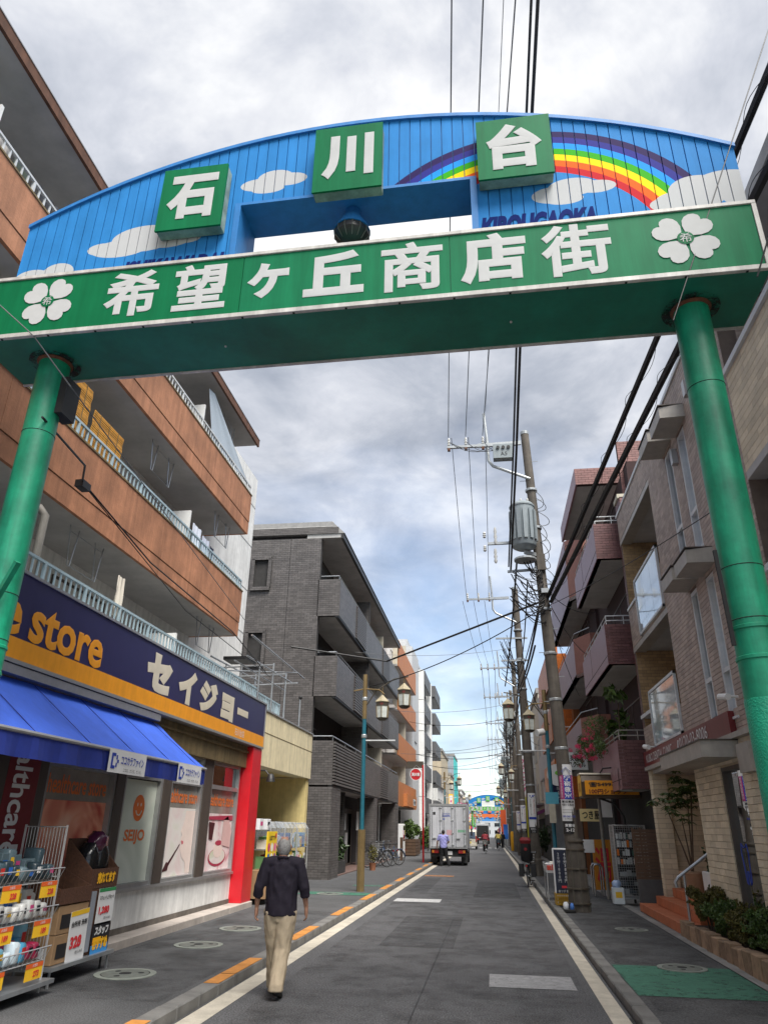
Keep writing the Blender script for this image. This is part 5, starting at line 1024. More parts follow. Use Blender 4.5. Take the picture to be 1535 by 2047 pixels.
spiral([(1.72,18.75,7.42),(3.5,6.6,9.8),(5.2,-5.6,12.2)],.055,m_cable,'thick black telephone bundle with spiral lashing, left of two'); spiral([(1.80,18.75,7.30),(3.33,6.6,8.53),(4.9,-5.6,9.8)],.06,m_cable,'thick black telephone bundle with spiral lashing, nearer the clinic')
wire([(1.75,18.75,7.2),(3.72,9.8,6.2)],.008,m_cable,'thin drop line from the big pole to the clinic wall',sag=.1)
wire([(1.70,18.7,7.35),(-3.3,24.0,6.9),(-6.2,22.3,7.05)],.03,m_cable,'black cable slung across the street to the grey apartment house') ; wire([(1.62,18.7,7.15),(-3.6,22.3,5.75)],.015,m_cable,'cable from the big pole down to the left lamp post',sag=.25)
wire([(1.4,32.2,9.2),(-5.5,30.0,8.6)],.008,m_gcable,'thin wire across the street at balcony height',sag=.25); wire([(1.6,46.4,9.0),(-5.5,44,8.2)],.012,m_gcable,'thin wire across the street beyond the grey apartment house',sag=.3); wire([(1.6,46.4,6.4),(-5.5,47,6.0)],.012,m_gcable,'lower thin wire across the street by the orange panels',sag=.2)
for k,(y,z) in enumerate(((58.4,7.4),(70.4,7.6),(85,7.0),(101,7.2))): wire([(1.8,y,gz(y)+z),(-5.4,y-3,gz(y)+z-.6)],.022,m_cable,'sagging cable across the street at the %s far pole'%('first','second','third','fourth')[k],sag=.5)
for (xa,ya),(xb,yb) in zip(poles[:-1],poles[1:]):
    i=poles.index((xa,ya))+1; hh=12.4 if i==1 else 11.4; h2=11.4
    for k in range(3): wire([(xa-2.6+.5*k if i<3 else xa-2.1+.42*k,ya-.1,gz(ya)+hh),(xb-2.4+.5*k if i<2 else xb-2.1+.42*k,yb-.1,gz(yb)+h2)],.010 if i<3 else .016,m_gcable,'%s of three power lines from the %s pole to the next along the right'%(('left','middle','right')[k],('first','second','third','fourth','fifth','sixth','seventh','eighth')[i-1]),sag=.35,group='power lines from pole to pole')
    wire([(xa-.3,ya,gz(ya)+7.6),(xb-.3,yb,gz(yb)+7.4)],.035,m_cable,'black telephone cable from pole %s to the next along the right'%('one','two','three','four','five','six','seven','eight')[i-1],sag=.4,group='telephone cables from pole to pole')
for i,((xa,ya),(xb,yb)) in enumerate(zip(poles[:-1],poles[1:])):
    for k in range(4):
        za,zc=rnd.uniform(5.6,9.4),rnd.uniform(5.6,9.2); wire([(xa-rnd.uniform(.1,.9),ya,gz(ya)+za),(xb-rnd.uniform(.1,.9),yb,gz(yb)+zc)],rnd.choice((.012,.018,.026)),m_cable,'%s loose service wire, %s, between the %s pole and the next'%(('highest','upper','lower','lowest')[k],('thin','thick')[k%2],('first','second','third','fourth','fifth','sixth','seventh','eighth')[i]),sag=rnd.uniform(.2,.7),group='loose service wires between poles')
for k,(x,y,z) in enumerate(((3.25,21.0,7.6),(3.25,23.5,6.9),(3.3,27,6.2),(3.3,31,8.8))): wire([(1.62,18.75,7.7-.15*k),(x,y,z)],.010,m_cable,'%s drop wire from the big pole to the maroon and purple houses'%ORDW[k],sag=.25,group='drop wires from the big pole')
for k,(y0,x1,y1,z1) in enumerate(((32.3,3.0,38,6.8),(32.3,3.4,44,7.5),(46.5,3.4,52,7.0),(46.5,-5.5,52,8.6),(58.5,3.3,64,6.0),(58.5,-5.5,66,8.0),(70.5,-5.6,78,7.5))): wire([(1.7,y0,8.2),(x1,y1,z1)],.014,m_cable,'%s house connection wire down the street'%ORDW[k],sag=.4,group='house connection wires')
# wires tied to the arch
wire([(-4.45,5.85,5.6),(-4.75,7.2,5.75),(-5.3,8.05,5.98)],.014,m_cable,'black cable from the left arch column to the balcony'); wire([(-5.3,8.05,5.98),(-5.3,10.3,5.62),(-5.35,14.5,5.55),(-5.6,17.9,5.35)],.012,m_cable,'black cable sagging along the rust-orange balcony front'); wire([(-5.3,8.05,5.96),(-5.35,12,5.30),(-5.5,18,5.25)],.008,m_cable,'thin wire under the black cable along the balcony front')
jb=tag(MB().box(-5.36,-5.24,7.98,8.18,5.88,5.98).build('splice_box',m_print_k),'small black cable splice box in front of the orange balcony','cable box')
wire([(-4.95,5.2,6.75),(-4.55,5.55,6.42),(-4.2,5.83,5.95),(-5.9,17,6.4)],.007,m_gcable,'thin stay wire from the beam end past the left column'); wire([(1.79,5.45,5.93),(3.30,5.45,9.66),(4.1,5.45,11.6)],.006,m_cable,'thin black stay wire crossing the right clover emblem'); wire([(2.55,5.4,6.3),(3.3,5.0,8.3)],.008,m_cable,'second thin stay wire at the right end of the beam')
# ---- street lamps with two hexagonal lanterns
def lantern(t,c,s=1.0):
    x,y,z=c; M=Matrix.Rotation(math.pi/6,3,'Z')
    b=MB().lathe(c,[(.10*s,-.06*s),(.185*s,0),(.20*s,.02*s)],6,M=M).build('lantern',m_bronze,t)
    MB().lathe(c,[(.17*s,.02*s),(.195*s,.36*s)],6,M=M).build('lantern_glass',m_lglass,b)
    for k in range(6): a=math.pi/6+k*math.pi/3; MB().bar((x+.178*s*math.cos(a),y+.178*s*math.sin(a),z+.02*s),(x+.205*s*math.cos(a),y+.205*s*math.sin(a),z+.37*s),.022*s).build('glazing_bar',m_gold,b)
    MB().lathe(c,[(.205*s,.36*s),(.212*s,.48*s)],6,M=M).build('lantern_frieze',m_bronze,b)
    for k in range(6): a=k*math.pi/3+math.pi/6*1; 
    d=disc(MB(),frame((x,y-.19*s,z+.42*s),(1,0,0),(0,0,1)),.045*s,12,.01).build('red_boss',paint('#7a1f22'),b)
    MB().lathe(c,[(.235*s,.48*s),(.235*s,.50*s),(.06*s,.66*s),(.03*s,.70*s)],6,M=M).build('lantern_roof',m_lroof,b)
    MB().tube([(x,y,z+.68*s),(x,y,z+.92*s)],.014*s,6).build('hanger',m_gold,b)
def street_lamp(x,y,label,side,detail=True,gold=True):
    zb=gz(y)+.1; t=thing('street_lamp',label,'street lamp',(x,y,zb),group='street lamps with hexagonal lanterns'); d=1 if side<0 else -1
    MB().tube([(x,y,zb),(x,y,zb+4.7)],.062,12).build('lower_post',m_teal,t,smooth=True); MB().tube([(x,y,zb+4.66),(x,y,zb+6.0)],.07,12).build('upper_post',m_gold,t,smooth=True)
    if gold:
        for k in range(8): a=k*math.pi/4; MB().tube([(x+.075*math.cos(a),y+.075*math.sin(a),zb),(x+.075*math.cos(a),y+.075*math.sin(a),zb+1.58)],.032,6).build('fluted_sleeve',m_gold,t,smooth=True)
    for z in(4.1,5.2): MB().lathe((x,y,zb+z),[(.07,0),(.082,.02),(.082,.09),(.07,.11)],12).build('collar',m_galv,t)
    MB().tube([(x-d*.35,y-.02,zb+5.50),(x,y-.03,zb+5.56),(x+d*.45,y-.06,zb+5.52),(x+d*.62,y-.10,zb+5.38)],.022,7).build('bracket_arm',m_gold,t,smooth=True); MB().tube([(x-d*.1,y,zb+4.85),(x+d*.35,y-.02,zb+5.5),(x+d*.9,y-.03,zb+5.85),(x+d*1.35,y-.04,zb+5.92)],.02,7).build('bracket_arm',m_bronze,t,smooth=True)
    MB().tube([(x,y,zb+4.03),(x+d*.95,y,zb+4.03)],.022,7).build('banner_arm',m_railw,t)
    lantern(t,(x+d*.56,y-.08,zb+4.66)); lantern(t,(x+d*1.22,y-.03,zb+5.02)); return t
street_lamp(-3.72,22.2,'teal and gold lamp post with two lanterns on the left, nearest',-1)
RL=street_lamp(1.92,25.2,'teal lamp post with two lanterns on the right, behind the big pole',1,gold=False)
cm=MB().tube([(1.80,25.1,4.72),(1.58,24.95,4.66)],.11,14).build('security_camera',m_whitep,RL,smooth=True); MB().box(1.72,2.12,25.0,25.05,2.5,2.85).build('blue_plate',paint('#4a93a8'),RL); MB().box(1.80,2.0,24.95,25.08,1.95,2.5).build('meter_box',mat('meter_box',(.40,.37,.30),var=.1,dirt=.2),RL)
for i,(x,y,s,lb) in enumerate(((-3.75,63,-1,'second lamp post on the left, past the terracotta balconies'),(-3.75,92,-1,'third lamp post on the left, by the white gabled house'),(-3.75,125,-1,'fourth lamp post on the left, by the turquoise sheeting'),(1.95,51,1,'second lamp post on the right, past the orange house'),(1.95,76,1,'third lamp post on the right, past the fifth pole'),(1.95,108,1,'fourth lamp post on the right, before the second gateway'))): street_lamp(x,y,lb,s,gold=False)
for k,y in enumerate((150,168,188,210,235)):
    for s_ in(-1,1): street_lamp(-3.75 if s_<0 else 1.95,y+4*s_,'%s distant lamp post past the second gateway on the %s'%(ORDW[k],'left' if s_<0 else 'right'),s_,gold=False)
# hydrant sign
HS=thing('hydrant_sign','round red fire hydrant sign on a red pole beside the truck','sign',(-3.65,41.5,.1)); m_hred=mat('hydrant_red',(.50,.02,.025),rough=.4,var=.1)
MB().tube([(-3.65,41.5,.1),(-3.64,41.5,4.9)],.05,10).build('post',m_hred,HS,smooth=True); MB().tube([(-3.64,41.5,4.6),(-4.0,41.48,4.9),(-4.3,41.48,4.6)],.015,5).build('bracket',m_steel,HS)
dd=MB().lathe((-4.03,41.46,4.42),[(.31,-.015),(.31,.015)],24,axis='Y').build('disc',m_hred,HS); rim=MB().lathe((-4.03,41.46,4.42),[(.32,-.02),(.29,-.022),(.29,.02),(.32,.02)],24,axis='Y',ring=True).build('rim',m_print_w,dd); text('消火栓',fF(-4.03,41.43,4.42),m_print_w,dd,w=.46,h=.18,bold=.04)
MB().box(-4.5,-3.6,41.48,41.5,4.75,5.1).build('iron_scroll',m_bronze,HS)
# ================================================================ people, vehicles, bicycles
from mathutils import noise as mnoise
def remeshed(mb,name,m,parent,voxel=.012,smooth=3,folds=None):
    """one continuous closed surface grown from overlapping lofts"""
    o=mb.build(name,m,None,smooth=True); r=o.modifiers.new('r','REMESH'); r.mode='VOXEL'; r.voxel_size=voxel; r.use_smooth_shade=True
    s=o.modifiers.new('s','SMOOTH'); s.iterations=smooth; s.factor=.5
    dg=bpy.context.evaluated_depsgraph_get(); me=bpy.data.meshes.new_from_object(o.evaluated_get(dg)); me.name=name
    bpy.data.objects.remove(o); me.materials.clear(); me.materials.append(m)
    if folds:      # soft cloth folds pressed into the surface
        amp,sx,sz,seed=folds; me.update(); nn=[v.normal.copy() for v in me.vertices]
        for v,q in zip(me.vertices,nn):
            c=v.co; a=mnoise.noise(Vector((c.x*sx+seed,c.y*sx,c.z*sz+c.x*5))); b=mnoise.noise(Vector((c.x*sx*2.3,c.y*sx*2+seed,c.z*sz*2.4-c.x*9)))
            v.co=c+q*amp*((1-2.2*abs(a))*.7+b*.6)
    me.polygons.foreach_set('use_smooth',[True]*len(me.polygons)); n=bpy.data.objects.new(name,me); COL.objects.link(n); n.parent=parent; return n
m_skin=mat('skin',(.42,.22,.145),rough=.55,var=.08,scale=20); m_hairg=mat('grey_hair',(.30,.29,.28),rough=.6,var=.4,scale=60,bump=.6,bscale=120); m_hairk=mat('black_hair',(.012,.011,.011),rough=.45,var=.2,scale=50); m_shoe=mat('black_shoe',(.012,.012,.013),rough=.5,var=.1)
def cloth_mat(name,c,b=.5,sc=9): return mat(name,c,rough=.85,var=.12,scale=6,bump=b,bscale=sc)
def hand(mb,w,d,s,r=1.0,curl=.5):
    """palm, four unequal bent fingers and a thumb leaving the side of the palm; d = pointing direction"""
    w,d=Vector(w),Vector(d).normalized(); side=Vector((0,1,0)); side=(side-d*side.dot(d)).normalized(); nrm=d.cross(side)*s
    mb.tube([w-d*.02,w+d*.03*r,w+d*.085*r],[(.022*r,.026*r),(.024*r,.038*r),(.02*r,.038*r)] if abs(d.z)>.7 else [.026*r,.034*r,.032*r],8)
    for k,(o,l) in enumerate(((.030,.070),(.010,.080),(-.010,.075),(-.029,.058))):
        a=w+d*.08*r+side*o*r; b=a+d*l*.45*r+nrm*.006; c=b+(d*(1-curl)+nrm*curl*-1).normalized()*l*.35*r; e=c+(d*(1-curl*1.4)+nrm*-curl*1.4).normalized()*l*.28*r
        mb.tube([a-d*.02,a,b,c,e],[.0095*r,.0095*r,.009*r,.0085*r,.007*r],6)
    t0=w+d*.025*r+side*.030*r; t1=t0+(d*.6+side*.7).normalized()*.035*r; t2=t1+(d*.9+side*.25-nrm*.3).normalized()*.035*r; mb.tube([w+d*.015+side*.01,t0,t1,t2],[.013*r,.013*r,.011*r,.008*r],6)
def person(label,J,shirt,trous,hair,voxel=.014,sleeve=.6,bald=False,shoe=None,head_yaw=0,cap=None,longsl=False,hemz=None):
    """J: joints; facing +Y. Returns the root, built about the origin"""
    t=thing('person',label,'person',(0,0,0)); V3=Vector
    S_,E_,W_,H_,K_,A_=J['sh'],J['el'],J['wr'],J['hip'],J['kn'],J['an']; nk=V3(J['neck']); hd=V3(J['head']); pel=(V3(H_[0])+V3(H_[1]))/2; fd=J.get('foot',[(0,.16,-.03)]*2)
    b=MB(); ch=(V3(S_[0])+V3(S_[1]))/2
    b.tube([pel-V3((0,0,.05)),pel+(ch-pel)*.35,pel+(ch-pel)*.8,ch,nk],[(.135,.10),(.125,.09),(.15,.10),(.13,.085),(.055,.055)],14)
    b.tube([ch+(nk-ch)*.5,nk,hd-V3((0,.0,.03))],[.058,.052,.055],10)
    M=Matrix.Rotation(head_yaw,3,'Z')
    def hp(x,y,z): return hd+M@V3((x,y,z))
    b.ball(hd,(.076,.094,.112),16,12); b.ball(hp(0,.055,-.055),(.052,.045,.06),10,8)       # skull and jaw
    b.tube([hp(0,.088,.02),hp(0,.112,-.018),hp(0,.092,-.028)],[.010,.016,.012],6)             # nose
    for s in(-1,1): b.tube([hp(s*.074,-.005,.025),hp(s*.086,-.014,.012),hp(s*.080,-.006,-.03)],[.010,.016,.009],6); b.ball(hp(s*.03,.085,.016),(.015,.010,.010),6,5)
    b.tube([hp(-.022,.096,-.06),hp(0,.102,-.058),hp(.022,.096,-.06)],.007,5)                 # lips
    for i,s in((0,-1),(1,1)):
        b.tube([ch+(V3(S_[i])-ch)*.5,S_[i],V3(S_[i]).lerp(V3(E_[i]),.5),E_[i],V3(E_[i]).lerp(V3(W_[i]),.35),W_[i]],[.052,.052,.045,.037,.038,.025],10)
        d=V3(W_[i])-V3(E_[i]); hand(b,W_[i],J['hd'][i] if 'hd' in J else d,s)
        b.tube([H_[i],V3(H_[i]).lerp(V3(K_[i]),.5),K_[i],V3(K_[i]).lerp(V3(A_[i]),.35),A_[i]],[.08,.07,.052,.055,.035],10)
    body=remeshed(b,'body',m_skin,t,voxel=min(voxel,.009),smooth=2)
    for s in(-1,1): MB().ball(hp(s*.031,.093,.017),.007,6,4).build('eye',m_print_k,body)
    # hair
    h=MB()
    if bald:      # thin grey hair on back and sides, bare crown
        n_,m_=30,22; vs=[]; fs=[]
        for i in range(m_+1):
            ph=math.pi*i/m_
            for j in range(n_):
                t_=2*math.pi*j/n_; k_=1+.06*mnoise.noise(Vector((math.cos(t_)*7,math.sin(t_)*7,ph*9))); vs.append((.081*k_*math.sin(ph)*math.cos(t_),.099*k_*math.sin(ph)*math.sin(t_),-.116*k_*math.cos(ph)))
        for i in range(m_):
            for j in range(n_):
                q=[i*n_+j,i*n_+(j+1)%n_,(i+1)*n_+(j+1)%n_,(i+1)*n_+j]; c=sum((V3(vs[a_]) for a_ in q),V3())/4; w=.012*mnoise.noise(c*40)
                if c.z<.082+w+.2*max(0,-c.y-.05) and c.z>-.085 and c.y<.035-.3*max(0,-c.z-.02)+w: fs.append(tuple(q))
        h.add([hp(*p) for p in vs],fs); used=sorted({i for f in h.f for i in f}); mp={a_:k_ for k_,a_ in enumerate(used)}; h.v=[h.v[i] for i in used]; h.f=[tuple(mp[i] for i in f) for f in h.f]
        h.build('hair',hair,body,smooth=True)
    else:
        h.ball(hp(0,-.012,.022),(.084,.098,.104),14,10); h.ball(hp(0,-.05,-.03),(.07,.055,.06),10,8); remeshed(h,'hair',hair,body,voxel=.009,smooth=3)
    # trousers
    q=MB(); top=pel+V3((0,0,.14)) ; q.tube([pel-V3((0,0,.09)),pel,pel+(top-pel)*.6,top],[(.12,.10),(.165,.125),(.16,.12),(.15,.11)],14)
    for i in(0,1): q.tube([V3(H_[i])+V3((0,0,.03)),V3(H_[i]).lerp(V3(K_[i]),.4),K_[i],V3(K_[i]).lerp(V3(A_[i]),.5),V3(A_[i])+V3((0,-.01,.0)),V3(A_[i])+V3((0,-.012,-.035))],[(.108,.112),(.104,.108),(.090,.096),(.084,.094),(.082,.092),(.086,.094)],12)
    remeshed(q,'trousers',trous,body,voxel=voxel,smooth=4,folds=(.010,13,5.5,1.7))
    # shirt
    q=MB(); hem=pel+V3((0,0,-.03 if hemz is None else hemz)); q.tube([hem,hem.lerp(ch,.25),hem.lerp(ch,.55),hem.lerp(ch,.85),ch+V3((0,0,.015)),nk+V3((0,-.008,-.035)),nk+V3((0,-.01,.004))],[(.188,.142),(.182,.134),(.186,.130),(.203,.124),(.165,.100),(.075,.075),(.068,.072)],16)
    for i,s in((0,-1),(1,1)):
        S3,E3,W3=V3(S_[i]),V3(E_[i]),V3(W_[i]); e=E3.lerp(W3,sleeve) if sleeve>0 else S3.lerp(E3,1+sleeve)
        pts=[ch+(S3-ch)*.35+V3((0,0,.012)),S3+V3((0,0,.008)),S3.lerp(E3,.5)]+([E3,E3.lerp(W3,sleeve*.6),e] if sleeve>0 else [e]); rs=[.092,.082,.070]+([.058,.054,.058] if sleeve>0 else [.068]); q.tube(pts,rs,10)
    remeshed(q,'shirt',shirt,body,voxel=voxel,smooth=4,folds=(.011,9,5,4.2))
    if bald: MB().tube([nk+V3((.07*math.cos(a),.072*math.sin(a)-.008,.005-.012*math.sin(a))) for a in [2*math.pi*k/14 for k in range(15)]],.016,6).build('collar',shirt,body,smooth=True)
    for i in(0,1):
        f=V3(fd[i]); a=V3(A_[i]); sh=MB(); sh.tube([a-f*.30+V3((0,0,-.03)),a+V3((0,0,-.045)),a+f*.5+V3((0,0,-.035)),a+f*1.0+V3((0,0,-.045))],[(.036,.034),(.045,.038),(.048,.032),(.030,.020)],10); sh.tube([a+V3((0,0,.02)),a+V3((0,0,-.05))],[.042,.045],10); remeshed(sh,'shoe',shoe or m_shoe,body,voxel=.010,smooth=2)
    return t
# the walking man
J=dict(sh=[(-.185,0,1.325),(.185,0,1.325)],el=[(-.262,-.055,1.085),(.262,-.02,1.085)],wr=[(-.287,.03,.875),(.287,.07,.88)],hip=[(-.085,0,.83),(.085,0,.83)],kn=[(-.062,.10,.46),(.045,-.02,.46)],an=[(-.055,.20,.10),(.03,-.18,.125)],neck=(-.01,.01,1.39),head=(-.012,.035,1.515),hd=[(-.02,.12,-1),(.02,.2,-1)],foot=[(-.04,.20,-.012),(.03,.18,-.07)])
man=person('elderly man in dark shirt and beige trousers walking away on the road edge',J,cloth_mat('shirt_plum',(.011,.007,.017),.7,14),cloth_mat('trousers_beige',(.43,.345,.24),.7,9),m_hairg,voxel=.011,sleeve=.42,bald=True,head_yaw=.25)
place(man,(-2.47,9.2,.0),.10)
# delivery man behind the truck
J2=dict(sh=[(-.19,0,1.36),(.19,0,1.36)],el=[(-.30,.02,1.12),(.27,.12,1.10)],wr=[(-.33,.12,.90),(.20,.30,1.05)],hip=[(-.09,0,.86),(.09,0,.86)],kn=[(-.10,.04,.47),(.15,.04,.47)],an=[(-.12,0,.09),(.27,-.06,.09)],neck=(0,.01,1.43),head=(0,.04,1.555))
m_stripe=mat('uniform_lilac',(.30,.30,.62),rough=.85,var=.15,scale=5); m_black=mat('black_cloth',(.012,.012,.014),rough=.9,var=.1)
dm=person('delivery man in lilac and blue shirt and black trousers at the truck doors',J2,m_stripe,m_black,m_hairk,voxel=.016,sleeve=-.25,shoe=mat('pale_shoe',(.4,.4,.4),var=.1)); place(dm,(-2.5,40.05,.0),.0)
# ---------------------------------------------------------------- bicycles
m_tyre=mat('tyre',(.015,.015,.015),rough=.8,var=.1); m_chrome=mat('chrome',(.55,.56,.57),rough=.25,metal=.9,var=.05)
def bicycle(label,frame_m,basket_m=None,child=False,group=None,rear_basket=None,name='bicycle'):
    t=thing(name,label,'bicycle',(0,0,0),group=group); r=.33; yr,yf=-.52,.55
    for yw in(yr,yf):
        pts=[(0,yw+r*math.cos(a),r+r*math.sin(a)) for a in [2*math.pi*k/28 for k in range(29)]]
        w=MB().tube(pts,.019,7,caps=False).build('tyre',m_tyre,t,smooth=True); MB().tube([(0,yw+(r-.028)*math.cos(2*math.pi*k/28),r+(r-.028)*math.sin(2*math.pi*k/28)) for k in range(29)],.010,5,caps=False).build('rim',m_chrome,w,smooth=True)
        s=MB()
        for k in range(16): a=2*math.pi*k/16; s.tube([(.015*(-1)**k,yw,r),(0,yw+(r-.03)*math.cos(a),r+(r-.03)*math.sin(a))],.0025,3)
        s.build('spokes',m_chrome,w)['kind']='stuff'; MB().tube([(-.05,yw,r),(.05,yw,r)],.025,8).build('hub',m_chrome,w)
        MB().tube([(0,yw+(r+.035)*math.cos(a),r+(r+.035)*math.sin(a)) for a in [math.pi*(.05+.95*k/12)+ (0 if yw<0 else 0) for k in range(13)]],.014,6).build('mudguard',frame_m,t,smooth=True)
    bb=(0,-.06,.29); st=(0,-.24,.80); hd=(0,.40,.82); f=MB()
    f.tube([bb,st],.018,8); f.tube([bb,(0,.20,.50),hd],.020,8); f.tube([(0,-.14,.52),(0,.2,.55),(0,.42,.74)],.018,8)
    for s in(-1,1): f.tube([(s*.04,yr,r),(s*.02,-.1,.29)],.010,6); f.tube([(s*.04,yr,r),(s*.02,-.2,.68)],.009,6); f.tube([(s*.045,yf,r),(s*.04,.44,.68),(0,.42,.72)],.012,6)
    f.tube([hd,(0,.36,1.0)],.014,8); f.build('frame',frame_m,t,smooth=True)
    MB().tube([(-.27,.12,1.02),(-.22,.25,1.04),(-.06,.36,1.02),(.06,.36,1.02),(.22,.25,1.04),(.27,.12,1.02)],.012,7).build('handlebar',m_chrome,t,smooth=True)
    for s in(-1,1): MB().tube([(s*.268,.10,1.02),(s*.25,.20,1.03)],.017,7).build('grip',m_tyre,t)
    MB().tube([(0,-.15,.90),(0,-.30,.91),(0,-.40,.92)],[(.03,.02),(.075,.025),(.10,.03)],10).build('saddle',m_tyre,t,smooth=True); MB().tube([st,(0,-.27,.9)],.013,7).build('seat_post',m_chrome,t)
    c=MB().lathe((.05,-.06,.29),[(.09,-.004),(.09,.004)],16,axis='X').build('chainring',m_chrome,t); 
    for s,a in((1,.6),(-1,-.6)): MB().tube([(s*.06,-.06,.29),(s*.08,-.06+.16*math.cos(a)*s,.29-.12*s)],.010,6).build('crank',m_chrome,t); MB().box(s*.08,s*.17,-.06+.16*math.cos(a)*s-.03,-.06+.16*math.cos(a)*s+.03,.28-.12*s,.30-.12*s).build('pedal',m_tyre,t)
    rk=MB()
    for s in(-1,1): rk.tube([(s*.06,-.30,.70),(s*.06,-.75,.70)],.007,5); rk.tube([(s*.06,-.70,.70),(s*.04,yr,r)],.006,5)
    for k in range(4): rk.tube([(-.06,-.35-.12*k,.70),(.06,-.35-.12*k,.70)],.006,5)
    rk.build('rear_rack',m_chrome,t)['kind']='stuff'
    def bask(y,z,m,w=.17,d=.13,h=.22):
        q=MB()
        for k in range(7):
            for s in(-1,1): q.tube([(s*w*.85,y-d+2*d*k/6,z),(s*w,y-d*1.1+2.2*d*k/6,z+h)],.004,4); q.tube([(-w*.85+1.7*w*k/6,y+s*d,z),(-w+2*w*k/6,y+s*d*1.1,z+h)],.004,4)
        for zz in(0,.33,.66,1): k_=.85+.15*zz; q.tube([(-w*k_,y-d*(1+.1*zz),z+h*zz),(w*k_,y-d*(1+.1*zz),z+h*zz),(w*k_,y+d*(1+.1*zz),z+h*zz),(-w*k_,y+d*(1+.1*zz),z+h*zz),(-w*k_,y-d*(1+.1*zz),z+h*zz)],.006,4)
        o=q.build('basket',m,t); o['kind']='stuff'; return o
    if basket_m: bask(.62,.72,basket_m)
    if rear_basket: bask(-.60,.72,rear_basket,.19,.15,.24)
    if child:
        m=mat('child_seat_black',(.014,.014,.016),rough=.55,var=.1); c=MB(); c.tube([(0,-.42,.78),(0,-.50,.80),(0,-.74,.82),(0,-.84,1.0),(0,-.88,1.32)],[(.13,.05),(.17,.06),(.18,.07),(.18,.06),(.16,.05)],12); o=c.build('child_seat',m,t,smooth=True)
        MB().tube([(0,-.87,1.32),(0,-.90,1.42),(0,-.88,1.50)],[(.16,.05),(.19,.06),(.14,.04)],12).build('headrest',mat('seat_red',(.22,.012,.016),rough=.6,var=.1),o,smooth=True)
        for s in(-1,1): MB().box(s*.19,s*.145,-.72,-.42,.82,1.05).build('side_guard',m,o); MB().box(s*.12,s*.27,-.78,-.40,.32,.70).build('side_bag',m,o)
        disc(MB(),frame((0,-.925,1.15),(1,0,0),(0,0,1)),.05,12).build('reflector',MATS['seat_red'],o)
    MB().tube([(.06,-.52,.30),(.16,-.58,.02)],.008,5).build('kickstand',m_chrome,t); MB().box(-.03,.03,-.90,-.885,.62,.68).build('reflector',paint('#a01818'),t)
    return t
m_bkk=mat('bike_black',(.015,.015,.017),rough=.35,var=.1); m_bks=mat('bike_silver',(.35,.36,.37),rough=.35,metal=.6,var=.1); m_bkb=mat('bike_blue',(.03,.07,.16),rough=.35,var=.1); m_wire=mat('basket_wire',(.30,.30,.30),rough=.4,metal=.6,var=.1)
b=bicycle('black bicycle with a red and black child seat parked at the right kerb',m_bkk,m_wire,child=True); place(b,(1.17,27.6,0),-.12)
bk1=bicycle('black city bicycle parked under the grey apartment house, nearest the lamp',m_bkk,m_bkk,group='bicycles parked under the grey apartment house'); place(bk1,(-5.15,35.2,.12),2.35)
for i,(x,y,rz,fm,l) in enumerate(((-5.0,36.2,2.5,m_bks,'silver city bicycle parked second under the grey apartment house'),(-4.85,37.2,2.3,m_bkb,'dark blue bicycle parked at the far end of the entrance'))):
    q=bicycle(l,fm,m_wire,group='bicycles parked under the grey apartment house'); place(q,(x,y,.12),rz)
# riders
def rider(label,blabel,loc,shirt,basket):
    J=dict(sh=[(-.18,.05,1.36),(.18,.05,1.36)],el=[(-.30,.10,1.15),(.30,.10,1.15)],wr=[(-.27,.20,1.06),(.27,.20,1.06)],hip=[(-.10,-.25,.95),(.10,-.25,.95)],kn=[(-.13,.10,.66),(.13,.05,.80)],an=[(-.13,-.10,.24),(.13,-.02,.44)],neck=(0,.07,1.43),head=(0,.10,1.555),foot=[(0,.16,-.03)]*2)
    p=person(label,J,shirt,m_black,m_hairk,voxel=.02,sleeve=.6,hemz=.0); b=bicycle(blabel,m_bkk,m_wire,rear_basket=basket); place(p,loc); place(b,loc)
rider('cyclist in a dark red jacket riding away down the street','city bicycle with pale rear basket under the red-jacketed cyclist',(-.62,64.5,gz(64.5)),cloth_mat('jacket_red',(.20,.015,.025),.4),mat('basket_pale',(.5,.5,.48),var=.1))
rider('cyclist in a yellow top riding away near the right kerb','bicycle under the cyclist in the yellow top',(.52,78,gz(78)),cloth_mat('top_yellow',(.52,.40,.10),.4),mat('basket_blue',(.10,.16,.22),var=.1))
# far pedestrians
JW=dict(sh=[(-.18,0,1.36),(.18,0,1.36)],el=[(-.25,-.03,1.1),(.25,.04,1.1)],wr=[(-.26,.05,.88),(.26,.12,.88)],hip=[(-.09,0,.86),(.09,0,.86)],kn=[(-.08,.08,.47),(.08,-.04,.47)],an=[(-.07,.16,.09),(.07,-.2,.12)],neck=(0,.01,1.43),head=(0,.03,1.555))
for l,x,y,c in(('distant pedestrian in dark clothes in mid-street',-1.2,128,(.02,.02,.022)),('distant pedestrian in a white shirt on the right',.9,112,(.5,.5,.5)),('distant pedestrian in black beside the right kerb',1.05,88,(.015,.015,.016)),('pedestrian in blue-grey walking on the right pavement far off',2.4,95,(.10,.14,.20)),('pedestrian in a red top on the left pavement far off',-4.2,104,(.35,.03,.03))):
    p=person(l,JW,mat('cl_'+l[:32],c,rough=.9),m_black,m_hairk,voxel=.03); place(p,(x,y,gz(y)+(.1 if abs(x)>2 else 0)))
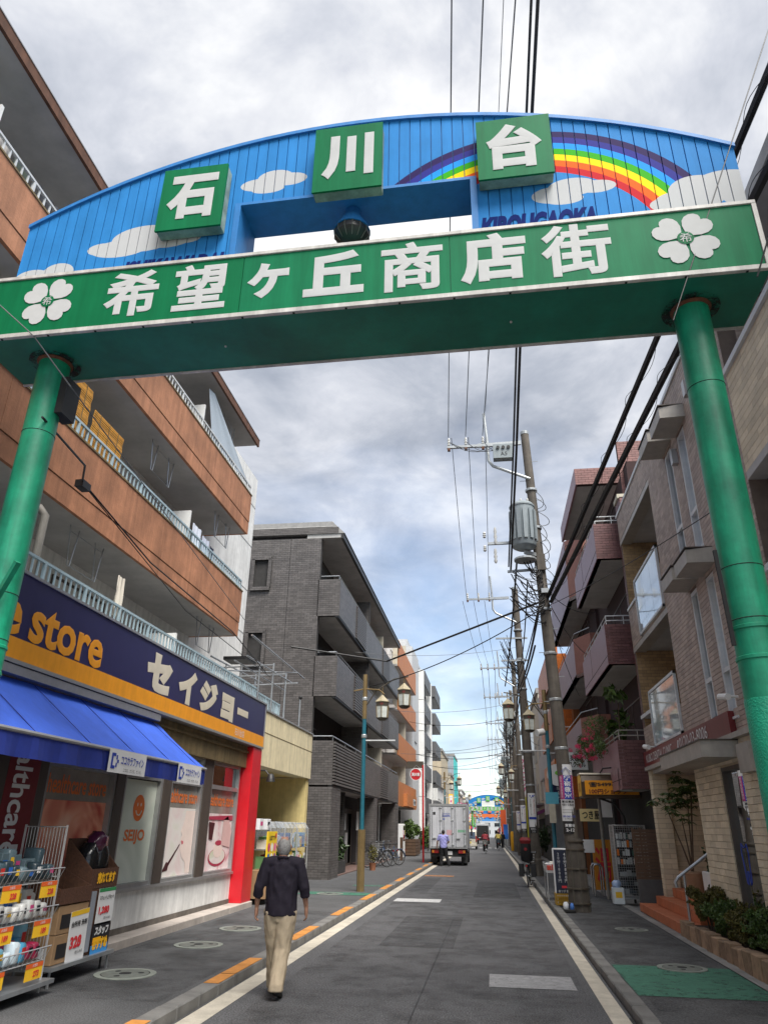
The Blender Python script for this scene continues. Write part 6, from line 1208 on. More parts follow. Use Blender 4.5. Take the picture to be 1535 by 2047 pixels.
# ---------------------------------------------------------------- delivery truck
m_tw=mat('truck_white',(.56,.57,.60),rough=.4,var=.06,streak=.18,dirt=.15); m_chas=mat('chassis_black',(.012,.012,.013),rough=.7,var=.2); m_lred=mat('lamp_red',(.35,.012,.012),rough=.2,var=.05); m_lamb=mat('lamp_amber',(.55,.2,.02),rough=.2,var=.05)
TK=thing('delivery_truck','white box truck parked on the left with its rear doors facing us','truck',(-2.27,40.5,0)); x0,x1,yb,yf=-3.25,-1.29,40.5,44.6
bd=MB().box(x0,x1,yb+.06,yf,.80,2.90).build('cargo_box',m_tw,TK,bevel=.02)
for a in range(3):
    w=(x1-x0-.12)/3; xa=x0+.06+a*w; d=MB().box(xa+.012,xa+w-.012,yb+.02,yb+.07,.88,2.80).build('rear_door',m_tw,bd,bevel=.008)
    for xx in(xa+.10,xa+w-.10): MB().tube([(xx,yb-.005,.86),(xx,yb-.005,2.80)],.014,6).build('locking_bar',m_chrome,d)
    for z in(.95,1.5,2.1,2.7): MB().box(xa+w-.14,xa+w-.02,yb-.012,yb+.018,z,z+.035).build('hinge',m_chrome,d)
    MB().box(xa+.08,xa+.30,yb-.03,yb+.01,1.25,1.29).build('door_handle',m_chrome,d)
for xa in(x0,x1-.06): MB().box(xa,xa+.06,yb,yb+.06,.80,2.92).build('corner_post',m_alu,bd)
MB().box(x0+.06,x1-.06,yb,yb+.06,2.81,2.92).build('header_rail',m_alu,bd); MB().box(x0+.06,x1-.06,yb,yb+.06,.80,.87).build('sill_rail',m_alu,bd)
text('SAGAWA',fF(-2.35,yb+.018,2.34),m_print_b,bd,w=.40,h=.10,bold=.04); text('EXPRESS',fF(-2.35,yb+.018,2.44),m_print_b,bd,w=.38,h=.055); MB().ball((-2.48,yb+.015,2.18),(.05,.004,.06),8,6).build('logo_mark',m_print_b,bd); rect(MB(),fF(-2.98,yb+.018,2.45),-.07,.07,-.07,.07).build('vent_grille',m_chas,bd); rect(MB(),fF(-1.58,yb+.018,1.62),-.2,.2,-.06,.06).build('green_sticker',paint('#7fae92'),bd); rect(MB(),fF(-2.2,yb+.018,1.55),-.15,.15,-.12,.12).build('pink_sticker',paint('#c8a0a4'),bd)
MB().box(x0+.25,x1-.25,yb+.25,yf+1.4,.52,.78).build('chassis',m_chas,TK); MB().box(x0+.05,x1-.05,yb+.12,yb+.25,.42,.78).build('rear_bumper',m_chas,TK)
for s,xa in((-1,x0+.12),(1,x1-.48)):
    l=MB().box(xa,xa+.36,yb+.06,yb+.12,.58,.74).build('tail_lamp',m_lred,TK); MB().box(xa+(.02 if s<0 else .24),xa+(.12 if s<0 else .34),yb+.05,yb+.06,.60,.72).build('indicator',m_lamb,l)
MB().box(-2.48,-2.08,yb+.09,yb+.118,.50,.68).build('number_plate',m_print_w,TK)
for xa in(x0+.03,x1-.36): MB().box(xa,xa+.33,yb+.55,yb+.57,.12,.55).build('mudflap',mat('mudflap',(.05,.05,.05),var=.2),TK)
for yw in(yb+1.1,yf+.6):
    for xa in(x0+.05,x1-.30):
        w=MB().lathe((xa,yw,.38),[(.22,0),(.36,.02),(.38,.05),(.38,.20),(.36,.23),(.22,.25)],20,axis='X').build('wheel',m_tyre,TK,smooth=True); MB().lathe((xa,yw,.38),[(.05,-.005),(.21,.0),(.21,.25),(.05,.255)],14,axis='X').build('rim',m_alu,w)
cb=MB().prism([(x0+.1,yf+.1,.55),(x0+.1,yf+1.7,.55),(x0+.1,yf+1.75,1.2),(x0+.1,yf+1.45,2.1),(x0+.1,yf+.1,2.15)],(x1-x0-.2,0,0)).build('cab',m_tw,TK,bevel=.03)
for xa in(x0+.085,x1-.095): MB().prism([(xa,yf+.4,1.3),(xa,yf+1.55,1.3),(xa,yf+1.35,2.0),(xa,yf+.4,2.0)],(.01,0,0)).build('side_window',m_glassd,cb)
for s,xa in((-1,x0-.08),(1,x1+.02)): MB().box(xa,xa+.1,yf+1.5,yf+1.6,1.35,1.75).build('mirror',m_chas,cb)
MB().prism([(x0+.15,yf+1.76,1.22),(x1-.15,yf+1.76,1.22),(x1-.18,yf+1.47,2.08),(x0+.18,yf+1.47,2.08)],(0,.01,0)).build('windscreen',m_glassd,cb)
# ---------------------------------------------------------------- cream kei van
def van(label,loc,paintm,rz=0):
    t=thing('van',label,'van',(0,0,0)); w,L,h=1.46,3.4,1.85
    prof=[(0,.30),(0,.95),(.10,1.62),(.22,1.82),(2.5,1.86),(2.85,1.75),(3.15,1.05),(3.38,.95),(3.4,.30)]
    b=MB().prism([(-w/2,y,z) for y,z in prof],(w,0,0)).build('body',paintm,t,bevel=.05)
    MB().prism([(-w/2+.12,-.012,1.0),(w/2-.12,-.012,1.0),(w/2-.16,.08,1.62),(-w/2+.16,.08,1.62)],(0,-.006,0)).build('rear_window',m_glassd,b)
    for s in(-1,1):
        MB().box(s*(w/2-.10),s*(w/2-.005),-.035,.05,.70,1.25).build('tail_lamp',m_lred,b); MB().prism([(s*(w/2+.002),.35,1.0),(s*(w/2+.002),2.75,1.0),(s*(w/2+.002),2.5,1.62),(s*(w/2+.002),.35,1.62)],(s*.008,0,0)).build('side_window',m_glassd,b)
        for yw in(.55,2.75):
            q=MB().lathe((s*(w/2-.17)+(-.0 if s>0 else -.16)+(.0),yw,.28),[(.15,0),(.27,.02),(.28,.05),(.28,.13),(.27,.16),(.15,.17)],16,axis='X').build('wheel',m_tyre,t,smooth=True); MB().lathe((s*(w/2-.17)+(-.0 if s>0 else -.16),yw,.28),[(.15,-.004),(.15,.174)],12,axis='X').build('hub_cap',m_alu,q)
        MB().box(s*(w/2),s*(w/2+.14),2.65,2.72,1.0,1.16).build('mirror',m_chas,b)
    MB().box(-w/2+.02,w/2-.02,-.06,.05,.30,.52).build('rear_bumper',paintm,b,bevel=.02); MB().box(-.17,.17,-.07,-.062,.56,.72).build('number_plate',paint('#d8c24a'),b); MB().box(-.2,.2,-.03,.0,.82,.86).build('door_handle',m_chas,b)
    place(t,loc,rz); return t
van('small cream van parked ahead of the white truck',(-2.35,80,gz(80)),mat('van_cream',(.60,.56,.46),rough=.3,var=.04,coat=.4)); 
# small truck far off
def far_truck(label,loc):
    t=thing('box_truck',label,'truck',(0,0,0)); b=MB().box(-1,1,0,3.5,.8,2.9).build('cargo_box',m_tw,t,bevel=.03); MB().box(-.9,.9,-.02,0.0,.95,2.6).build('open_rear',m_chas,b); MB().box(-.95,.95,3.6,5,.5,2.1).build('cab',m_tw,t,bevel=.05); MB().box(-.8,.8,.1,4.9,.45,.78).build('chassis',m_chas,t)
    for s in(-1,1):
        MB().box(s*.95,s*.6,-.03,.02,.55,.72).build('tail_lamp',m_lred,t)
        for y in(.9,4.2): MB().lathe((s*.95-.1-(.1*s),y,.38),[(.36,0),(.38,.03),(.38,.2),(.36,.22)],14,axis='X').build('wheel',m_tyre,t)
    place(t,loc)
far_truck('white truck with a dark open rear standing far down the street',(-1.5,122,gz(122)))
# ================================================================ shop displays on the left pavement
rg=random.Random(5)
m_rackw=mat('rack_wire',(.42,.42,.42),rough=.35,metal=.3,var=.08); m_card=mat('cardboard',(.30,.185,.095),rough=.85,var=.12,scale=5,bump=.1); m_wick=mat('wicker_brown',(.085,.035,.018),rough=.8,var=.3,scale=40,bump=.8,bscale=50); m_bagk=mat('black_plastic',(.010,.010,.011),rough=.18,var=.1,bump=.6,bscale=9); m_clear=mat('clear_plastic',(.55,.57,.58),rough=.12,var=.15,scale=9,bump=.7,bscale=10,alpha=.45)
m_yelt=paint('#f2b51c'); m_ort=paint('#e0622a')
def wobble(mb,a,r=random): mb.v=[(x+r.uniform(-a,a),y+r.uniform(-a,a),z+r.uniform(-a,a)) for x,y,z in mb.v]; return mb
ORD='first second third fourth fifth sixth seventh eighth ninth tenth eleventh twelfth thirteenth fourteenth fifteenth sixteenth seventeenth eighteenth nineteenth twentieth twenty-first twenty-second'.split()
def packet(x,y,z,sx,sy,sz,c,label,group,name='packet',kind='box',mt=None):
    m=mt or paint(c,rough=.35)
    if kind=='bag':
        mb=MB().tube([(x,y,z),(x,y,z+sz*.25),(x,y,z+sz*.7),(x,y,z+sz)],[(sx*.38,sy*.38),(sx*.5,sy*.5),(sx*.46,sy*.46),(sx*.3,sy*.15)],10); o=wobble(mb,min(sx,sy)*.06).build(name,m,smooth=True)
    elif kind=='can': o=MB().lathe((x,y,z),[(sx*.42,0),(sx*.5,.01),(sx*.5,sz*.93),(sx*.40,sz)],12).build(name,m,smooth=True)
    elif kind=='pillow': o=wobble(MB().box(x-sx/2,x+sx/2,y-sy/2,y+sy/2,z,z+sz),.012).build(name,m,bevel=min(sx,sy,sz)*.16,smooth=True,sharp=70)
    else: o=MB().box(x-sx/2,x+sx/2,y-sy/2,y+sy/2,z,z+sz).build(name,m,bevel=.006)
    if kind in('pillow','box') and sx>.1:
        h_=rg.choice(('#e8e8e8','#2b62b0','#c8342c','#f0c030','#2f8a4c','#d04a86','#20242c')); rect(MB(),fL(x+sx/2+.003,y,z+sz*.55) if x<0 else fF(x,y-sy/2-.003,z+sz*.55),-sy*.3 if x<0 else -sx*.3,sy*.3 if x<0 else sx*.3,-sz*.16,sz*.2).build('print',paint(h_),o)
    return tag(o,label,'packet',group)
def pricecard(parent,M,w,h,price,top='#e0622a',base='#f4bf2a',head='お買得'):
    c=rect(MB(),M,-w/2,w/2,-h/2,h/2,0).build('price_card',paint(base),parent); rect(MB(),M,-w/2,w/2,h*.22,h/2,.002).build('card_header',paint(top),c)
    text(head,M@Matrix.Translation((0,h*.36,.003)),m_print_w,c,h=h*.18); text(price,M@Matrix.Translation((w*.12,-h*.14,.003)),m_print_r,c,h=h*.36,bold=.04); return c
WR=thing('wire_display_rack','white wire display rack of daily goods at the left edge','display rack',(-5.0,7.6,.1))
rx0,rx1,ry0,ry1=-5.25,-4.75,6.4,8.25
for x in(rx0,rx1):
    for y in(ry0,ry1): MB().tube([(x,y,.12),(x,y,1.72)],.014,6).build('upright',m_rackw,WR)
for z in(.42,.80,1.16):
    mb=MB()
    for k in range(24): y=ry0+(ry1-ry0)*k/23; mb.tube([(rx0,y,z),(rx1,y,z),(rx1+.06,y,z+.13)],.0035,4)
    for x in(rx0,(rx0+rx1)/2,rx1): mb.tube([(x,ry0,z),(x,ry1,z)],.006,4)
    mb.tube([(rx1+.06,ry0,z+.13),(rx1+.06,ry1,z+.13)],.006,4); mb.build('wire_shelf',m_rackw,WR)['kind']='stuff'
mb=MB()
for k in range(14): x=rx0+(rx1-rx0)*k/13; mb.tube([(x,ry1,.3),(x,ry1,1.7)],.0035,4)
for z in(.3,.7,1.2,1.7): mb.tube([(rx0,ry1,z),(rx1,ry1,z)],.006,4)
mb.build('side_grid',m_rackw,WR)['kind']='stuff'
MB().box(rx0-.02,rx1+.10,ry0,ry1+.1,.20,.24).build('base_tray',m_steel,WR)
for z,p in((1.10,'228'),(.74,'189'),(.36,'273')):
    for y in(7.95,7.3): pricecard(WR,fL(rx1+.085,y,z),.30,.15,p)
for z,cs,lb in((.45,('#8cc7dd','#d8e6ee','#b02a52','#4f9ec4'),'bottom'),(.83,('#d9d9d6','#c9cac8','#e4e4e0'),'middle'),(1.19,('#3c4f57','#24343c','#60737a'),'top')):
    for k in range(14): y=ry0+.09+k*.13; packet(-5.06+rg.uniform(-.03,.03),y,z,.20,.12,rg.uniform(.16,.30),rg.choice(cs),'%s packet from the near end, back row, %s shelf of the wire rack'%(ORD[k],lb),'packets on the wire rack',kind=rg.choice(('pillow','box','pillow')))
    for k in range(8): packet(-4.83,ry1-1.0+k*.125,z,.12,.11,rg.uniform(.1,.19),rg.choice(cs),'%s packet from the near end, front row, %s shelf of the wire rack'%(ORD[k],lb),'packets on the wire rack',kind='pillow')
# cartons with price boards on a low metal stand
ST=thing('low_display_stand','low metal stand carrying cartons in front of the shop window','stand',(-5.0,9.2,.1)); MB().box(-5.30,-4.78,8.5,9.9,.26,.30).build('top',m_steel,ST)
for x in(-5.25,-4.83):
    for y in(8.55,9.85): MB().tube([(x,y,.10),(x,y,.27)],.016,6).build('leg',m_steel,ST)
C1=thing('carton_stack','stack of brown cartons under the open wicker tray','carton',(-5.0,8.85,.3)); 
for k in range(2): c=MB().box(-5.22,-4.84,8.55,9.20,.305+k*.29,.59+k*.29).build('carton',m_card,C1,bevel=.006); MB().box(-4.838,-4.835,8.62,8.82,.36+k*.29,.50+k*.29).build('carton_print',m_print_k,c); rect(MB(),fF(-5.02,8.548,.42+k*.29),-.10,.08,-.05,.05).build('shipping_label',m_print_w,c)
def tray(label,x0,x1,y0,y1,z0,h,back=0):
    t=thing('wicker_tray',label,'tray',((x0+x1)/2,(y0+y1)/2,z0)); MB().box(x0,x1,y0,y1,z0,z0+.02).build('bottom',m_wick,t); MB().box(x1-.015,x1,y0,y1,z0+.02,z0+h).build('front',m_wick,t); MB().box(x0,x0+.015,y0,y1,z0+.02,z0+h+back).build('back',m_wick,t)
    for y in(y0,y1-.015): MB().prism([(x0+.016,y,z0+.02),(x1-.016,y,z0+.02),(x1-.016,y,z0+h),(x0+.016,y,z0+h+back)],(0,.015,0)).build('side',m_wick,t)
    return t
tray('open wicker tray on the brown cartons, holding flat packs',-5.22,-4.83,8.5,9.2,.895,.16,.16); packet(-5.0,8.9,.92,.3,.5,.08,'#cfe0d6','flat clear and green packs lying in the lower wicker tray','flat packs in the lower tray',kind='bag')
C2=thing('tall_display_box','tall dark brown display box with two hanging price posters','display box',(-5.0,9.6,.3)); MB().box(-5.25,-4.86,9.25,9.88,.305,1.0).build('case',m_wick,C2,bevel=.006); MB().box(-4.858,-4.845,9.26,9.36,.34,.98).build('pale_strip',paint('#8a8f98'),C2)
T2=tray('upper wicker tray with a yellow handwritten card and dark bags',-5.25,-4.86,9.2,9.88,1.005,.22,.34); text('売れてます',fL(-4.853,9.56,1.12),m_yelt,T2,w=.46,h=.13,bold=.06)
for y,z,sx,sy,sz,c in((9.4,1.06,.3,.34,.46,'k'),(9.62,1.06,.3,.3,.5,'k'),(9.58,1.42,.26,.36,.22,'#5a2740')): packet(-5.06,y,z,sx,sy,sz,c if c!='k' else '#0c0c0d',('left' if y<9.5 else 'right')+' shiny black bag standing in the upper wicker tray' if c=='k' else 'purple-topped black pack on the bags in the upper tray','bags in the upper wicker tray' if c=='k' else None,name='plastic_bag',kind='bag',mt=m_bagk if c=='k' else paint('#4a2038',rough=.2))
def poster(parent,M,w,h,price,title,header,low=None):
    p=slab(MB(),M,-w/2,w/2,-h/2,h/2,0,.004).build('price_poster',m_print_w,parent); rect(MB(),M,-w/2,w/2,h*.40,h/2,.006).build('poster_header',paint(header),p); text(title,M@Matrix.Translation((0,h*.24,.007)),m_print_k,p,w=w*.86,h=h*.12,bold=.03); text(price,M@Matrix.Translation((-w*.08,-h*.12,.007)),m_print_r,p,w=w*.62,h=h*.24,bold=.05); text('税込363',M@Matrix.Translation((w*.15,-h*.33,.007)),m_print_k,p,w=w*.4,h=h*.07); return p
poster(C1,fL(-4.832,9.02,.55)@Matrix.Rotation(.04,4,'Z'),.40,.52,'328','台所用 洗剤','#e6b92a'); poster(C2,fL(-4.842,9.62,.80),.42,.40,'1,280','スウェット上下セット','#2f8a50')
p=slab(MB(),fL(-4.842,9.60,.45),-.22,.22,-.17,.17,0,.004).build('splash_poster',paint('#1c1c22'),C2); rect(MB(),fL(-4.842,9.60,.45),-.21,.21,-.16,-.06,.006).build('poster_band',paint('#3a8fd0'),p); rect(MB(),fL(-4.842,9.52,.42),-.1,.1,-.13,.05,.0055).build('poster_patch',m_yelt,p); text('スタッフ',fL(-4.842,9.60,.54)@Matrix.Translation((0,0,.007)),m_print_w,p,w=.34,h=.10,bold=.06); text('おすすめ',fL(-4.842,9.60,.40)@Matrix.Translation((0,0,.008)),m_yelt,p,w=.36,h=.13,bold=.08)
MB().tube([(-4.9,9.82,.1),(-4.9,9.82,.30)],.014,6).build('prop_leg',m_print_k,C2)
# covered racks in the yellow passage
for i,(y0,y1,lb) in enumerate(((18.4,19.7,'covered wire rack of household goods in the yellow passage, left one'),(19.75,21.0,'covered wire rack of household goods in the yellow passage, middle one'),(21.05,22.3,'covered wire rack of household goods in the yellow passage, right one'))):
    t=thing('covered_rack',lb,'display rack',(-5.5,(y0+y1)/2,.1))
    for y in(y0,y1): MB().tube([(-5.8,y,.12),(-5.8,y,1.65),(-5.72,y,1.80),(-5.42,y,1.82),(-5.32,y,1.68),(-5.32,y,.12)],.014,6).build('hoop',m_rackw,t,smooth=True)
    for z in(.30,.75,1.20): MB().box(-5.8,-5.32,y0,y1,z,z+.015).build('shelf',m_rackw,t)
    mb=MB(); n=12
    for a in range(n):
        ya=y0+(y1-y0)*a/n; yb=y0+(y1-y0)*(a+1)/n; pr=[(-5.81,1.2),(-5.80,1.66),(-5.72,1.82),(-5.42,1.84),(-5.31,1.69),(-5.30,1.28)]
        for (xa,za),(xb,zb) in zip(pr[:-1],pr[1:]): mb.quad((xa,ya,za),(xa,yb,za),(xb,yb,zb),(xb,ya,zb))
    wobble(mb,.008,rg).build('plastic_cover',m_clear,t,smooth=True)
    l2=('left','middle','right')[i]
    for z in(.32,.77,1.22):
        y=y0+.08; q_=0
        while y<y1-.1: w=rg.uniform(.12,.24); packet(-5.52,y+w/2,z,.30,w*.9,rg.uniform(.2,.36),rg.choice(('#e8e8e4','#cfd8e6','#3f6fb0','#d9b64a','#c95f4a','#e6e0d0','#6fa3c8','#7fb27a')),'%s pack from the left, %s shelf, %s covered rack in the passage'%(ORD[q_],{.32:'bottom',.77:'middle',1.22:'top'}[z],l2),'packs on the covered racks'); y+=w; q_+=1
YP=thing('yellow_poster_box','yellow framed poster on a cardboard carton beside the red pillar','poster',(-5.3,18.0,.3)); MB().box(-5.6,-5.15,17.75,18.45,.22,.80).build('carton',m_card,YP,bevel=.006); q=MB().box(-5.2,-5.17,17.72,18.5,.84,1.62).build('poster_board',paint('#e8c62a'),YP); 
text('公式アプリ',fL(-5.165,18.1,1.48),m_print_k,q,w=.5,h=.11,bold=.03); disc(MB(),fL(-5.166,18.40,1.53),.06,12).build('red_dot',m_print_r,q)
for k,c in enumerate(('#c9407a','#e8e8e8','#e070a0','#3f6fb0','#e8e8e8','#8a4a9a')): disc(MB(),fL(-5.166,17.85+.25*(k%3),1.28-.22*(k//3)),.095,14).build('round_print',paint(c),q)
rect(MB(),fL(-5.166,18.1,.92),-.33,.33,-.05,.06).build('poster_foot',m_print_w,q)
for y in (17.8,18.4): packet(-5.5,y,1.65,.26,.3,.24,'#e9ecf0','white and blue pack behind the yellow poster, %s one'%('left' if y<18 else 'right'),'packs behind the yellow poster')
# ================================================================ right pavement
# roll cage of small goods
RC=thing('roll_cage','white wire roll cage hung with small goods beside the grey low wall','roll cage',(3.4,20.9,.08)); cx0,cx1,cy=3.08,3.86,20.8
for x in(cx0,cx1): MB().tube([(x,cy,.22),(x,cy,1.90)],.022,7).build('upright',m_rackw,RC); MB().tube([(x,cy+.6,.22),(x,cy+.6,1.90)],.022,7).build('upright',m_rackw,RC); MB().tube([(x,cy,1.88),(x,cy+.6,1.88)],.018,6).build('top_bar',m_rackw,RC)
MB().tube([(cx0,cy,1.88),(cx1,cy,1.88)],.02,6).build('top_bar',m_rackw,RC); MB().box(cx0,cx1,cy,cy+.6,.20,.24).build('base',m_rackw,RC)
for k,x in enumerate((cx0,cx1)):
    for y in (cy,cy+.6): MB().lathe((x-.02,y,.15),[(.07,0),(.07,.04)],12,axis='X').build('castor',m_tyre,RC)
mb=MB()
for k in range(15): x=cx0+(cx1-cx0)*k/14; mb.tube([(x,cy,.24),(x,cy,1.86)],.004,4)
for k in range(28): z=.27+k*.058; mb.tube([(cx0,cy,z),(cx1,cy,z)],.004,4)
for k in range(10): y=cy+.6*k/9; mb.tube([(cx0,y,.24),(cx0,y,1.86)],.004,4)
for k in range(20): z=.27+k*.083; mb.tube([(cx0,cy,z),(cx0,cy+.6,z)],.004,4)
mb.build('mesh',m_rackw,RC)['kind']='stuff'
MB().box(cx0+.1,cx1,cy+.3,cy+.34,.3,1.8).build('backing_board',m_room,RC)
lb='small blister pack hanging in the white roll cage'
for k in range(44): packet(cx0+.07+.062*(k%11)+rg.uniform(-.01,.01),cy+rg.uniform(-.05,.10),.98+.195*(k//11),.055,.03,rg.uniform(.10,.17),rg.choice(('#e6e6e2','#d0d4d4','#b9bcbc','#3f6a60','#e07a2a','#c8cccc','#2f3338','#dcd8cc')),'%s blister pack from the left, %s hanging row of the roll cage'%(ORD[k%11],('lowest','second','third','top')[k//11]),'blister packs in the roll cage',name='blister_pack')
for k in range(18): packet(cx0+.10+.11*(k%6)+rg.uniform(-.02,.02),cy+rg.uniform(.05,.25),.30+.2*(k//6),.10,.08,rg.uniform(.06,.14),rg.choice(('#9aa0a0','#3a3d42','#b7bbbb','#59616a')),'%s hardware item from the left, %s row low in the roll cage'%(ORD[k%6],('bottom','middle','upper')[k//6]),'hardware in the roll cage',name='hardware_item')
packet(3.02,20.7,.10,.26,.3,.36,'#dfe6ea','pale plastic tub on the ground left of the roll cage',None,name='plastic_tub'); packet(3.0,20.68,.46,.22,.22,.16,'#9fb4d6','crumpled blue plastic bag on the pale tub',None,name='plastic_bag',kind='bag')
# brown slatted screen and grey low wall
SC=thing('slatted_screen','brown slatted screen leaning beside the clinic pier','screen',(3.75,19.5,.5)); 
for k in range(15): MB().box(3.30,3.98,19.42,19.45,.72+k*.072,.785+k*.072).build('slat',mat('slat_brown',(.13,.075,.045),rough=.6,var=.15,objrand=.12),SC)
for x in(3.32,3.5,3.94): MB().box(x-.02,x+.02,19.45,19.49,.66,1.83).build('upright',MATS['slat_brown'],SC)
LW=tag(MB().box(3.30,4.2,19.28,19.41,.055,.72).build('low_wall',mat('grey_block_wall',(.13,.13,.13),rough=.9,var=.2,scale=3,dirt=.3,bump=.3)),'low grey block wall at the far side of the orange steps','wall')
# long hexagonal shop sign on an iron arm
HX=thing('shop_light_sign','brown framed light sign with yellow panels hanging over the pavement','sign',(2.8,21.5,2.6)); pr=[(-.50,0),(.50,0),(.56,.42),(.40,.62),(-.40,.62),(-.56,.42)]
MB().prism([(2.42,21.5-.45*a/.56,2.55+z*.95) for a,z in pr],(1.5,0,0)).build('sign_body',mat('sign_brown',(.09,.055,.03),rough=.5,var=.15),HX)
ye=MB().prism([(2.412,21.5-.38*a/.56,2.60+z*.86) for a,z in pr],(-.006,0,0)).build('end_panel',paint('#e8b53a'),HX); text('100',fR(2.40,21.5,2.82),paint('#a8641e'),ye,w=.36,h=.24,bold=.03)
fp=MB().box(2.50,3.88,21.035,21.045,2.63,2.98).build('front_panel',paint('#e89a16'),HX); text('☎5499-5988',fF(3.1,21.03,2.88),m_print_k,fp,w=1.0,h=.12,bold=.03); text('100円ショップ',fF(3.1,21.03,2.71),paint('#6a1f1a'),fp,w=1.0,h=.13,bold=.03)
MB().prism([(2.40,21.14,3.14),(2.40,21.86,3.14),(2.40,21.80,3.18),(2.40,21.2,3.18)],(1.52,0,0)).build('sign_roof',m_scream,HX); MB().tube([(2.9,21.5,2.56),(3.3,21.5,2.42),(3.5,21.5,2.1),(3.55,21.5,.06)],.03,8).build('iron_arm',m_print_k,HX,smooth=True)
lp=MB().tube([(2.95,21.2,3.18),(3.0,21.0,3.28),(3.25,20.95,3.3)],.02,6).build('spot_lamp',m_print_k,HX)
BS=thing('blue_white_sign','small white light sign with blue writing under the maroon balcony','sign',(3.45,19.9,2.8)); MB().box(3.22,3.52,19.85,19.98,2.68,3.22).build('case',m_print_w,BS,bevel=.01); text('もんじゃ\n鉄板焼',fF(3.37,19.845,2.96),paint('#7fa3d0'),BS,w=.22,h=.34)
def board(name,label,x0,x1,y,z0,z1,c,lines,tc=m_print_k,d=.06,group=None):
    t=thing(name,label,'sign',((x0+x1)/2,y,z0),group=group); MB().box(x0,x1,y,y+d,z0,z1).build('panel',paint(c) if isinstance(c,str) else c,t,bevel=.004)
    if lines: text(lines,fF((x0+x1)/2,y-.003,(z0+z1)/2),tc,t,w=(x1-x0)*.8,h=(z1-z0)*.7,bold=.02)
    return t
board('school_sign','white sign with black Japanese writing for English conversation behind the big pole',2.55,3.25,26.0,3.6,4.15,'#e6ebe9','英会話\nスクール')
CS=thing('round_sign','round white sign with a green leaf mark behind the big pole','sign',(2.3,27,3.2)); d_=MB().lathe((2.32,27,3.5),[(.36,-.05),(.36,.05)],26,axis='Y').build('disc',m_print_w,CS); MB().ball((2.36,26.94,3.56),(.14,.01,.08),10,6).build('leaf_mark',paint('#6fb23a'),CS)
board('navy_sign','navy sign with white lettering under the round leaf sign',2.1,2.62,27.1,2.6,3.22,'#1c2350','Music\nみや\nアカデミー',m_print_w)
board('cleaning_sign','upright white sign with pink katakana far down the right side',2.1,2.55,55,4.0,6.6,'#dfe3e4',None); text('クリーニング',fF(2.32,54.99,gz(55)+5.3),paint('#c8407a'),bpy.data.objects['cleaning_sign'],w=.3,h=2.3,vertical=True,bold=.03)
board('dark_sign','narrow dark sign with yellow letters beside the cleaning sign',2.6,2.9,55.2,4.6,6.9,'#26301f',None); text('ネイル',fF(2.75,55.19,gz(55)+5.8),m_yelt,bpy.data.objects['dark_sign'],w=.2,h=1.6,vertical=True)
board('magenta_sign','magenta sign plate low on the right behind the second pole',2.35,2.75,50.2,2.4,3.3,'#8a1f5a','美容',m_print_w)
# black menu board, cart and basket by the pole
MBD=thing('menu_board','tall navy standing board with white prices behind the big pole foot','sign board',(1.7,20.2,.1)); 
Mb=frame((1.72,20.15,.78),(1,0,0),(0,.12,1)); slab(MB(),Mb,-.27,.27,-.52,.56,-.06,-.004).build('frame',m_print_w,MBD,bevel=.015); bb=slab(MB(),Mb,-.235,.235,-.48,.52,-.003,.0).build('face',mat('board_navy',(.012,.014,.035),rough=.35,var=.05),MBD)
text('20分1800円',Mb@Matrix.Translation((-.13,.12,.002)),m_print_w,bb,w=.08,h=.66,vertical=True); text('40分3800円',Mb@Matrix.Translation((0.02,.12,.002)),m_print_w,bb,w=.08,h=.66,vertical=True); text('60分5500円',Mb@Matrix.Translation((.16,.12,.002)),m_print_w,bb,w=.08,h=.66,vertical=True); rect(MB(),Mb,-.10,.02,-.33,-.28,.002).build('red_mark',m_print_r,bb); text('肩ツボ 電話 03',Mb@Matrix.Translation((0,-.40,.002)),m_print_w,bb,w=.38,h=.06)
for x in(1.50,1.94): MB().bar((x,20.1,.085),(x,20.35,.8),.02).build('leg',m_railw,MBD)
CT=thing('goods_cart','white wheeled cart of small goods behind the menu board','cart',(1.55,21.3,.08)); MB().box(1.32,1.80,20.9,21.9,.74,.80).build('tray',m_rackw,CT)
for x in(1.34,1.78):
    for y in(20.92,21.88): MB().tube([(x,y,.10),(x,y,.78)],.014,6).build('leg',m_rackw,CT)
mb=MB()
for k in range(10): mb.tube([(1.32,20.9+k*.11,.8),(1.30,20.9+k*.11,.95)],.005,4)
mb.tube([(1.30,20.9,.95),(1.30,21.9,.95),(1.82,21.9,.95),(1.82,20.9,.95),(1.30,20.9,.95)],.008,5); mb.build('rim_rail',m_rackw,CT)['kind']='stuff'
for k in range(9): packet(1.40+.12*(k%3),21.0+.28*(k//3),.80,.1,.2,rg.uniform(.05,.2),rg.choice(('#dcdcd8','#c24a3a','#e8e4da','#b8bcc0')),'%s small box on the white cart, counted from its near left corner'%ORD[k],'boxes on the white cart')
YB=thing('yellow_basket','yellow plastic basket under the navy menu board','basket',(1.65,20.0,.1)); mb=MB(); 
for s in range(9): x=1.45+s*.048; mb.box(x,x+.026,19.86,19.875,.10,.34)
for z in(.10,.18,.26,.32): mb.box(1.44,1.86,19.858,19.878,z,z+.03)
mb.build('front_lattice',paint('#b08a2a'),YB)['kind']='stuff'; MB().box(1.44,1.455,19.88,20.3,.10,.35).build('side',paint('#b08a2a'),YB); MB().box(1.845,1.86,19.88,20.3,.10,.35).build('side',paint('#b08a2a'),YB); MB().box(1.46,1.84,20.28,20.3,.10,.35).build('back',paint('#b08a2a'),YB); MB().box(1.46,1.84,19.88,20.28,.10,.12).build('bottom',paint('#b08a2a'),YB)
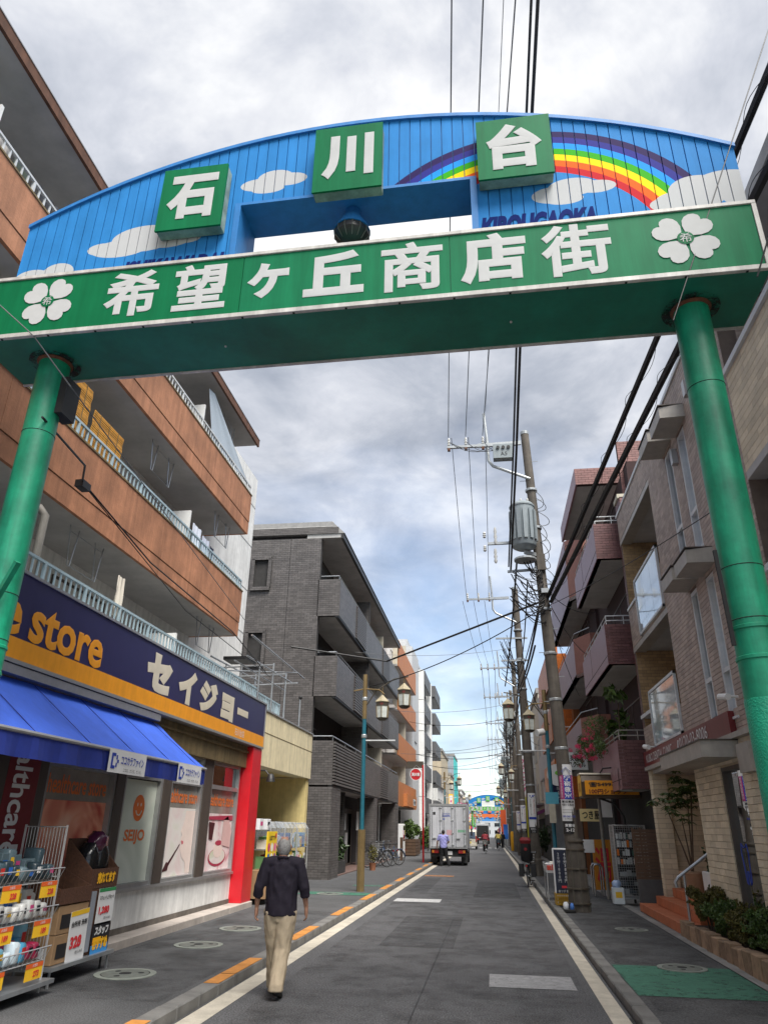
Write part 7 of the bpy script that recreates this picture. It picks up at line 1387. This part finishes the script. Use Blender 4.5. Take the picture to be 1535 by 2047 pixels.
BT=tag(MB().box(1.50,1.75,18.35,18.75,.08,.14).build('rubber_block',m_tyre,bevel=.01),'flat black rubber block at the foot of the big pole','block'); packet(1.55,18.5,.14,.12,.12,.14,'#d8dce0','crumpled white packet on the rubber block',None,kind='bag'); packet(1.68,18.5,.14,.1,.1,.12,'#4a78c0','blue packet on the rubber block',None,kind='bag')
# stainless hoop barriers and orange mascot-free display further in
HB=thing('hoop_barrier','two stainless hoops in front of the dark shop entrance','barrier',(2.9,23.3,.1))
for y in(23.0,23.5): MB().tube([(2.75,y,.06),(2.75,y,.80),(2.80,y,.88),(2.95,y,.88),(3.0,y,.80),(3.0,y,.06)],.025,8).build('hoop',m_chrome,HB,smooth=True)
board('orange_shop_board','orange board with red drawing leaning at the dark shop entrance',2.95,3.5,24.4,.15,1.5,'#d08a2a','湯',m_print_r); board('lit_shop_sign','small cream lit sign above the dark shop entrance',2.65,3.3,24.2,2.0,2.35,'#e8d59a','つき屋'); board('white_notice','white paper notice on the dark shop pillar',3.1,3.4,22.8,2.1,2.75,'#dedede',None); board('white_small_sign','small white sign with coloured dots by the dark shop',2.6,2.95,23.9,1.15,1.5,'#e6e6e6',None)
DP=tag(MB().tube([(3.0,22.2,.06),(2.98,22.2,2.9)],.045,8).build('drain_pipe',m_pipe,smooth=True),'grey vertical pipe beside the iron sign arm','pipe')
# ================================================================ planting
m_leafd=mat('leaf_dark',(.028,.055,.014),rough=.45,var=.2,island=.45,scale=3); m_leafm=mat('leaf_mid',(.060,.105,.018),rough=.45,var=.2,island=.4); m_leafy=mat('leaf_olive',(.095,.085,.014),rough=.55,var=.2,island=.4); m_petal=mat('petal_pink',(.68,.05,.15),rough=.6,var=.1,island=.25); m_bark=mat('bark',(.11,.075,.05),rough=.9,var=.3,scale=12); m_pot=mat('clay_pot',(.30,.12,.06),rough=.8,var=.15)
def bush(name,label,c,r,n,size,m,group=None,stem=True):
    c=Vector(c); t=thing(name,label,'bush',(c.x,c.y,c.z-(r[2] if isinstance(r,tuple) else r)),group=group); rx,ry,rz=r if isinstance(r,tuple) else (r,)*3; mb=MB()
    for k in range(22):   # clumps with shoots standing out of the outline
        o=Vector((rg.uniform(-.75,.75)*rx,rg.uniform(-.8,.8)*ry,rg.uniform(-.5,.75)*rz)); s=rg.uniform(.18,.46); leaves(mb,c+o,(rx*s,ry*s,rz*s*.9),n//26,size,rg,shell=.2)
    for k in range(30):
        d=Vector((rg.gauss(0,1)*rx,rg.gauss(0,1)*ry,abs(rg.gauss(0.3,.8))*rz)).normalized(); d=Vector((d.x*rx,d.y*ry,d.z*rz)); 
        for q in range(8): leaves(mb,c+d*(.62+.075*q*rg.uniform(.6,1.2)),min(rx,rz)*.09*(1.4-q*.12),max(3,n//1500),size,rg,shell=0)
    mb.build('foliage',m,t)['kind']='stuff'
    if stem:
        for k in range(5): MB().tube([c+Vector((rg.uniform(-.05,.05),rg.uniform(-.05,.05),-rz)),c+Vector((rg.uniform(-.3,.3)*rx,rg.uniform(-.3,.3)*ry,-.3*rz)),c+Vector((rg.uniform(-.6,.6)*rx,rg.uniform(-.6,.6)*ry,.4*rz))],[.014,.010,.005],5).build('stem',m_bark,t)
    return t
for i,(y,rx,rz,lb) in enumerate(((14.3,.34,.42,'feathery conifer bush in the stone planter beside the handrail'),(13.3,.30,.34,'second conifer bush along the stone planter'),(12.3,.32,.38,'third conifer bush along the stone planter'),(11.3,.33,.40,'fourth conifer bush along the stone planter'),(10.2,.34,.42,'nearest conifer bush in view in the stone planter'),(9.1,.34,.42,'conifer bush at the near end of the planter'))): bush('conifer_bush',lb,(3.54,y,.26+rz*.7),(rx*.85,rx*1.5,rz*.82),9000,.026,m_leafy if i%2==0 else m_leafm,'conifer bushes in the stone planter')
# umbrella plant in a pot on the entrance steps
UP=thing('potted_umbrella_plant','tall umbrella plant in a pale pot on the entrance steps','potted plant',(4.0,16.9,.62)); MB().lathe((3.98,16.9,.62),[(.17,0),(.24,.34),(.26,.36),(.26,.40),(.22,.40)],18).build('pot',mat('pale_pot',(.42,.27,.17),rough=.8,var=.15),UP,smooth=True)
for k,(dx,dy,h) in enumerate(((-.30,.35,1.55),(.12,.05,1.85),(.1,-.35,1.65),(-.1,-.1,1.3),(.25,.3,1.75))):
    tip=Vector((3.98+dx,16.9+dy,.95+h)); MB().tube([(3.98,16.9,.98),(3.98+dx*.3,16.9+dy*.3,1.4),tip-Vector((0,0,.2))],[.022,.016,.008],6).build('stem',m_bark,UP)
    mb=MB(); 
    for q in range(16):
        c=tip+Vector((rg.uniform(-.28,.28),rg.uniform(-.28,.28),rg.uniform(-.3,.15)))
        for a in range(8):
            an=2*math.pi*a/8+rg.random(); d=Vector((math.cos(an),math.sin(an),-.25)); s=Vector((-math.sin(an),math.cos(an),0)); mb.add([c,c+d*.08+s*.032,c+d*.17+Vector((0,0,-.03)),c+d*.08-s*.032],[(0,1,2,3)])
    mb.build('leaf_whorls',m_leafm,UP)['kind']='stuff'
bush('planter_shrub','dark shrub behind the white tub in the clinic entrance',(4.35,16.2,1.15),(.26,.3,.5),1500,.05,m_leafd); tag(MB().box(4.05,4.5,15.8,16.5,.62,1.05).build('white_tub',m_whitep,bevel=.02),'white planter tub beside the clinic handrail','planter')
# flower balcony
FB=thing('flower_boxes','pink geraniums spilling over the maroon second floor balcony','flowers',(3.1,22.5,3.9)); mb=MB(); fl=MB()
for k in range(26): c=(rg.uniform(2.75,3.3),rg.uniform(20.6,25.2),rg.uniform(3.75,4.55)); leaves(mb,c,(.16,.3,.2),160,.03,rg,shell=.2)
mb.build('foliage',m_leafm,FB)['kind']='stuff'
for k in range(44): c=(rg.uniform(2.55,3.15),rg.uniform(21.0,25.4),rg.uniform(3.62,4.5)); leaves(fl,c,.065,50,.024,rg,shell=.1)
fl.build('blossoms',m_petal,FB)['kind']='stuff'
t=thing('balcony_plant','tall broad-leaved green plant on the maroon balcony','potted plant',(3.6,20.6,3.0)); mb=MB(); 
for k in range(14): c=Vector((rg.uniform(3.3,3.75),rg.uniform(20.0,21.4),rg.uniform(4.1,5.3))); leaves(mb,c,.14,12,.13,rg,shell=.2)
mb.build('leaves',m_leafm,t)['kind']='stuff'; MB().tube([(3.55,20.6,2.9),(3.5,20.7,4.0),(3.55,20.7,5.1)],[.03,.025,.01],6).build('stem',m_bark,t); MB().lathe((3.55,20.6,2.82),[(.14,0),(.18,.3),(.16,.3)],12).build('pot',m_pot,t)
# left side plants, vending machine
bush('entrance_shrub','glossy dark shrub in the tiled planter under the grey apartment house',(-5.95,29.2,.95),(.42,1.15,.5),1800,.09,m_leafd)
t=thing('potted_sapling','small yellow-green sapling in a clay pot outside the tiled entrance','potted plant',(-5.0,32.8,.1)); MB().lathe((-5.0,32.8,.1),[(.11,0),(.15,.26),(.16,.28),(.13,.28)],14).build('pot',m_pot,t,smooth=True); MB().tube([(-5,32.8,.35),(-5.02,32.8,.7)],.012,5).build('stem',m_bark,t); leaves(MB(),(-5,32.8,.75),(.2,.2,.32),260,.05,rg,shell=.1).build('leaves',m_leafy,t)['kind']='stuff'
VM=thing('vending_machine','white vending machine beyond the parked bicycles','vending machine',(-5.5,47.5,.1)); MB().box(-6.1,-5.35,47.0,48.1,.1,1.95).build('case',m_whitep,VM,bevel=.02); rect(MB(),fF(-5.72,46.995,1.05),-.36,.36,-.8,.85).build('side_panel',m_print_w,VM); rect(MB(),fL(-5.345,47.55,1.3),-.45,.45,-.3,.55).build('display',m_glassd,VM)
for k in range(5): MB().box(-5.352,-5.335,47.1+.18*k,47.2+.18*k,1.35,1.6).build('sample_can',paint(('#b8342c','#2b55a0','#e8e8e8','#2f7a3c','#d8a62a')[k]),VM)
PLB=thing('hedge_planter','wooden planter with leafy bamboo in front of the terracotta house','planter',(-5.3,52,.1))
for k in range(5): MB().box(-5.9,-4.95,50.6,54.0,.12+k*.19,.29+k*.19).build('plank',m_wood,PLB)
mb=MB()
for k in range(24): leaves(mb,(rg.uniform(-5.9,-4.95),rg.uniform(50.7,53.9),rg.uniform(1.2,2.0)),(.25,.25,.3),60,.11,rg,shell=.2)
mb.build('foliage',m_leafm,PLB)['kind']='stuff'
tag(MB().box(-5.05,-4.95,42.9,43.5,.1,1.25).build('wooden_post',m_wood),'brown wooden post beside the vending machine','post')
bush('street_shrub','round green shrub beyond the truck on the left',(-4.9,60,1.0),(.6,1.2,.9),1800,.10,m_leafm); bush('street_tree_crown','green street shrub behind the second pole on the right',(2.6,43,1.2),(.5,1.2,.7),1500,.09,m_leafd); bush('pavement_shrub','dark shrub by the white house far down the left',(-4.8,84,1.5),(.7,1.5,1.6),1500,.14,m_leafd)
# ================================================================ distant gateways, banners and hanging signs
A2=make_arch('second gateway with light green beam far down the street',full=False); m_lg=mat('far_green',(.10,.42,.06),rough=.45,var=.1)
for o in list(A2.children_recursive):
    if o.type=='MESH' and o.data.materials and o.data.materials[0] in(m_gcol,m_gface,m_gface2,m_gsof): o.data.materials[0]=m_lg
A2.location=(-.55,140,gz(140)-.35); A2.scale=(.86,.86,.86)
rect(MB(),fF(-1.27,5.86,7.95),-1.3,1.3,-.55,.40).build('white_banner',m_print_w,None).parent=A2
A2.children[-1].location=(1.23,-6.0,0)
for k,(y,lb) in enumerate(((186,'third gateway with blue sheets and orange letters, far off'),(250,'fourth gateway, the farthest arch over the street'))):
    t=thing('gateway_arch',lb,'gateway arch',(-.7,y,gz(y)))
    for x in(-4.1,2.6): MB().tube([(x,y,gz(y)),(x,y,gz(y)+5.2)],.15,10).build('column',m_lg,t)
    b=MB().box(-4.5,3.0,y-.2,y+.3,gz(y)+5.0,gz(y)+5.7).build('beam',paint('#d8703a' if k==0 else '#4a8fd0'),t); pts=[(-4.5+7.5*i/12,y,gz(y)+5.7+1.7*math.sin(math.pi*(.12+.76*i/12))) for i in range(13)]; MB().prism([(-4.5,y,gz(y)+5.7)]+pts+[(3.0,y,gz(y)+5.7)],(0,.2,0)).build('blue_sheet',m_blue,t)
    for i in range(3): MB().box(-2.8+1.9*i,-2.0+1.9*i,y-.3,y-.02,gz(y)+6.0,gz(y)+6.7).build('light_box',paint('#d87a5a'),t)
bc=['#c8342c','#e8862a','#f0c030','#2f8a4c','#2b62b0','#d04a86','#e8e4da','#7ab6d8','#8a2f5a']
names=['red','orange','yellow','green','blue','pink','white','pale blue','purple']
k=0
for y in range(94,230,7):
    for s in(-1,1):
        x=-3.85 if s<0 else 1.85; y_=y+rg.uniform(-1,1)+(3 if s<0 else 0); zb=gz(y_); i=rg.randrange(9); k+=1
        t=thing('shop_banner','%s shop banner counted away from the camera on the %s pavement, %s cloth'%(ORD[(k-1)//2].capitalize(),'left' if s<0 else 'right',names[i]),'banner',(x,y_,zb),group='upright shop banners down the street'); MB().tube([(x,y_,zb),(x,y_,zb+2.6)],.025,6).build('pole',m_railw,t); q=MB()
        for j in range(6): q.quad((x,y_-.03*math.sin(j),zb+.9+.27*j),(x-s*.55,y_-.06*math.sin(j+1),zb+.9+.27*j),(x-s*.55,y_-.06*math.sin(j+2),zb+1.17+.27*j),(x,y_-.03*math.sin(j+1),zb+1.17+.27*j))
        q.build('cloth',paint(bc[i],rough=.85),t,smooth=True)
k=0
for y in list(range(62,250,9)):
    for s in(-1,1):
        if s<0 and y<90: continue
        zb=gz(y); i=rg.randrange(9); k+=1; y_=y+rg.uniform(-3,3); w=rg.uniform(.5,.9); h=rg.uniform(.7,2.0); z=zb+rg.uniform(3.0,5.2); xa=(-5.4,-5.4+w) if s<0 else (3.25-w,3.25)
        t=thing('projecting_sign','%s projecting sign counted away from the camera on the %s side, %s case'%(ORD[(y-62)//9],'left' if s<0 else 'right',names[i]),'sign',(xa[0],y_,z),group='projecting shop signs down the street'); p=MB().box(xa[0],xa[1],y_,y_+.15,z,z+h).build('case',paint(bc[i]),t); rect(MB(),fF(sum(xa)/2,y_-.004,z+h/2),-w*.36,w*.36,-h*.4,h*.4).build('face',m_print_w if i!=6 else m_print_r,t); text(rg.choice(('酒','薬','花','茶','本','米','肉','魚')),fF(sum(xa)/2,y_-.008,z+h/2),paint(bc[(i+3)%9]),t,w=w*.5,h=min(h*.6,w*.6),bold=.05)
NB=thing('tall_nobori','tall orange vertical banner on the right far down the street','banner',(1.7,97,gz(97))); MB().tube([(1.75,97,gz(97)),(1.75,97,gz(97)+4.4)],.03,6).build('pole',m_railw,NB); MB().box(1.05,1.75,96.98,97.0,gz(97)+.9,gz(97)+4.2).build('cloth',paint('#c8552a',rough=.85),NB)
YBN=tag(MB().lathe((1.75,72,gz(72)+.1),[(.14,0),(.17,.1),(.17,1.45),(.10,1.6)],12).build('yellow_guard',paint('#e0a21e'),smooth=True),'yellow padded guard standing on the right kerb far off','guard'); YG=tag(MB().tube([(1.50,33.0,.1),(1.47,33.0,3.0)],.05,8).build('guy_guard',paint('#d8cf2a')),'yellow guy wire guard beside the second pole','guard')

EH=thing('end_block','pale hazy block closing the far end of the street','building',(-1,330,gz(330)))
MB().box(-14,12,330,340,gz(330)-1,gz(330)+9).build('wall',m_paleg,EH)
for i in range(6):
    for j in range(3): window(EH,fF(-10+4*i,329.95,gz(330)+2+2.8*j),2.2,1.4,d=.1,fm=m_alu,pane=m_glassd,back=m_room)
